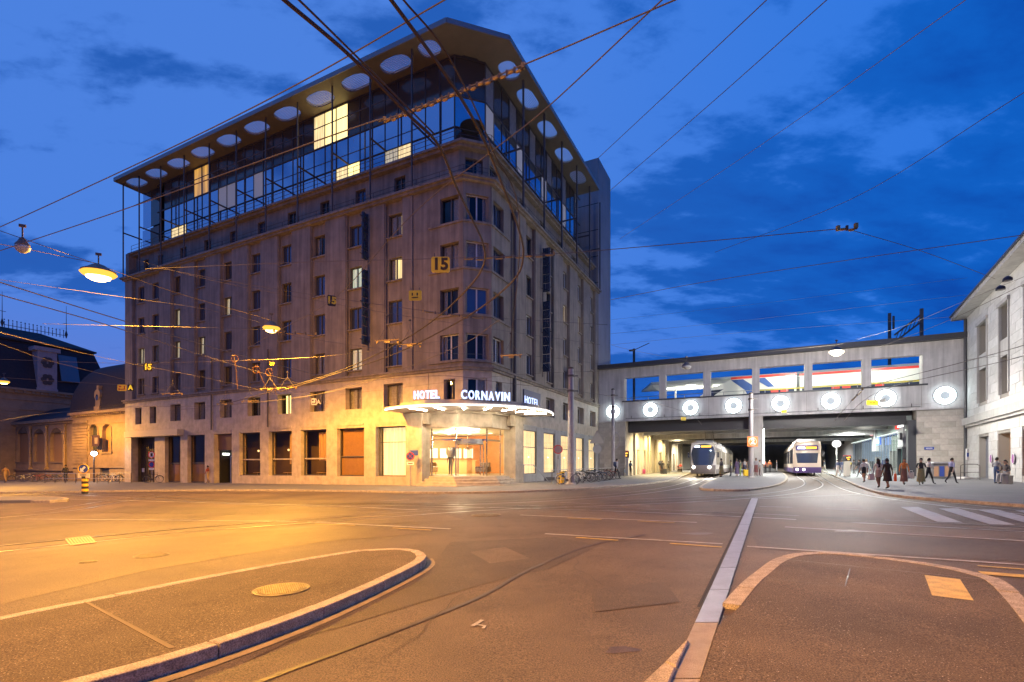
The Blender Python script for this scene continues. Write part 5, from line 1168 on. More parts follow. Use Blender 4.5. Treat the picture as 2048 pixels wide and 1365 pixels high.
for z0, z1, o_ in ((zc1-.55, zc1-.3, .12), (zc1-.3, zc1, .40), (1.15, 1.4, .14), (zc1-1.5, zc1-1.3, .1)): PO.part('cornice', MB().box(px2-o_, px2+.2, yp0-.02, yp1+o_, z0, z1), post)
k0 = int((yp1-yp0)/.45)
for k in range(k0): PO.part('modillion', MB().box(px2-.30, px2-.1, yp0+.15+k*.45, yp0+.33+k*.45, zc1-.5, zc1-.31), post)
ztop = fx(235, 733, px2+3).z
def dome(u, v):                                        # convex slate roof of the pavilion
    k = math.sin(v*math.pi/2); i = 3.2*(1-math.cos(v*math.pi/2)); return (px2-.3+i, yp0+(yp1-yp0-i*.9)*u, zc1+(ztop-zc1)*k)
PO.part('pavilion_roof', MB().grid(dome, 2, 10), slate, smooth=True)
PO.part('pavilion_roof_side', MB().grid(lambda u, v: (px2-.3+3.2*(1-math.cos(v*math.pi/2))+(8)*u, yp0+(yp1-yp0-3.2*.9*(1-math.cos(v*math.pi/2))), zc1+(ztop-zc1)*math.sin(v*math.pi/2)), 2, 10), slate, smooth=True)
c_ = fx(195, 795, px2-.3); PO.part('oculus_dormer', MB().box(c_.x-.1, c_.x+1.2, c_.y-.62, c_.y+.62, zc1+.05, zc1+.45).box(c_.x, c_.x+1.2, c_.y-.5, c_.y+.5, zc1+.4, zc1+1.9).lathe([(.62, c_.x-.05), (.62, c_.x+1.2)], (0, c_.y, zc1+1.75), 16, axis='x').box(c_.x, c_.x+.8, c_.y-.2, c_.y+.2, zc1+2.3, zc1+2.8), post); PO.part('oculus', MB().lathe([(.34, c_.x-.09), (.34, c_.x-.07)], (0, c_.y, zc1+1.45), 16, axis='x', sx=.8), glass_dk)
# three bay wing
px3 = 2.4; yw1 = fx(22, 900, px3).y; zc2 = fx(90, 841, px3).z
ww = [(fx(p1, 900, px3).y, fx(p0, 900, px3).y, fx(p0, 924, px3).z, fx(p0, 878, px3).z) for p0, p1 in ((34, 58), (68, 90), (101, 126))]
PO.part('wing_wall', MB().wall('x', px3, .5, yp1, yw1, -.6, zc2, [(min(a, b), max(a, b), z0, z1+.7) for a, b, z0, z1 in ww]), post)
for a, b, z0, z1 in ww: arched_window(px3, a, b, z0, z1, shutter)
for px_ in (29, 63, 95.5, 132): y = fx(px_, 900, px3).y; PO.part('column', MB().cyl((px3-.15, y, 1.2), (px3-.15, y, zc2-.9), .16, .13, 10).box(px3-.35, px3, y-.22, y+.22, zc2-.9, zc2-.65).box(px3-.38, px3, y-.25, y+.25, .9, 1.2), post)
for z0, z1, o_ in ((zc2-.6, zc2-.35, .2), (zc2-.35, zc2, .5), (.75, .95, .25)): PO.part('cornice', MB().box(px3-o_, px3+.2, yp1, yw1, z0, z1), post)
PO.part('wing_roof', MB().add([(px3-.5, yp1, zc2), (px3-.5, yw1, zc2), (px3+4, yw1, zc2+2.2), (px3+4, yp1, zc2+2.2)], [(0, 1, 2, 3)]), slate)
# main block: side towards the hotel, mansard with dormer and cresting
ym = fx(36, 900, px3+.2).y+.2; xm0, xm1 = -9.0, 13.5; zm = fy(80, 781, ym).z
PO.part('main_wall', MB().box(xm0, xm1, ym, ym+14, -.6, zm), post)
for z0, z1, o_ in ((zm-.3, zm, .5), (zm-.7, zm-.3, .25), (zm-2.9, zm-2.7, .12), (zm-1.6, zm-1.45, .1)): PO.part('cornice', MB().box(xm0, xm1, ym-o_, ym+.2, z0, z1), post)
for k in range(24): PO.part('modillion', MB().box(xm0+.4+k*.9, xm0+.7+k*.9, ym-.42, ym-.2, zm-.62, zm-.32), post)
for x in (2.2,):
    z = .3
    while z < zm-3: PO.part('quoin', MB().box(x-1.3, x+.6, ym-.1, ym+.1, z, z+.36), post); z += .40
z1_ = fy(180, 707, ym+1.8).z; zr = fy(104, 672, ym+6).z
def frus(x0, x1, y0, y1, z0, a0, a1, b0, b1, zt): return MB().add([(x0, y0, z0), (x1, y0, z0), (x1, y1, z0), (x0, y1, z0), (a0, b0, zt), (a1, b0, zt), (a1, b1, zt), (a0, b1, zt)], [(0, 1, 5, 4), (1, 2, 6, 5), (2, 3, 7, 6), (3, 0, 4, 7), (4, 5, 6, 7)])
PO.part('mansard', frus(xm0-.3, xm1+.3, ym-.4, ym+14.3, zm, xm0+1.6, xm1-1.6, ym+1.6, ym+12.5, z1_), slate); PO.part('curb', MB().box(xm0+1.3, xm1-1.3, ym+1.3, ym+12.6, z1_, z1_+.25), slate)
PO.part('upper_roof', frus(xm0+1.4, xm1-1.4, ym+1.4, ym+12.5, z1_+.25, xm0+5, 7.2, ym+6, ym+8, zr), slate)
xc = 6.6
mb = MB()
for k in range(16): x = xc-3.4+k*.45; mb.box(x, x+.07, ym+6.0, ym+6.06, zr, zr+.9+(.25 if k % 2 else 0)); mb.lathe([(.001, zr+1.0), (.10, zr+1.1), (.001, zr+1.25)], (x+.03, ym+6.03, 0), 6)
mb.box(xc-3.4, xc+3.6, ym+6.0, ym+6.05, zr+.35, zr+.42); PO.part('cresting', mb, steel)
for x in (xc-3.6, xc+3.7): PO.part('finial', MB().cyl((x, ym+6, zr), (x, ym+6, zr+5.0), .06, .02, 6).box(x-.4, x+.4, ym+5.98, ym+6.02, zr+2.2, zr+2.26).lathe([(.05, zr), (.2, zr+.6), (.05, zr+1.2)], (x, ym+6, 0), 8), steel)
da, db_ = fy(72, 780, ym-.3), fy(115, 780, ym-.3)
PO.part('dormer', MB().box(da.x, db_.x, ym-.5, ym+2.5, zm, zm+.3).box(da.x+.1, db_.x-.1, ym-.45, ym+2.5, zm+.3, fy(90, 703, ym-.4).z).box(da.x-.25, db_.x+.25, ym-.6, ym+2.5, fy(90, 703, ym-.4).z, fy(90, 695, ym-.4).z), M('dormer_stone', (.38, .34, .33), .8, var=.15))
dcx, dcz = (da.x+db_.x)/2, (zm+fy(90, 703, ym-.4).z)/2
for s_ in (-1, 1):
    for k in range(6): a = R(60*k); PO.part('rosette', MB().lathe([(.32, ym-.55), (.32, ym-.45)], (dcx+.42*math.cos(a), 0, dcz+s_*1.2+.5*math.sin(a)), 10, axis='y'), M('dark_tracery', (.10, .08, .07), .8) if 'dark_tracery' not in bpy.data.materials else bpy.data.materials['dark_tracery'])
sa_, sb_ = fy(120, 740, ym+.2), fy(157, 760, ym+.2)
PO.part('skylight', MB().add([(sa_.x, ym-.1, zm+1.6), (sb_.x, ym-.1, zm+1.6), (sb_.x, ym+1.0, z1_-1.2), (sa_.x, ym+1.0, z1_-1.2), (sa_.x, ym-.3, zm+1.65), (sb_.x, ym-.3, zm+1.65), (sb_.x, ym+.8, z1_-1.15), (sa_.x, ym+.8, z1_-1.15)], [(0, 3, 2, 1), (4, 5, 6, 7), (0, 1, 5, 4), (1, 2, 6, 5), (2, 3, 7, 6), (3, 0, 4, 7)]), M('skylight_glass', (.10, .13, .16), .12, spec=.9))
# ================================================================== TRAMS
tram_glass = M('tram_window', (.10, .08, .06), .1, spec=.6, emit=(1, .85, .6), estr=.25)
def tram(x0, yc, label, name, style):
    g = fg(x0+2, yc)+.02; hw = 1.18; t = T(name, label, 'tram', (x0, yc, g))
    body = M('tram_white', (.62, .58, .52), .35) if style == 'new' else M('tram_cream', (.68, .56, .44), .4)
    low = M('tram_grey_mask', (.20, .17, .16), .4) if style == 'new' else M('tram_purple', (.10, .06, .20), .4)
    top = 3.35
    def fxn(y, z, o=0.0):                              # front surface: leans back and curves in plan
        s = (y/hw); lean = max(0, z-1.0)*.16+max(0, z-2.6)**2*.5+max(0, .7-z)*.25
        return x0-o+lean+.42*abs(s)**2.6
    def front(z0, z1, y0, y1, o, n=10, m=6, trim=None):
        mb = MB()
        def f(u, v):
            z = z0+(z1-z0)*v; k = 1.0 if not trim else trim(v); y = (y0+(y1-y0)*u)*k; return (fxn(y, z, o), yc+y, g+z)
        return mb.grid(f, n, m)
    t.part('front_shell', front(.30, top, -hw, hw, 0, 14, 14), body, smooth=True)
    if style == 'new':
        o = t.part('windscreen', front(1.15, 2.95, -hw*.93, hw*.93, .03, 12, 8, lambda v: .80+.20*min(1, v*1.6)), glass_dk, smooth=True)
        t.part('lower_mask', front(.32, 1.15, -hw*.97, hw*.97, .025, 12, 4, lambda v: .95+.05*v), low, smooth=True)
        t.part('display_mask', front(2.95, 3.25, -hw*.93, hw*.93, .03, 12, 2), dkgrey, smooth=True)
        t.part('display', front(2.90, 3.08, hw*.25, hw*.68, .06, 3, 1), E_disp_w); t.part('display', front(2.90, 3.08, -hw*.62, hw*.15, .06, 3, 1), E_disp_o)
        hl = [(-.62, .95), (.85, .95)]
    else:
        t.part('windscreen', front(1.25, 2.25, -hw*.80, hw*.80, .03, 12, 8, lambda v: .88+.12*v), glass_dk, smooth=True)
        t.part('bumper', front(.30, .85, -hw*.99, hw*.99, .04, 12, 3), low, smooth=True)
        t.part('display_mask', front(2.48, 2.98, -hw*.80, hw*.80, .04, 12, 2), low, smooth=True)
        t.part('display', front(2.62, 2.84, hw*.15, hw*.68, .07, 3, 1), E_disp_w); t.part('display', front(2.62, 2.84, -hw*.68, hw*.10, .07, 3, 1), E_disp_o)
        t.part('sun_blind', front(2.22, 2.46, -hw*.78, hw*.78, .035, 12, 1), body)
        hl = [(.30, .62), (.85, .62)]
    L_ = 30 if style == 'new' else 26
    secs = [0, 7.2, 7.5, 14.2, 14.5, 21.5, 21.8, L_]
    for i in range(0, len(secs), 2):
        a, b = x0+(.55 if i == 0 else secs[i]), x0+secs[i+1]
        prof = [(-hw, .30), (-hw, 2.9), (-hw+.22, top), (hw-.22, top), (hw, 2.9), (hw, .30)]
        mb = MB(); n = len(prof); mb.add([(a, yc+y, g+z) for y, z in prof]+[(b, yc+y, g+z) for y, z in prof], [tuple(range(n))[::-1], tuple(range(n, 2*n))]+[(k, (k+1) % n, n+(k+1) % n, n+k) for k in range(n)])
        o = t.part('car_section', mb, body)
        for s in (-1, 1):
            x = a+.5
            while x < b-1.0:
                w = min(1.25, b-.3-x); t.part('side_window', MB().box(x, x+w, yc+s*hw-.02, yc+s*hw+.02, g+1.2, g+2.65), glass_dk if style == 'old' else tram_glass, o); x += 1.45
            t.part('skirt', MB().box(a+.05, b-.05, yc+s*hw-.025, yc+s*hw+.025, g+.30, g+.75), low, o)
        t.part('roof_unit', MB().box(a+1.2, b-1.2, yc-.8, yc+.8, g+top, g+top+.28), grey_p, o)
        if i < len(secs)-2: t.part('bellows', MB().box(b, b+.3, yc-hw*.92, yc+hw*.92, g+.4, g+3.1), black_m)
        for wx in (a+1.6, b-1.6):
            for s in (-1, 1): t.part('wheel', MB().lathe([(.28, -.06), (.28, .06)], (wx, yc+s*.72, g+.29), 14, axis='y'), steel)
    for y, z in hl: t.part('headlight', MB().lathe([(.12, fxn(y, z)-.10), (.12, fxn(y, z)-.02)], (0, yc+y, g+z), 14, axis='x'), E_head if style == 'new' else Memit('dim_headlight', (1, .95, .9), 6))
    for s in (-1, 1): t.part('mirror', MB().box(x0+.45, x0+.55, yc+s*(hw+.10), yc+s*(hw+.28), g+1.9, g+2.4).beam((x0+.6, yc+s*hw, g+2.4), (x0+.5, yc+s*(hw+.2), g+2.4), .04), dkgrey)
    t.part('wiper', MB().beam((x0+.12, yc, g+1.28), (x0+.25, yc-.5, g+1.9), .025), black_m)
    if style == 'new': t.part('pantograph', MB().beam((x0+6, yc-.5, g+3.6), (x0+7, yc-.4, g+4.3), .06).beam((x0+6, yc+.5, g+3.6), (x0+7, yc+.4, g+4.3), .06).beam((x0+7, yc-.4, g+4.3), (x0+5.8, yc-.4, g+5.1), .05).beam((x0+7, yc+.4, g+4.3), (x0+5.8, yc+.4, g+5.1), .05).beam((x0+5.8, yc-.8, g+5.1), (x0+5.8, yc+.8, g+5.1), .07), steel)
    else: t.part('roof_box', MB().box(x0+1.2, x0+2.6, yc-.35, yc+.35, g+top, g+top+.22), body)
    if style == 'new':
        for y, z in hl:
            l = lamp('headlight_beam', (0, 0, 0), 700, (1, .93, .8), .06, spot=60, blend=.8); l.location = fw(fxn(y, z)+x0*0-.25, yc+y, g+z); l.rotation_euler = (R(86), 0, FANG+R(90))
    return t
tram(24.3, -10.85, 'grey fronted tram with blazing headlight left of the centre pier', 'tram', 'new')
tram(28.2, -19.95, 'cream and purple tram with orange destination display right of the centre pier', 'tram', 'old')
# ================================================================== STREET LAMPS ON SPAN WIRES
E_sod_o = Memit('sodium_bowl', (1, .46, .06), 1.7)
def street_lamp(px, py, z, label, mat, col, power, group='street lamps hung over the square', lit=True, size=1.0, spot=174, glow=.16):
    p = zp(px, py, z) if px is not None else Vector(py); t = T('street_lamp', label, 'street lamp', tuple(p), group, frame=False, rz=.4)
    t.part('housing', MB().lathe([(.04, .34), (.12, .28), (.20, .16), (.30, .06), (.30, .02)], (0, 0, 0), 16, sx=1.35*size, sy=size), M('lamp_housing', (.16, .14, .12), .5, metal=.3) if 'lamp_housing' not in bpy.data.materials else bpy.data.materials['lamp_housing'], smooth=True, local=True)
    t.part('lens', MB().lathe([(.27, .04), (.33, -.05), (.28, -.15), (.15, -.23), (.001, -.26)], (0, 0, 0), 18, sx=1.3*size, sy=size), {E_sod: E_sod_o, E_white: E_white}.get(mat, mat), smooth=True, local=True)
    if lit: t.part('burner', MB().sphere((0, 0, -.14), .23*size, 14, sx=1.35, sz=.7), mat, smooth=True, local=True)
    t.part('hanger', MB().cyl((0, 0, .32), (0, 0, .75), .025, n=6).box(-.10, .10, -.03, .03, .70, .80), steel, local=True)
    if lit: batwing(lamp('lamp_light', (0, 0, -.46), power, col, .18, t.o, spot=spot, blend=.8)); lamp('lamp_glow', (0, 0, -.48), power*glow, col, .18, t.o)
    return t
street_lamp(197, 545, 9.5, 'large blazing orange street lamp hanging left of the hotel', E_sod, SODIUM, 5200, size=1.5, glow=.4)
street_lamp(543, 655, 9.3, 'smaller glowing orange street lamp hanging before the long front of the hotel', E_sod, SODIUM, 5200, size=1.1, glow=.32)
street_lamp(8, 763, 9.5, 'orange street lamp at the left edge before the old building', E_sod, SODIUM, 5500, glow=.3)
street_lamp(1673, 703, 9.5, 'bright warm white street lamp hanging before the bridge gallery', E_white, (1, .93, .84), 2300, size=1.3, glow=1.9)
off_m = M('unlit_lens', (.5, .5, .48), .3)
street_lamp(1373, 733, 9.5, 'unlit grey street lamp hanging before the left part of the bridge', off_m, SODIUM, 0, lit=False)
street_lamp(45, 493, 9.5, 'unlit dark street lamp hanging in the sky at the far left', off_m, SODIUM, 0, lit=False, size=.55)
street_lamp(None, (-7.5, 1.0, 9.5), 0, 'orange street lamp hanging over the near end of the square', E_sod, SODIUM, 8800, glow=.24)
# ================================================================== POLES
def pole(px, base_y, top_y, r0, r1, label, dz=.1, cap=True):
    b = gp(px, base_y, dz); h = (base_y-top_y)*b.y/F; t = T('tram_pole', label, 'pole', tuple(b), 'steel poles that carry the overhead wires', frame=False)
    t.part('shaft', MB().tube([(0, 0, 0), (0, 0, h*.45), (0, 0, h)], [r0, r0*.9, r1], 14), pole_m, smooth=True, local=True); t.part('base_collar', MB().lathe([(r0*1.5, 0), (r0*1.5, .06), (r0*1.2, .12)], (0, 0, 0), 14), concrete, local=True)
    t.part('cap', MB().lathe([(r1*1.15, h-.02), (r1*1.15, h+.08), (.001, h+.14)], (0, 0, 0), 12), steel, local=True)
    for z in (h*.93, h*.80): t.part('clamp', MB().lathe([(r1*1.5, z), (r1*1.5, z+.12)], (0, 0, 0), 12).box(r1, r1+.3, -.03, .03, z+.03, z+.09), steel, local=True)
    return t, b, h
t, b, h = pole(1142, 969, 738, .25, .17, 'thick tall grey pole before the short front of the hotel')
t, b, h = pole(1226, 958, 780, .19, .13, 'slim grey pole before the first ring light'); t.part('hook', MB().tube([(.1+.5*math.cos(R(a)), 0, 3.4+.75*math.sin(R(a))) for a in range(-90, 100, 15)], .04, 6), pole_m, local=True)
t, b, h = pole(1502, 956, 788, .20, .15, 'grey pole with the orange number sign before the centre pier', dz=.16)
s = T('stop_sign', 'square orange sign with a white number 2 on the centre pole', 'sign', (b.x, b.y-.25, b.z+2.95), frame=False)
s.part('plate', MB().box(-.42, .42, -.03, .03, -.40, .40), orange_p, local=True); s.part('ring', MB().tube([(.31*math.cos(R(a)), -.04, .31*math.sin(R(a))) for a in range(0, 360, 15)], .025, 6, closed=True), white_p, local=True)
o = ob('numeral', text_mesh('numeral', '2', .58, M('white_glow', (.8, .8, .8), .5, emit=(1, 1, 1), estr=.5), .01, .02), s.o, (0, -.05, 0)); o.rotation_euler = (R(90), 0, 0)
# ================================================================== OVERHEAD WIRES
wire_m = M('overhead_wire', (.10, .075, .055), .8); wire_l = M('span_wire', (.19, .165, .14), .85)
def wire(pts, r, label, mat=wire_m, n=6, sag=0.0, name='overhead_wire', group='overhead wires of the trams and trolleybuses'):
    q = cat([zp(px, py, z) for px, py, z in pts], n)
    if sag:
        m = len(q)-1
        for i, p in enumerate(q): p.z -= sag*4*(i/m)*(1-i/m)
    b = q[0].copy(); mb = MB(); mb.tube([p-b for p in q], r*(.95 if mat is wire_l else 1.0), 6); o = ob(name, mesh(name, mb, mat, smooth=True), None, b); tag(o, label, 'wire', group); return o
wire([(520, -45, 6), (568, 0, 6), (700, 112, 6), (815, 228, 6), (878, 292, 6), (912, 372, 6), (942, 434, 6), (966, 487, 6), (968, 528, 6), (938, 575, 6), (868, 640, 6), (790, 690, 6), (690, 738, 6), (585, 772, 6), (460, 806, 6)], .021, 'left thick trolley wire curving from the top edge across the hotel corner')
wire([(745, -45, 6), (782, 0, 6), (905, 170, 6), (968, 280, 6), (1005, 370, 6), (1035, 450, 6), (1047, 510, 6), (1028, 560, 6), (960, 617, 6), (880, 664, 6), (780, 712, 6), (660, 752, 6), (560, 784, 6)], .021, 'right thick trolley wire curving from the top edge past the canopy')
wire([(575, -20, 6.15), (610, 12, 6.15), (740, 140, 6.15), (870, 270, 6.15)], .012, 'thin wire beside the left thick trolley wire')
wire([(800, -8, 6.15), (900, 118, 6.15), (985, 300, 6.15), (1040, 470, 6.15), (1020, 700, 6.15)], .011, 'thin wire beside the right thick trolley wire')
wire([(-40, 515, 9), (217, 430, 8.6), (700, 258.6, 8), (770, 240, 8), (1045, 131, 8), (1360, -4, 8)], .013, 'golden lit span wire rising across the glass floors', wire_l)
wire([(-60, 480, 9), (30, 441, 9), (330, 302, 9), (600, 166, 9), (900, -6, 9)], .013, 'pale span wire climbing above the left roof edge', wire_l)
wire([(1335, -10, 8.2), (1095, 215, 8.2), (985, 302, 8), (822, 432, 8), (665, 600, 8.2), (545, 668, 8.6), (462, 715, 8.6)], .012, 'pale wire falling from the top edge to the small orange lamp', wire_l)
wire([(290, 538, 10), (600, 525, 9), (930, 516, 8.3), (1110, 508, 8.3), (1400, 484, 8.3), (1690, 457, 8.3)], .012, 'level span wire that carries the yellow 15 sign', wire_l)
wire([(1690, 457, 8.3), (1850, 505, 8.8), (1990, 558, 9.5)], .009, 'thin wire from the junction down to the station roof', wire_l)
wire([(-30, 556, 6.3), (0, 565, 6.3), (240, 640, 6.3), (470, 708, 6.3), (640, 752, 6.3)], .017, 'upper of the two orange lit trolley wires at the left', wire_l)
wire([(-30, 580, 6.3), (0, 590, 6.3), (220, 652, 6.3), (440, 722, 6.3), (600, 768, 6.3)], .017, 'lower of the two orange lit trolley wires at the left', wire_l)
for i, (pts, r, lb) in enumerate([
    ([(310, 535, 10), (560, 580, 9.5), (850, 622, 9), (1000, 637, 9), (1215, 650, 9)], .011, 'long wire from the attic ledge past the smiling yellow sign'),
    ([(255, 515, 10.5), (420, 560, 10), (640, 603, 9.6), (860, 640, 9.4), (1200, 690, 9.2)], .009, 'thin wire from the hotel end to the dark 15 sign'),
    ([(0, 462, 9.8), (110, 500, 9.7), (197, 530, 10.2), (350, 585, 10.2), (540, 640, 10)], .012, 'dark wire through the large orange lamp'),
    ([(-40, 482, 9.6), (45, 497, 9.8), (197, 528, 10)], .012, 'dark wire from the left edge to the large lamp'),
    ([(0, 560, 9), (200, 588, 9), (420, 620, 9), (520, 645, 9.2)], .009, 'thin wire below the large orange lamp'),
    ([(85, 648, 8), (250, 652, 8), (430, 656, 8), (543, 660, 9)], .011, 'level orange wire left of the small lamp'),
    ([(0, 665, 7.2), (110, 693, 7.2), (250, 725, 7.2), (420, 758, 7), (560, 790, 6.6)], .011, 'orange wire crossing the old building roof'),
    ([(0, 688, 7), (100, 722, 7), (250, 760, 7), (330, 782, 6.6)], .010, 'lower orange wire crossing the old building roof'),
    ([(0, 719, 7.5), (250, 727, 7.5), (460, 722, 7.6), (660, 712, 7.8), (900, 680, 8)], .009, 'thin level wire past the glowing 15 sign'),
    ([(0, 755, 7), (130, 764, 7), (250, 770, 7), (450, 778, 7), (640, 785, 7)], .009, 'thin level wire that carries the yellow arrow sign'),
    ([(0, 842, 5.9), (90, 828, 5.9), (250, 815, 5.9), (420, 812, 5.9), (560, 800, 5.9), (700, 775, 5.9), (900, 700, 5.9), (1000, 640, 5.9)], .013, 'golden trolley wire before the first floor windows'),
    ([(340, 822, 5.8), (480, 808, 5.8), (620, 792, 5.8), (740, 760, 5.8), (800, 745, 5.8)], .012, 'second golden trolley wire before the first floor windows'),
    ([(560, 668, 8.6), (700, 690, 8.3), (860, 706, 8), (1060, 712, 8), (1215, 730, 8)], .009, 'wire running right from the small orange lamp'),
    ([(680, 790, 6.4), (850, 770, 6.4), (1030, 750, 6.4), (1215, 742, 6.4)], .008, 'thin dark wire above the canopy letters'),
    ([(1195, 318, 16), (1330, 192, 14), (1540, -6, 12)], .012, 'dark wire rising to the right from the stair tower'),
    ([(1222, 380, 16), (1430, 200, 14), (1665, -10, 12)], .012, 'second dark wire rising to the right from the stair tower'),
    ([(1240, 478, 14), (1530, 285, 12), (1940, -6, 10)], .008, 'long thin pale wire crossing the dark clouds'),
    ([(1430, 505, 13), (1700, 400, 12), (2060, 178, 11)], .010, 'dark wire climbing to the right edge'),
    ([(1222, 600, 11), (1400, 566, 10), (1700, 520, 9.5), (2070, 467, 9)], .013, 'pale span wire from the hotel to the right edge'),
    ([(1222, 690, 13.5), (1500, 664, 13.5), (1935, 632, 13.5)], .010, 'lower railway wire above the bridge roof'),
    ([(1222, 668, 15), (1500, 640, 15), (1935, 590, 15)], .010, 'upper railway wire above the bridge roof'),
    ([(1222, 640, 17), (1500, 610, 17), (1935, 556, 17)], .008, 'faint high railway wire above the bridge'),
    ([(1760, 695, 9), (1900, 640, 9), (2070, 558, 9)], .010, 'dark wire before the station windows'),
    ([(1930, 720, 8.5), (2000, 712, 8.5), (2070, 700, 8.5)], .010, 'short level wire across the station wall'),
    ([(1673, 690, 10.3), (1800, 655, 10.3), (1935, 600, 10.5), (2070, 545, 10.5)], .010, 'wire that carries the warm white lamp'),
    ([(1373, 722, 10.2), (1260, 700, 10.2), (1222, 690, 10.2)], .009, 'wire from the hotel to the unlit bridge lamp'),
    ([(1373, 722, 10.2), (1520, 706, 10.2), (1673, 690, 10.3)], .009, 'wire between the two lamps before the bridge'),
    ([(1665, 846, 5.5), (1705, 800, 5.7), (1725, 778, 5.9), (1780, 762, 6), (2000, 705, 6), (2200, 640, 6)], .014, 'tram contact wire leaving the right half of the bridge'),
    ([(1685, 846, 5.5), (1722, 806, 5.7), (1790, 772, 6), (2010, 722, 6), (2200, 665, 6)], .014, 'second contact wire leaving the right half of the bridge'),
    ([(1412, 862, 5.5), (1390, 836, 5.7), (1330, 812, 5.9), (1220, 792, 6), (1000, 765, 6), (880, 752, 6), (700, 765, 6)], .013, 'tram contact wire leaving the left half of the bridge'),
    ([(1205, 790, 7), (1320, 818, 6.6), (1500, 832, 6.4), (1700, 822, 6.4), (1930, 800, 6.5)], .008, 'thin wire strung before the ring lights'),
]): wire(pts, r, lb, wire_l if i not in (2, 3, 14, 15, 17, 22) else wire_m)
def chain(px0, py0, px1, py1, z, label, n=6, s=1.0, mat=None):          # row of insulators and clamps in a span wire
    a, b = zp(px0, py0, z), zp(px1, py1, z); t = T('insulator_chain', label, 'insulator', tuple(a), 'insulators and clamps in the overhead wires', frame=False); d = b-a
    gm_ = mat or M('insulator_bronze', (.42, .28, .10), .4, metal=.5) if 'insulator_bronze' not in bpy.data.materials else bpy.data.materials['insulator_bronze']
    for k in range(n):
        p, q = d*((k+.12)/n), d*((k+.88)/n); off = Vector((0, 0, -.035*s*(1+k % 2)))
        t.part('insulator', MB().tube([p+off, p.lerp(q, .2)+off, p.lerp(q, .8)+off, q+off], [.012*s, .028*s, .028*s, .012*s], 6), gm_, local=True)
        t.part('clamp', MB().box(-.02*s, .02*s, -.02*s, .02*s, -.07*s, .03*s).off(d*((k+1)/n)), steel, local=True)
    for k in (0, n): t.part('shackle', MB().box(-.03*s, .03*s, -.03*s, .03*s, -.05*s, .05*s).off(d*(k/n)), gm_, local=True)
chain(770, 240, 1045, 132, 8, 'long golden insulator chain before the glass corner', 20, .9)
chain(930, 517, 1108, 508, 8.3, 'golden insulator chain right of the yellow 15 sign', 9, 1.0)
chain(846, 622, 965, 636, 9, 'pale insulator chain below the smiling yellow sign', 5, 1.2)
chain(548, 662, 632, 668, 8.6, 'clamps right of the small orange lamp', 4, 1.4)
chain(1676, 457, 1712, 452, 8.3, 'small wire junction high over the bridge', 2, 1.4)
chain(1705, 800, 1725, 778, 5.8, 'short clamps on the contact wire before the sixth ring light', 2, 1.2)
def hanger(px, py, w, label, z=6.0, h=.9):             # trolley hanger: stay wires and a cross bar
    p = zp(px, py, z); t = T('trolley_hanger', label, 'wire fitting', tuple(p), 'hangers of the trolley wires', frame=False)
    gm_ = bpy.data.materials['insulator_bronze']
    t.part('bar', MB().beam((-w/2, 0, 0), (w/2, -.1, .02), .05, .04).box(-.10, .10, -.06, .06, -.08, .02), gm_, local=True)
    for s in (-1, 1): t.part('stay', MB().cyl((s*w*.35, 0, .02), (0, 0, h*.7), .008, n=5), wire_l, local=True); t.part('clip', MB().box(-.03, .03, -.03, .03, -.09, .0).off((s*w*.42, 0, 0)), gm_, local=True)
    t.part('rod', MB().cyl((0, 0, h*.7), (0, 0, h), .012, n=6).lathe([(.05, h), (.05, h+.04)], (0, 0, 0), 8), steel, local=True)
for px, py, w, lb in ((775, 682, .9, 'trolley hanger above the second window column'), (820, 690, .9, 'trolley hanger right of the first one, below the smiling sign'), (450, 808, 1.3, 'trolley hanger low before the middle of the long front'), (500, 803, 1.3, 'trolley hanger beneath the wire loops'), (1022, 712, .9, 'trolley hanger beside the rain pipe'), (540, 778, 1.2, 'trolley hanger under the right wire loop'), (575, 776, 1.2, 'trolley hanger just right of the wire loops'), (345, 788, 1.4, 'bent trolley bar before the left first floor windows')): hanger(px, py, w, lb)
def loop(px, py, px2, py2, label, z=6.25):             # coil of feeder cable with its tail
    p = zp(px, py, z); q = zp(px2, py2, z-.9)-p; r = 7*p.y/F
    pts = [Vector((r*math.sin(R(a)), 0, r*math.cos(R(a))-r)) for a in range(0, 700, 24)]+[q*.3+Vector((0, 0, 0)), q*.7, q]
    o = ob('cable_loop', mesh('cable_loop', MB().tube(pts, .018, 6), M('orange_cable', (.5, .26, .08), .5) if 'orange_cable' not in bpy.data.materials else bpy.data.materials['orange_cable'], smooth=True), None, p); tag(o, label, 'cable', 'feeder cable loops')
loop(470, 711, 475, 778, 'left coiled orange cable hanging from the trolley wire'); loop(513, 733, 532, 775, 'middle coiled orange cable hanging from the trolley wire'); loop(538, 738, 553, 790, 'right coiled orange cable hanging from the trolley wire')
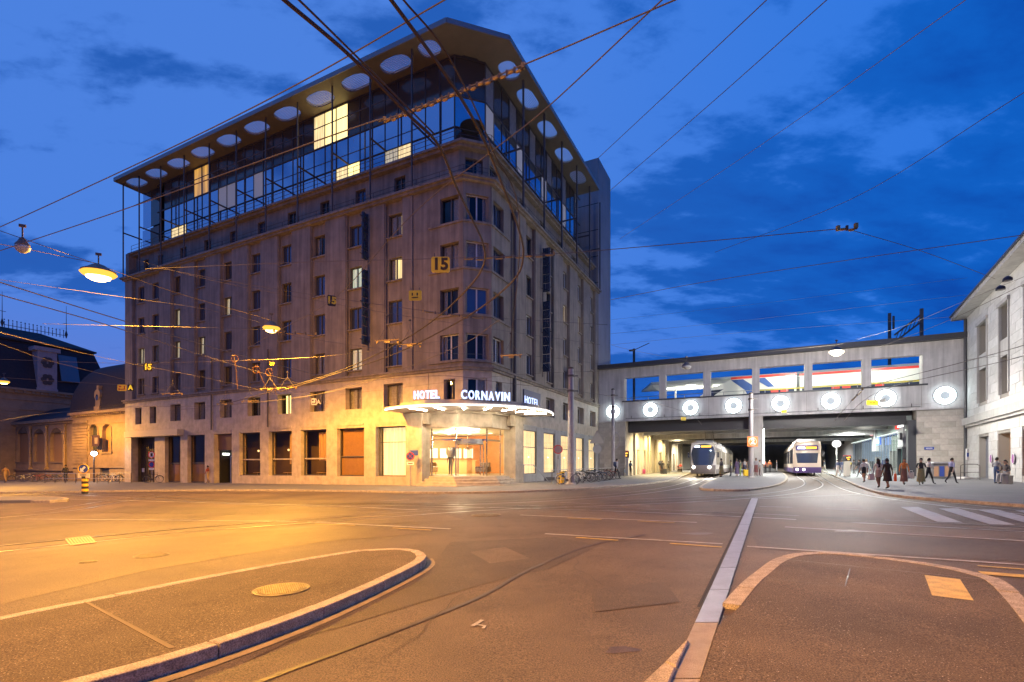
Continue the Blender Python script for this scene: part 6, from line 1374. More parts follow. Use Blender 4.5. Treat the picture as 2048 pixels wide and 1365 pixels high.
def hung_sign(px, py, wpx, hpx, z, text, label, face, ink, yaw=0.0, emit=True, fsz=.85, glyph=None):
    p = zp(px, py, z); w, h = wpx*p.y/F, hpx*p.y/F; t = T('wire_sign', label, 'sign', tuple(p), 'signs hung in the overhead wires', frame=False, rz=yaw)
    r = min(w, h)*.14; poly = []
    for cx_, cz_, a0 in ((w/2-r, h/2-r, 0), (-w/2+r, h/2-r, 90), (-w/2+r, -h/2+r, 180), (w/2-r, -h/2+r, 270)):
        for k in range(4): a = R(a0+30*k); poly.append((cx_+r*math.cos(a), cz_+r*math.sin(a)))
    n = len(poly); mb = MB(); mb.add([(x, -.02, zz) for x, zz in poly]+[(x, .02, zz) for x, zz in poly], [tuple(range(n)), tuple(range(n, 2*n))[::-1]]+[(k, (k+1) % n, n+(k+1) % n, n+k) for k in range(n)]); t.part('plate', mb, face, local=True)
    if text:
        me = text_mesh('lettering', text, h*fsz, ink, .006, h*.04); o = ob('lettering', me, t.o, (0, -.028, 0)); o.rotation_euler = (R(90), 0, 0)
    if glyph:
        for x0, x1, z0, z1 in glyph: t.part('mark', MB().box(x0*w, x1*w, -.034, -.02, z0*h, z1*h), ink, local=True)
    t.part('hook', MB().box(-w*.35, -w*.31, -.01, .01, h/2, h/2+.12).box(w*.31, w*.35, -.01, .01, h/2, h/2+.12), steel, local=True)
    return t
sg_y = M('sign_yellow', (.95, .66, .03), .5); sg_k = M('sign_ink', (.06, .035, .01), .6); sg_bk = M('sign_black', (.04, .03, .015), .5); sg_w = M('sign_white', (.75, .72, .66), .5)
hung_sign(881, 530, 37, 31, 7.7, '15', 'large yellow sign reading 15 before the hotel corner', sg_y, sg_k, fsz=1.05)
hung_sign(830.5, 591.5, 26, 20, 8.7, None, 'yellow sign with two dashes over a bar, like a face', sg_y, sg_k, glyph=[(-.26, -.17, -.02, .25), (.12, .22, -.02, .25), (-.26, .24, -.26, -.17)], yaw=-.08)
hung_sign(663, 602, 16, 21, 8.5, '15', 'dark tilted sign reading 15 in yellow near the small lamp', sg_bk, sg_y, yaw=.5, fsz=.9)
hung_sign(296, 735, 17, 16, 7.2, '15', 'small dark sign with glowing yellow 15 at the hotel end', sg_bk, M('yellow_figures', (.85, .62, .04), .5, emit=(1, .7, .03), estr=.6), fsz=.95)
hung_sign(244, 776, 18, 13, 6.8, None, 'yellow arrow sign left of the hotel end', sg_y, M('sign_red', (.55, .12, .03), .5), glyph=[(-.36, .36, -.30, -.18), (-.36, -.24, -.40, -.08), (.24, .36, -.18, .3), (-.32, -.05, .08, .3)])
hung_sign(261.5, 776, 12, 13, 6.8, 'A', 'dark sign with a yellow letter A beside the arrow sign', sg_bk, bpy.data.materials['yellow_figures'], fsz=1.0)
hung_sign(628, 804, 11, 13, 6.3, None, 'small white arrow sign before a first floor window', sg_w, sg_k, glyph=[(-.36, .36, -.30, -.18), (.24, .36, -.18, .3), (-.32, -.05, .08, .3)])
hung_sign(637.5, 805, 8, 12, 6.3, 'A', 'small dark sign with white letter A before a first floor window', sg_bk, sg_w, fsz=1.0)
hung_sign(544, 728, 8, 6, 7.8, None, 'tiny yellow plate on the wire under the small lamp', sg_y, sg_k)
hung_sign(1367, 838, 10, 7, 5.95, None, 'small yellow plate hung under the third ring light', sg_y, sg_k); hung_sign(1568, 823, 10, 6, 6.2, None, 'small yellow plate hung under the fifth ring light', sg_y, sg_k)
hung_sign(1745, 806, 25, 9, 6.4, None, 'long yellow trolley plate before the seventh ring light', sg_y, sg_k, glyph=[(-.3, -.1, -.1, .1), (.0, .2, -.12, .08)], yaw=.1); hung_sign(1765, 802, 12, 7, 6.5, None, 'small grey plate right of the long yellow trolley plate', steel_lt, sg_k)
# two small spot lamps on the wire before the station
for px, py, lb in ((2015, 562, 'upper small floodlight on the wire before the station'), (2001, 580, 'lower small floodlight on the wire before the station')):
    p = zp(px, py, 9.6); t = T('floodlight', lb, 'floodlight', tuple(p), 'floodlights before the station', frame=False); t.part('housing', MB().lathe([(.06, .2), (.16, .12), (.18, 0)], (0, 0, 0), 12), dkgrey, local=True); t.part('lens', MB().lathe([(.15, .005), (.001, -.03)], (0, 0, 0), 12), off_m, local=True)
# ================================================================== STREET FURNITURE
def sign_post(px, base_y, h_m, label, parts, dz=.1, r=.03, cat='sign post'):
    b = gp(px, base_y, dz); t = T('sign_post', label, cat, tuple(b), frame=False); t.part('post', MB().cyl((0, 0, 0), (0, 0, h_m), r, n=8), steel_lt, local=True)
    for nm, mb, mt in parts: t.part(nm, mb, mt, local=True)
    return t
def disc(r, z, y=-.05, th=.02): return MB().lathe([(r, y-th), (r, y)], (0, 0, z), 20, axis='y')
def rim(r, z, w=.03, y=-.08): return MB().tube([(r*math.cos(R(a)), y, z+r*math.sin(R(a))) for a in range(0, 360, 18)], w, 5, closed=True)
sign_post(821, 972, 2.35, 'round red and blue no stopping sign left of the hotel steps', [('disc', disc(.27, 2.0), blue_p), ('rim', rim(.25, 2.0), red_p), ('cross', MB().beam((-.17, -.085, 1.83), (.17, -.085, 2.17), .05, .02).beam((-.17, -.085, 2.17), (.17, -.085, 1.83), .05, .02), red_p), ('plate', MB().box(-.24, .24, -.07, -.05, 1.42, 1.62), white_p), ('plate_text', MB().box(-.16, .16, -.078, -.07, 1.49, 1.55), sg_k)])
sign_post(304, 966, 3.0, 'post with two round signs and plates before the dark gate', [('disc', disc(.33, 2.65), white_p), ('rim', rim(.30, 2.65, .04), red_p), ('symbol', MB().box(-.08, .10, -.085, -.07, 2.5, 2.8), sg_k), ('plate', MB().box(-.28, .28, -.07, -.05, 2.05, 2.22), white_p), ('disc', disc(.28, 1.72), blue_p), ('rim', rim(.26, 1.72, .04), red_p), ('plate', MB().box(-.24, .24, -.07, -.05, 1.22, 1.42), white_p)])
sign_post(1116, 969, 2.6, 'round grey sign on a thin post right of the entrance', [('disc', disc(.30, 2.35), M('sign_back', (.30, .24, .27), .5)), ('rim', rim(.28, 2.35), red_p), ('bracket', MB().box(-.02, .02, -.05, .0, 1.7, 1.95), steel)])
sign_post(1194, 961, 3.9, 'triangular sign seen from behind near the far end of the hotel', [('triangle', MB().add([(-.62, -.05, 3.0), (.62, -.05, 3.0), (0, -.05, 4.1), (-.62, -.02, 3.0), (.62, -.02, 3.0), (0, -.02, 4.1)], [(0, 1, 2), (3, 5, 4), (0, 3, 4, 1), (1, 4, 5, 2), (2, 5, 3, 0)]), M('sign_back_tan', (.36, .33, .28), .5)), ('disc', disc(.36, 2.55), M('sign_back_grey', (.33, .32, .31), .5))])
t = sign_post(170, 988, .62, 'striped black and yellow bollard with blue direction disc', [], dz=.12, r=.05, cat='bollard')
bz = 38.0
b = gp(170, 988, .12); k = b.y/F
for i in range(7): t.part('stripe_band', MB().lathe([(5.5*k, i*5*k), (5.5*k, (i+1)*5*k)], (0, 0, 0), 14), yellow_p if i % 2 else black_m, local=True)
t.part('plate', MB().box(-11.5*k, 11.5*k, -.10, -.06, 32*k, 41*k), M('pale_plate', (.7, .62, .42), .5), local=True); t.part('plate_text', MB().box(-7*k, 6*k, -.108, -.10, 37*k, 38.4*k), sg_k, local=True)
t.part('disc', MB().lathe([(9*k, -.10), (9*k, -.06)], (0, 0, 50*k), 24, axis='y', sx=1.15), blue_p, local=True); t.part('rim', MB().tube([(10.4*k*math.cos(R(a)), -.11, 50*k+9*k*math.sin(R(a))) for a in range(0, 360, 15)], .9*k, 5, closed=True), yellow_p, local=True)
t.part('arrow', MB().add([(x*k, -.115, (50+z)*k) for x, z in [(-6, -6), (-6, 2), (-3.5, 0), (2, 5.5), (5, 2.5), (-.5, -3), (2, -6)]], [tuple(range(7))]), white_p, local=True)
# round lamp post and poster before the old building
b = gp(188, 965, .1); t = T('lamp_post', 'post lamp with glowing white globe before the old building', 'street lamp', tuple(b), frame=False)
t.part('post', MB().tube([(0, 0, 0), (0, 0, 2.6)], [.09, .06], 10), steel, local=True); t.part('globe', MB().sphere((0, 0, 2.95), .24, 14), Memit('globe_light', (.85, .93, 1), 40), smooth=True, local=True); t.part('cap', MB().lathe([(.26, 3.12), (.20, 3.26), (.05, 3.32)], (0, 0, 0), 12), steel, local=True); lamp('globe_glow', (0, -.4, 2.95), 120, (.9, .95, 1), .2, t.o)
p = fx(191, 882, 1.0); t = T('poster_board', 'dark poster board on the old building behind the globe lamp', 'poster', (p.x, p.y, p.z)); t.part('board', MB().box(p.x, p.x+.06, p.y-.75, p.y+.75, p.z-.6, p.z+.6), M('poster_dark', (.06, .035, .04), .5)); t.part('image', MB().box(p.x-.01, p.x, p.y-.45, p.y+.2, p.z-.35, p.z+.35), M('poster_grey', (.25, .2, .2), .6)); t.part('bracket', MB().box(p.x+.06, 1.7, p.y-.05, p.y+.05, p.z-.05, p.z+.05), steel)
def rack(p0, p1, label, n, h=.95):
    a, b = Vector(p0), Vector(p1); t = T('bicycle_rail', label, 'railing', tuple(a), frame=False); d = b-a
    for z in (h, h*.5): t.part('rail', MB().tube([(0, 0, z), (d.x, d.y, d.z+z)], .025, 6), steel_lt, local=True)
    for k in range(n+1): q = d*(k/n); t.part('post', MB().cyl((q.x, q.y, q.z), (q.x, q.y, q.z+h), .025, n=6), steel, local=True)
rack(gp(90, 967, .1), gp(262, 967.5, .1), 'low steel rail along the bicycles before the old building', 8)
rack(gp(1104, 968, .1), gp(1135, 966, .1), 'short railing beside the yellow box right of the entrance', 2); rack(gp(1150, 964, .1), gp(1225, 957, .1), 'rail behind the row of bicycles by the short front', 6)
b = gp(1124.5, 968, .1); t = T('newspaper_box', 'narrow yellow newspaper box beside the thick pole', 'box', tuple(b), frame=False, rz=.2); t.part('body', MB().box(-.12, .12, -.15, .15, .05, .85), yellow_p, local=True, bevel=.02); t.part('window', MB().box(-.09, .09, -.165, -.15, .45, .75), glass_dk, local=True); t.part('leg', MB().box(-.1, .1, -.1, .1, 0, .05), steel, local=True)
b = gp(1117, 968.5, .1); t = T('newspaper_box', 'yellow striped newspaper box left of its narrow neighbour', 'box', tuple(b), frame=False, rz=.2); t.part('body', MB().box(-.07, .07, -.1, .1, .0, .75), yellow_p, local=True); t.part('band', MB().box(-.075, .075, -.105, .105, .35, .45), black_m, local=True)
def info_column(px, base_y, hpx, wpx, label, dz=.1, yaw=0):
    b = gp(px, base_y, dz); k = b.y/F; h, w = hpx*k, wpx*k; t = T('info_column', label, 'info column', tuple(b), 'info columns of the tram stop', frame=False, rz=yaw)
    t.part('body', MB().box(-w*.45, w*.45, -.15, .15, 0, h*.72), M('column_cream', (.6, .56, .48), .5) if 'column_cream' not in bpy.data.materials else bpy.data.materials['column_cream'], local=True, bevel=.02); t.part('display_case', MB().box(-w*.55, w*.55, -.2, .2, h*.72, h*.97), dkgrey, local=True, bevel=.02)
    for kx, z in ((-.2, .88), (.15, .90), (0, .80)): t.part('display_row', MB().box((kx-.18)*w, (kx+.18)*w, -.215, -.2, (z-.025)*h, (z+.025)*h), E_disp_o, local=True)
    t.part('top', MB().box(-w*.5, w*.5, -.18, .18, h*.97, h), red_p, local=True)
info_column(1251, 952, 50, 12, 'cream tram stop column with orange display left under the bridge'); info_column(1694, 953, 42, 11, 'white tram stop column with orange display by the shops')
# round white sign on a post, kiosk, panel stand, bins near the station
b = gp(1673, 950, .1); t = T('bubble_sign', 'round white lit sign with wavy strokes on a post by the shops', 'sign', tuple(b), frame=False); k = b.y/F
t.part('post', MB().cyl((0, 0, 0), (0, 0, 56*k), .06, n=8), white_p, local=True); t.part('disc', MB().lathe([(7*k, -.12), (7*k, .12)], (0, 0, 62*k), 20, axis='y', sx=1.1), E_sign, local=True)
for i in range(3): t.part('stroke', MB().tube([((x-3.5)*k*1.3, -.14, (59.5+i*2.2+.8*math.sin(x*1.2))*k) for x in range(8)], .35*k, 5), dkgrey, local=True)
b = gp(1878, 957, .1); k = b.y/F; t = T('waste_kiosk', 'grey steel recycling container with blue and orange posters by the station', 'container', tuple(b), frame=False, rz=-.35)
t.part('body', MB().box(-15*k, 15*k, -.45, .45, .05, 27*k), M('kiosk_steel', (.25, .25, .26), .35, metal=.6), local=True, bevel=.03); t.part('lid', MB().box(-15.5*k, 15.5*k, -.5, .5, 27*k, 33*k), steel_lt, local=True, bevel=.1)
for i, (x, m_) in enumerate(((-9, M('poster_orange', (.5, .3, .18), .6)), (0, blue_p), (9, bpy.data.materials['poster_orange']))): t.part('poster', MB().box((x-3.6)*k, (x+3.6)*k, -.47, -.45, 4*k, 24*k), m_, local=True)
b = gp(1933, 958, .1); k = b.y/F; t = T('panel_stand', 'tall narrow white information panel on a wide foot by the station corner', 'panel', tuple(b), frame=False); t.part('foot', MB().box(-13*k, 13*k, -.35, .35, 0, 3.5*k), white_p, local=True, bevel=.02); t.part('post', MB().box(-.04, .04, -.04, .04, 0, 60*k), steel_lt, local=True); t.part('panel', MB().box(-2.6*k, 2.6*k, -.10, -.05, 38*k, 60*k), white_p, local=True); t.part('text_block', MB().box(-2*k, 2*k, -.11, -.10, 44*k, 52*k), blue_p, local=True)
b = gp(1936, 960, .1); t = T('barrier_rail', 'thin steel barrier hoop beside the station corner', 'railing', tuple(b), frame=False); t.part('hoop', MB().tube([(-.5, 0, 0), (-.5, 0, .95), (-.3, 0, 1.05), (.6, 0, 1.05), (.8, 0, .95), (.8, 0, 0)], .025, 6), steel, local=True); t.part('bar', MB().cyl((-.5, 0, .5), (.8, 0, .5), .02, n=6), steel, local=True)
p = fx(1858, 897, XB-.05); t = T('street_plate', 'small dark blue street name plate on the right abutment', 'sign', (p.x, p.y, p.z)); t.part('plate', MB().box(p.x-.05, p.x-.02, p.y-.32, p.y+.32, p.z-.11, p.z+.11), blue_p); t.part('lettering', MB().box(p.x-.056, p.x-.05, p.y-.22, p.y+.22, p.z-.02, p.z+.03), white_p)
# benches under the bridge
for (x, y), lb in (((36.5, -5.0), 'small wooden bench by the nearest underpass doors'), ((49.0, -5.2), 'far red bench against the underpass wall')):
    g = fg(x, y)+.1; t = T('bench', lb, 'bench', (x, y, g)); mt = wood if x < 40 else red_p
    for k_ in range(3): t.part('seat_slat', MB().box(x-.8, x+.8, y-.2+k_*.16, y-.07+k_*.16, g+.42, g+.46), mt)
    for k_ in range(2): t.part('back_slat', MB().box(x-.8, x+.8, y+.28, y+.32, g+.6+k_*.16, g+.72+k_*.16), mt)
    for s_ in (-.65, .65): t.part('leg', MB().box(x+s_-.03, x+s_+.03, y-.2, y+.3, g, g+.42).box(x+s_-.03, x+s_+.03, y+.26, y+.32, g+.42, g+.9), steel)
# ================================================================== BICYCLES
def make_bicycle(col, name='bicycle'):
    t = T(name, 'x', 'bicycle', (0, 0, 0), 'parked bicycles', frame=False)
    P = dict(rw=(-.52, 0, .34), fw_=(.52, 0, .34), bb=(-.08, 0, .30), st=(-.22, 0, .78), hd=(.36, 0, .80), hb=(.34, 0, .88))
    t.part('frame', MB().tube([P['bb'], P['st']], .018, 6).tube([P['bb'], (.38, 0, .66)], .02, 6).tube([P['st'], P['hd']], .018, 6).tube([P['rw'], P['bb']], .012, 5).tube([P['rw'], P['st']], .011, 5).tube([P['hb'], (.40, 0, .62), P['fw_']], .014, 6), col, local=True)
    for nm in ('rw', 'fw_'):
        c = P[nm]; o = t.part('wheel', MB().tube([(c[0]+.32*math.cos(R(a)), 0, c[2]+.32*math.sin(R(a))) for a in range(0, 360, 20)], .02, 5, closed=True), black_m, local=True)
        mb = MB(); mb.tube([(c[0]+.295*math.cos(R(a)), 0, c[2]+.295*math.sin(R(a))) for a in range(0, 360, 20)], .011, 4, closed=True)
        for a in range(0, 360, 45): mb.cyl(c, (c[0]+.29*math.cos(R(a)), 0, c[2]+.29*math.sin(R(a))), .004, n=3)
        t.part('rim', mb, steel_lt, o, local=True)
        t.part('mudguard', MB().tube([(c[0]+.36*math.cos(R(a)), 0, c[2]+.36*math.sin(R(a))) for a in range(20, 170, 15)], .018, 4), col, local=True)
    t.part('saddle', MB().add([(-.36, -.07, .86), (-.36, .07, .86), (-.12, 0, .85), (-.36, -.07, .90), (-.36, .07, .90), (-.12, 0, .88)], [(0, 1, 2), (3, 5, 4), (0, 3, 4, 1), (1, 4, 5, 2), (2, 5, 3, 0)]).cyl(P['st'], (-.24, 0, .87), .014), black_m, local=True)
    t.part('handlebar', MB().tube([(.22, -.27, .98), (.34, -.20, .99), (.35, 0, .96), (.34, .20, .99), (.22, .27, .98)], .013, 5).cyl(P['hb'], (.35, 0, .97), .014), steel_lt, local=True)
    t.part('crank', MB().lathe([(.09, -.03), (.09, -.02)], (-.08, 0, .30), 12, axis='y').cyl((-.08, -.05, .30), (.08, -.05, .24), .01), steel, local=True)
    return t
bl = [make_bicycle(M('bike_%s' % n, c, .4)) for n, c in (('black', (.03, .03, .03)), ('silver', (.45, .45, .45)), ('blue', (.05, .10, .22)), ('white', (.6, .6, .58)), ('red', (.30, .04, .03)))]
cn = ['black', 'silver', 'dark blue', 'white', 'dark red']; used = [False]*5
def put_bike(i, p, rz, label):
    s = bl[i].o
    if not used[i]: used[i] = True; s.location = p; s.rotation_euler = (0, 0, rz); s['label'] = label; return
    dup(s, p, rz, label)
ords = ['first', 'second', 'third', 'fourth', 'fifth', 'sixth', 'seventh', 'eighth', 'ninth', 'tenth', 'eleventh', 'twelfth']
seq = [3, 0, 1, 0, 2, 1, 0, 4, 0]
for k in range(9):
    px = 1160+k*8.2; put_bike(seq[k], gp(px, 966-k*.95, .1), FANG+R(random.uniform(55, 110))+R(-60 if k == 0 else 0), '%s bicycle, %s from the thick pole in the row by the hotel' % (cn[seq[k]], ords[k]))
seq2 = [0, 1, 0, 4, 0, 2, 0, 1, 3, 0, 0]
for k, px in enumerate((36, 52, 68, 84, 100, 118, 205, 216, 228, 240, 250)): put_bike(seq2[k], gp(px, 964, .1), R(random.uniform(-35, 40))+(0 if k % 2 else R(180)), '%s bicycle, %s from the left in the row before the old building' % (cn[seq2[k]], ords[k]))
put_bike(0, gp(306, 966, .1), R(20), 'black bicycle leaning at the sign post before the dark gate'); put_bike(1, gp(1136, 969.5, .1), R(15), 'silver bicycle leaning against the thick pole'); put_bike(2, gp(1250, 954, .1), R(70), 'dark blue bicycle behind the slim grey pole')
# ================================================================== PEOPLE
import numpy as np
SK = {'a': (.45, .26, .17), 'b': (.20, .10, .06), 'c': (.55, .36, .26)}
MC = {}
def cm(c, r=.8):
    k = tuple(round(v, 3) for v in c)
    if k not in MC: MC[k] = M('cloth_%d' % len(MC), c, r, var=.12, vscale=14)
    return MC[k]
def person(px, fy_, hpx, label, top, bot, hair=(.03, .02, .015), skin='a', pose='stand', yaw=0., sleeve='long', legs='long', long_hair=False, skirt=None, dz=.1, shoes=(.03, .03, .03), depth=None, hm=None, seat=.46, at=None, hat=False, stride=1.0, arms=None):
    p = gp(px, fy_, dz) if at is None else Vector(at); Hm = hm or hpx*p.y/F; Hm = max(1.48, min(1.9, Hm)) if pose != 'sit' else 1.70; s = Hm/1.75
    V = []; E = []; Lb = []; rad = []
    def v(x, y, z, rx, ry=None): V.append((x, y, z)); rad.append((rx, ry or rx)); return len(V)-1
    def e(a, b, lab): E.append((a, b)); Lb.append(lab)
    st = {'walk': 1, 'stand': 0, 'sit': 0}[pose]*stride; pz = .95 if pose != 'sit' else seat/s+.10
    pel = v(0, 0, pz, .135, .10); sp = v(0, .01*st, pz+.2, .125, .09); chs = v(0, .02*st, pz+.38, .15, .10); nk = v(0, .03*st, pz+.545, .052); hb = v(0, .045, pz+.62, .075, .082); ht = v(0, .05, pz+.73, .082, .092); 
    e(pel, sp, 'bot' if skirt is None else 'top'); e(sp, chs, 'top'); e(chs, nk, 'top'); e(nk, hb, 'skin'); e(hb, ht, 'skin'); ns = v(0, .155, pz+.655, .012); e(hb, ns, 'skin')
    for sd in (-1, 1):
        er = v(sd*.088, .04, pz+.66, .014); e(hb, er, 'skin')
        hp = v(sd*.085, 0, pz-.06, .088)
        f = sd*st
        if pose == 'sit': kn = v(sd*.10, .42, pz-.02, .062); an = v(sd*.11, .46, .09, .044); to = v(sd*.12, .62, .045, .036)
        else: kn = v(sd*.09, .13*f+(.05 if f < 0 else .02), .50, .062); an = v(sd*.09, .24*f-(.12 if f < 0 else 0), .09+(.07 if f < 0 else 0), .042); to = v(sd*.10, .24*f+.15-(.12 if f < 0 else 0), .042+(.02 if f < 0 else 0), .035)
        e(pel, hp, 'bot'); e(hp, kn, 'bot' if legs != 'bare' else ('bot' if legs == 'short' else 'skin')); e(kn, an, 'bot' if legs == 'long' else 'skin'); e(an, to, 'shoe')
        sh = v(sd*.175, .01, pz+.455, .058); g = -f
        am = (arms or {}).get(sd)
        if am == 'bent' or pose == 'sit': el = v(sd*.235, .02, pz+.19, .044); wr = v(sd*.17, .25, pz+.18, .031); hn = v(sd*.15, .33, pz+.20, .032)
        else: el = v(sd*.235, .07*g, pz+.17, .043); wr = v(sd*.245, .17*g+.03, pz-.06, .031); hn = v(sd*.24, .20*g+.05, pz-.14, .034)
        e(chs, sh, 'top'); e(sh, el, 'top' if sleeve != 'none' else 'skin'); e(el, wr, 'top' if sleeve == 'long' else 'skin'); e(wr, hn, 'skin')
        d = Vector(V[hn])-Vector(V[wr]); d.normalize(); sdv = Vector((0, 1, 0)) if abs(d.z) > .5 else Vector((1, 0, 0))
        for q, ln in ((-.022, .075), (-.008, .088), (.008, .084), (.022, .066)):
            m1 = Vector(V[hn])+d*.05+sdv*q; m2 = m1+d*ln*.6+Vector((0, .02, 0)); f1 = v(*m1, .0095); f2 = v(*m2, .008); e(hn, f1, 'skin'); e(f1, f2, 'skin')
        th1 = Vector(V[wr])+d*.04+sdv*.035; f1 = v(*th1, .010); f2 = v(*(th1+d*.04+sdv*.012), .009); e(wr, f1, 'skin'); e(f1, f2, 'skin')
    me = bpy.data.meshes.new('body'); me.from_pydata(V, E, []); o = bpy.data.objects.new('body_src', me); COL.objects.link(o)
    m = o.modifiers.new('s', 'SKIN'); m.use_smooth_shade = True; sv = me.skin_vertices[0].data
    for i, r in enumerate(rad): sv[i].radius = r; sv[i].use_root = (i == 0)
    sub = o.modifiers.new('d', 'SUBSURF'); sub.levels = 1; sub.render_levels = 1
    bm_ = bpy.data.meshes.new_from_object(o.evaluated_get(bpy.context.evaluated_depsgraph_get())); bm_.name = 'body'; bpy.data.objects.remove(o); bpy.data.meshes.remove(me)
    bm_.materials.clear()
    for c in (cm(top), cm(bot), cm(SK[skin], .5), cm(shoes, .5)): bm_.materials.append(c)
    n = len(bm_.polygons); ctr = np.empty(n*3); bm_.polygons.foreach_get('center', ctr); ctr = ctr.reshape(-1, 3); A_ = np.array([V[a] for a, b in E]); B2 = np.array([V[b] for a, b in E]); D = B2-A_
    tt = np.clip(((ctr[:, None]-A_)*D).sum(2)/(D*D).sum(1), 0, 1); dist = np.linalg.norm(ctr[:, None]-(A_+tt[..., None]*D), axis=2)-np.array([min(rad[a][1], rad[b][1]) for a, b in E])
    idx = {'top': 0, 'bot': 1, 'skin': 2, 'shoe': 3}; lab = np.array([idx[l] for l in Lb]); best = lab[dist.argmin(1)]
    if legs == 'short': best[(ctr[:, 2] < pz-.30) & (best == 1)] = 2
    bm_.polygons.foreach_set('material_index', best.tolist()); bm_.polygons.foreach_set('use_smooth', [True]*n)
    t = T('person', label, 'person', tuple(p), 'people on the square', frame=False, rz=yaw); t.o.scale = (s, s, s)
    ob('body', bm_, t.o)
    hm_ = MB(); hm_.grid(lambda u, w: (.092*math.cos(2*math.pi*u)*math.cos(w*1.55), .035+.105*math.sin(2*math.pi*u)*math.cos(w*1.55)-.012, pz+.675+.135*math.sin(w*1.55)-(.06*(1-w) if math.sin(2*math.pi*u) < .3 else -.03*(1-w))), 14, 5, closeu=True)
    if long_hair: hm_.grid(lambda u, w: (.10*(1+.3*w)*math.cos(math.pi*(1+u)), .02+.10*math.sin(math.pi*(1+u))*(1-.2*w)-.03*w, pz+.69-.42*w), 10, 5)
    t.part('hair', hm_, cm(hair), local=True, smooth=True)
    t.part('eyes', MB().sphere((-.03, .128, pz+.675), .011, 6).sphere((.03, .128, pz+.675), .011, 6), black_m, local=True)
    if skirt:
        c, ln, fl = skirt; mb = MB(); mb.grid(lambda u, w: ((.150+fl*w)*math.cos(2*math.pi*u)*(1+.04*math.sin(u*40)*w), (.115+fl*w)*math.sin(2*math.pi*u), pz+.12-ln*w), 20, 5, closeu=True); t.part('skirt', mb, cm(c), local=True, smooth=True)
    return t, p, s
def carried(kind, p, off, label, col, size=1.0, yaw=0.):
    b = Vector(p)+Vector(off); t = T(kind, label, kind.replace('_', ' '), tuple(b), frame=False, rz=yaw)
    if kind == 'suitcase':
        t.part('shell', MB().box(-.21, .21, -.12, .12, .05, .62), cm(col), local=True, bevel=.04); t.part('handle', MB().tube([(-.1, 0, .6), (-.1, 0, .95), (.1, 0, .95), (.1, 0, .6)], .012, 5), steel, local=True)
        for x in (-.16, .16): t.part('wheel', MB().lathe([(.035, -.02), (.035, .02)], (x, 0, .035), 8, axis='y'), black_m, local=True)
    elif kind == 'backpack': t.part('sack', MB().sphere((0, 0, 0), .17*size, 10, sx=1, sy=.7, sz=1.4), cm(col), local=True, smooth=True); t.part('strap', MB().tube([(-.1, .1, .2), (-.1, .2, .05), (-.1, .08, -.15)], .02, 4), cm(col), local=True)
    else:
        t.part('bag_body', MB().prism([(-.19*size, -.06), (.19*size, -.06), (.19*size, .06), (-.19*size, .06)], -.5*size, -.06, top=[(-.16*size, -.05), (.16*size, -.05), (.16*size, .05), (-.16*size, .05)]), cm(col), local=True, bevel=.01); t.part('handle', MB().tube([(-.08, 0, -.08), (-.07, 0, .04), (.07, 0, .04), (.08, 0, -.08)], .01, 4), cm(col), local=True)
W_, K_, GY, DN = (.62, .62, .62), (.025, .025, .03), (.22, .22, .23), (.05, .07, .14)
away = 0.; toward = math.pi
_, p, s = person(1233, 958.5, 41, 'person in pale shirt and black trousers walking past the slim pole', (.5, .5, .52), K_, pose='walk', yaw=-1.2); carried('backpack', p, (-.12, .02, 1.28), 'dark backpack on the walker by the slim pole', DN)
person(1261, 952.5, 31, 'person in blue jacket standing at the left tram stop column', (.10, .16, .24), K_, yaw=-1.0, arms={1: 'bent', -1: 'bent'})
_, p, s = person(1278, 949, 26, 'person in pale lilac clothes beside a crimson suitcase', (.5, .45, .55), (.5, .45, .55), yaw=.6); carried('suitcase', p, (.55, 0, 0), 'crimson suitcase near the underpass doors', (.30, .03, .08))
person(1311, 0, 0, 'person in cream top sitting on the wooden bench', (.5, .42, .30), (.35, .25, .18), pose='sit', yaw=FANG+R(90), at=fw(36.4, -5.05, fg(36.4, -5)+.1), long_hair=True)
_, p, s = person(1324, 948.5, 27, 'person in black wearing a big dark backpack under the bridge', K_, K_, yaw=-.8, skin='b'); carried('backpack', p, (-.25, -.05, 1.3), 'big dark backpack near the bench', (.03, .03, .03), 1.3); carried('suitcase', p, (.3, -.2, 0), 'dark suitcase beside the backpacker', (.04, .04, .04))
person(1337, 947, 24, 'person in charcoal coat waiting by the underpass wall', (.06, .06, .06), K_, yaw=-.6)
person(1361, 0, 0, 'person in red top sitting on the far red bench', (.5, .08, .07), GY, pose='sit', yaw=FANG+R(90), at=fw(49.0, -5.25, fg(49, -5)+.1))
pf = dict(dz=.16)
person(1443, 955, 38, 'person in dark top and tan skirt beside the left tram', (.10, .08, .08), (.4, .3, .15), yaw=.6, skin='b', skirt=((.45, .36, .15), .75, .10), legs='bare', **pf)
person(1462, 953, 30, 'person in olive shirt farther along the left tram', (.30, .26, .12), GY, yaw=.9, **pf)
_, p, s = person(1474, 953.5, 36, 'person in dark violet dress waiting left of the centre pole', (.08, .05, .12), K_, yaw=.4, skirt=((.07, .05, .11), .8, .08), legs='bare', long_hair=True, **pf)
person(1481, 953, 33, 'person with green trousers in the platform crowd', (.08, .12, .10), (.20, .30, .10), yaw=1.0, **pf)
_, p, s = person(1489, 953.5, 35, 'person in grey vest with a yellow suitcase on the platform', (.30, .30, .32), (.05, .05, .10), yaw=-.8, sleeve='none', **pf); carried('suitcase', p, (-.1, -.45, 0), 'bright yellow suitcase on the tram platform', (.70, .45, .02))
person(1496, 952.5, 31, 'person in black coat just left of the centre pole', K_, K_, yaw=.2, **pf)
person(1512, 953, 37, 'person in grey top and dark red skirt right of the centre pole', (.25, .24, .26), (.12, .03, .03), yaw=2.8, skin='b', skirt=((.14, .04, .04), .7, .06), legs='bare', **pf)
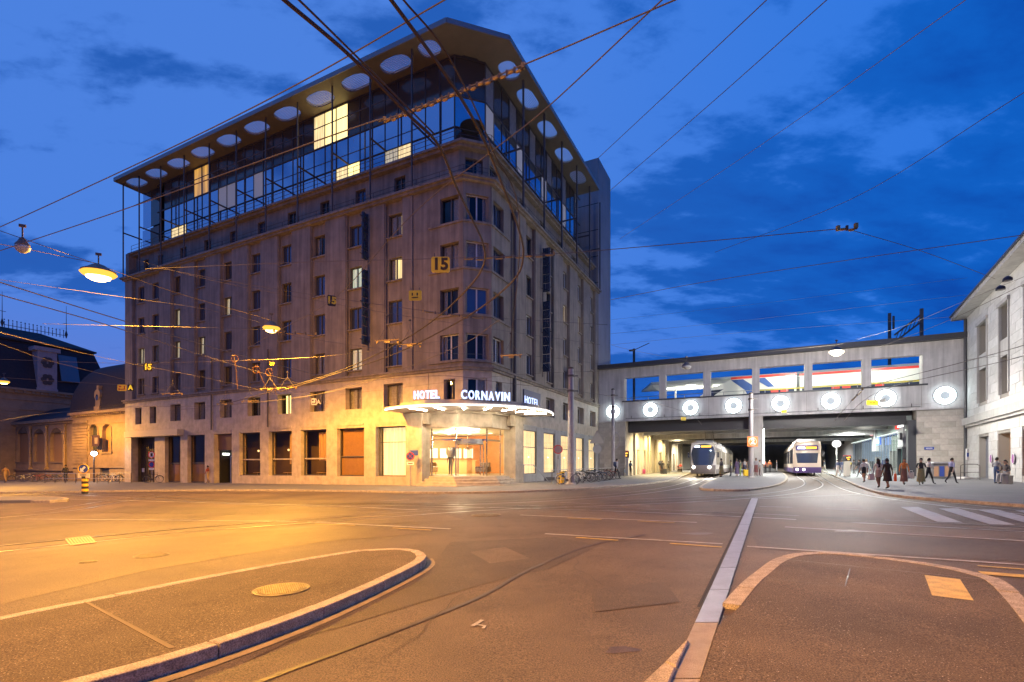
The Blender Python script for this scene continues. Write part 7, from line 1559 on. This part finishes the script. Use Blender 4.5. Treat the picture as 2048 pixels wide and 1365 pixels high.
person(1519, 952.5, 31, 'person in white shirt close beside the centre pier', (.5, .48, .44), (.10, .05, .05), yaw=-2.2, **pf)
person(1531, 946.5, 24, 'person in salmon shirt on the bright platform', (.75, .25, .18), K_, yaw=.3, **pf); person(1540, 946, 25, 'person in orange shirt on the bright platform', (.85, .25, .08), K_, yaw=2.6, sleeve='short', **pf)
person(1554, 944, 20, 'far person in pale trousers on the platform', (.2, .2, .22), (.5, .5, .55), yaw=1, **pf)
person(1649, 947.5, 22, 'person in dark jacket and beige trousers right of the cream tram', (.06, .07, .10), (.5, .46, .38), pose='walk', yaw=1.2)
person(1676, 953.5, 33, 'person in navy top and pale trousers by the round white sign', DN, (.45, .38, .34), pose='walk', yaw=.3); person(1684, 951, 29, 'person in blue shirt behind the navy walker', (.12, .16, .30), (.35, .35, .4), pose='walk', yaw=.2)
person(1699, 950, 26, 'person in bright yellow shirt before the lit column', (.75, .60, .03), K_, yaw=0.1, sleeve='short', legs='short'); person(1708, 950, 29, 'person in charcoal shirt right of the yellow shirt', (.10, .10, .11), (.30, .28, .27), pose='walk', yaw=0)
person(1719, 955, 35, 'person in black shirt and dark jeans among the walkers', K_, (.05, .05, .07), pose='walk', yaw=.4, skin='c', sleeve='short')
person(1733, 959, 40, 'tall person in white shirt behind the patterned top', (.6, .6, .58), (.3, .3, .28), pose='walk', yaw=.1, hair=(.25, .18, .10))
person(1728, 966, 46, 'person in white patterned top and black shorts walking away', (.65, .60, .55), K_, pose='walk', yaw=.0, sleeve='short', legs='short', stride=.5)
_, p, s = person(1757, 977, 55, 'person with very long black hair, pale cardigan and short skirt', (.6, .55, .48), (.3, .25, .22), skin='b', yaw=-.1, long_hair=True, skirt=((.36, .28, .26), .42, .04), legs='bare', stride=.4, pose='walk'); carried('shopping_bag', p, (-.32, .05, .78), 'white shopping bag held by the person with very long hair', (.7, .66, .6), .75)
_, p, s = person(1775, 978.5, 57, 'person in black dress with red bag walking away', (.035, .025, .022), K_, skin='b', yaw=.0, skirt=((.035, .025, .022), .62, .09), legs='bare', stride=.5, pose='walk', sleeve='short'); carried('shopping_bag', p, (.36, -.02, .80), 'orange red shopping bag beside the black dress', (.85, .12, .03), .85, .9)
_, p, s = person(1808, 970, 47, 'person in orange top and long brown skirt facing the square', (.70, .24, .06), (.18, .08, .05), yaw=2.9, long_hair=True, skirt=((.22, .11, .08), .85, .07), legs='bare', pose='walk', stride=.5); carried('shopping_bag', p, (.32, -.1, .75), 'large white shopping bag of the person in orange', (.72, .68, .66), .8)
person(1842, 970.5, 48, 'person in black top and wide olive trousers', (.04, .04, .04), (.26, .25, .12), yaw=2.6, skirt=((.28, .27, .13), .85, .08), arms={1: 'bent', -1: 'bent'}, pose='walk', stride=.5, skin='c')
person(1857, 969, 47, 'person in white blouse and black trousers turning right', (.62, .58, .55), K_, yaw=-1.8, pose='walk', arms={1: 'bent'}, skin='c')
person(1903, 967.5, 49, 'person in lilac shirt and black trousers hurrying right', (.36, .36, .55), K_, yaw=-1.4, pose='walk', sleeve='short', skin='c', stride=1.2)
person(1993, 967.5, 49, 'bearded person in grey t-shirt and blue jeans by the station window', (.36, .36, .35), (.05, .09, .20), yaw=-1.2, sleeve='short', arms={1: 'bent', -1: 'bent'})
pw = gp(2012, 968, .1); t = T('stone_seat', 'low grey block seat before the lit station window', 'seat', tuple(pw), frame=False, rz=.4); t.part('block', MB().box(-.28, .28, -.2, .25, 0, .42), stone_gr, local=True, bevel=.02); t.part('top_slab', MB().box(-.30, .30, -.22, .27, .42, .46), stone_gr, local=True)
person(2012, 0, 0, 'person in dark jacket and pale trousers sitting by the station window', (.10, .09, .09), (.42, .40, .38), pose='sit', yaw=1.7, at=pw)
person(416, 966.5, 35, 'person in red top and pale trousers before the long hotel front', (.30, .06, .04), (.40, .28, .16), pose='walk', yaw=1.4, stride=.6)
person(131, 963, 33, 'person in black jacket behind the bicycles at the old building', K_, K_, yaw=.4); person(11, 966, 34, 'person in brown clothes at the far left edge', (.25, .14, .06), (.30, .20, .10), pose='walk', yaw=1.2)
person(903, 0, 0, 'receptionist in dark suit standing inside the hotel entrance', (.05, .06, .05), (.05, .05, .05), yaw=toward-.3, at=fw(2.9, 4.3, FL), hm=1.75)
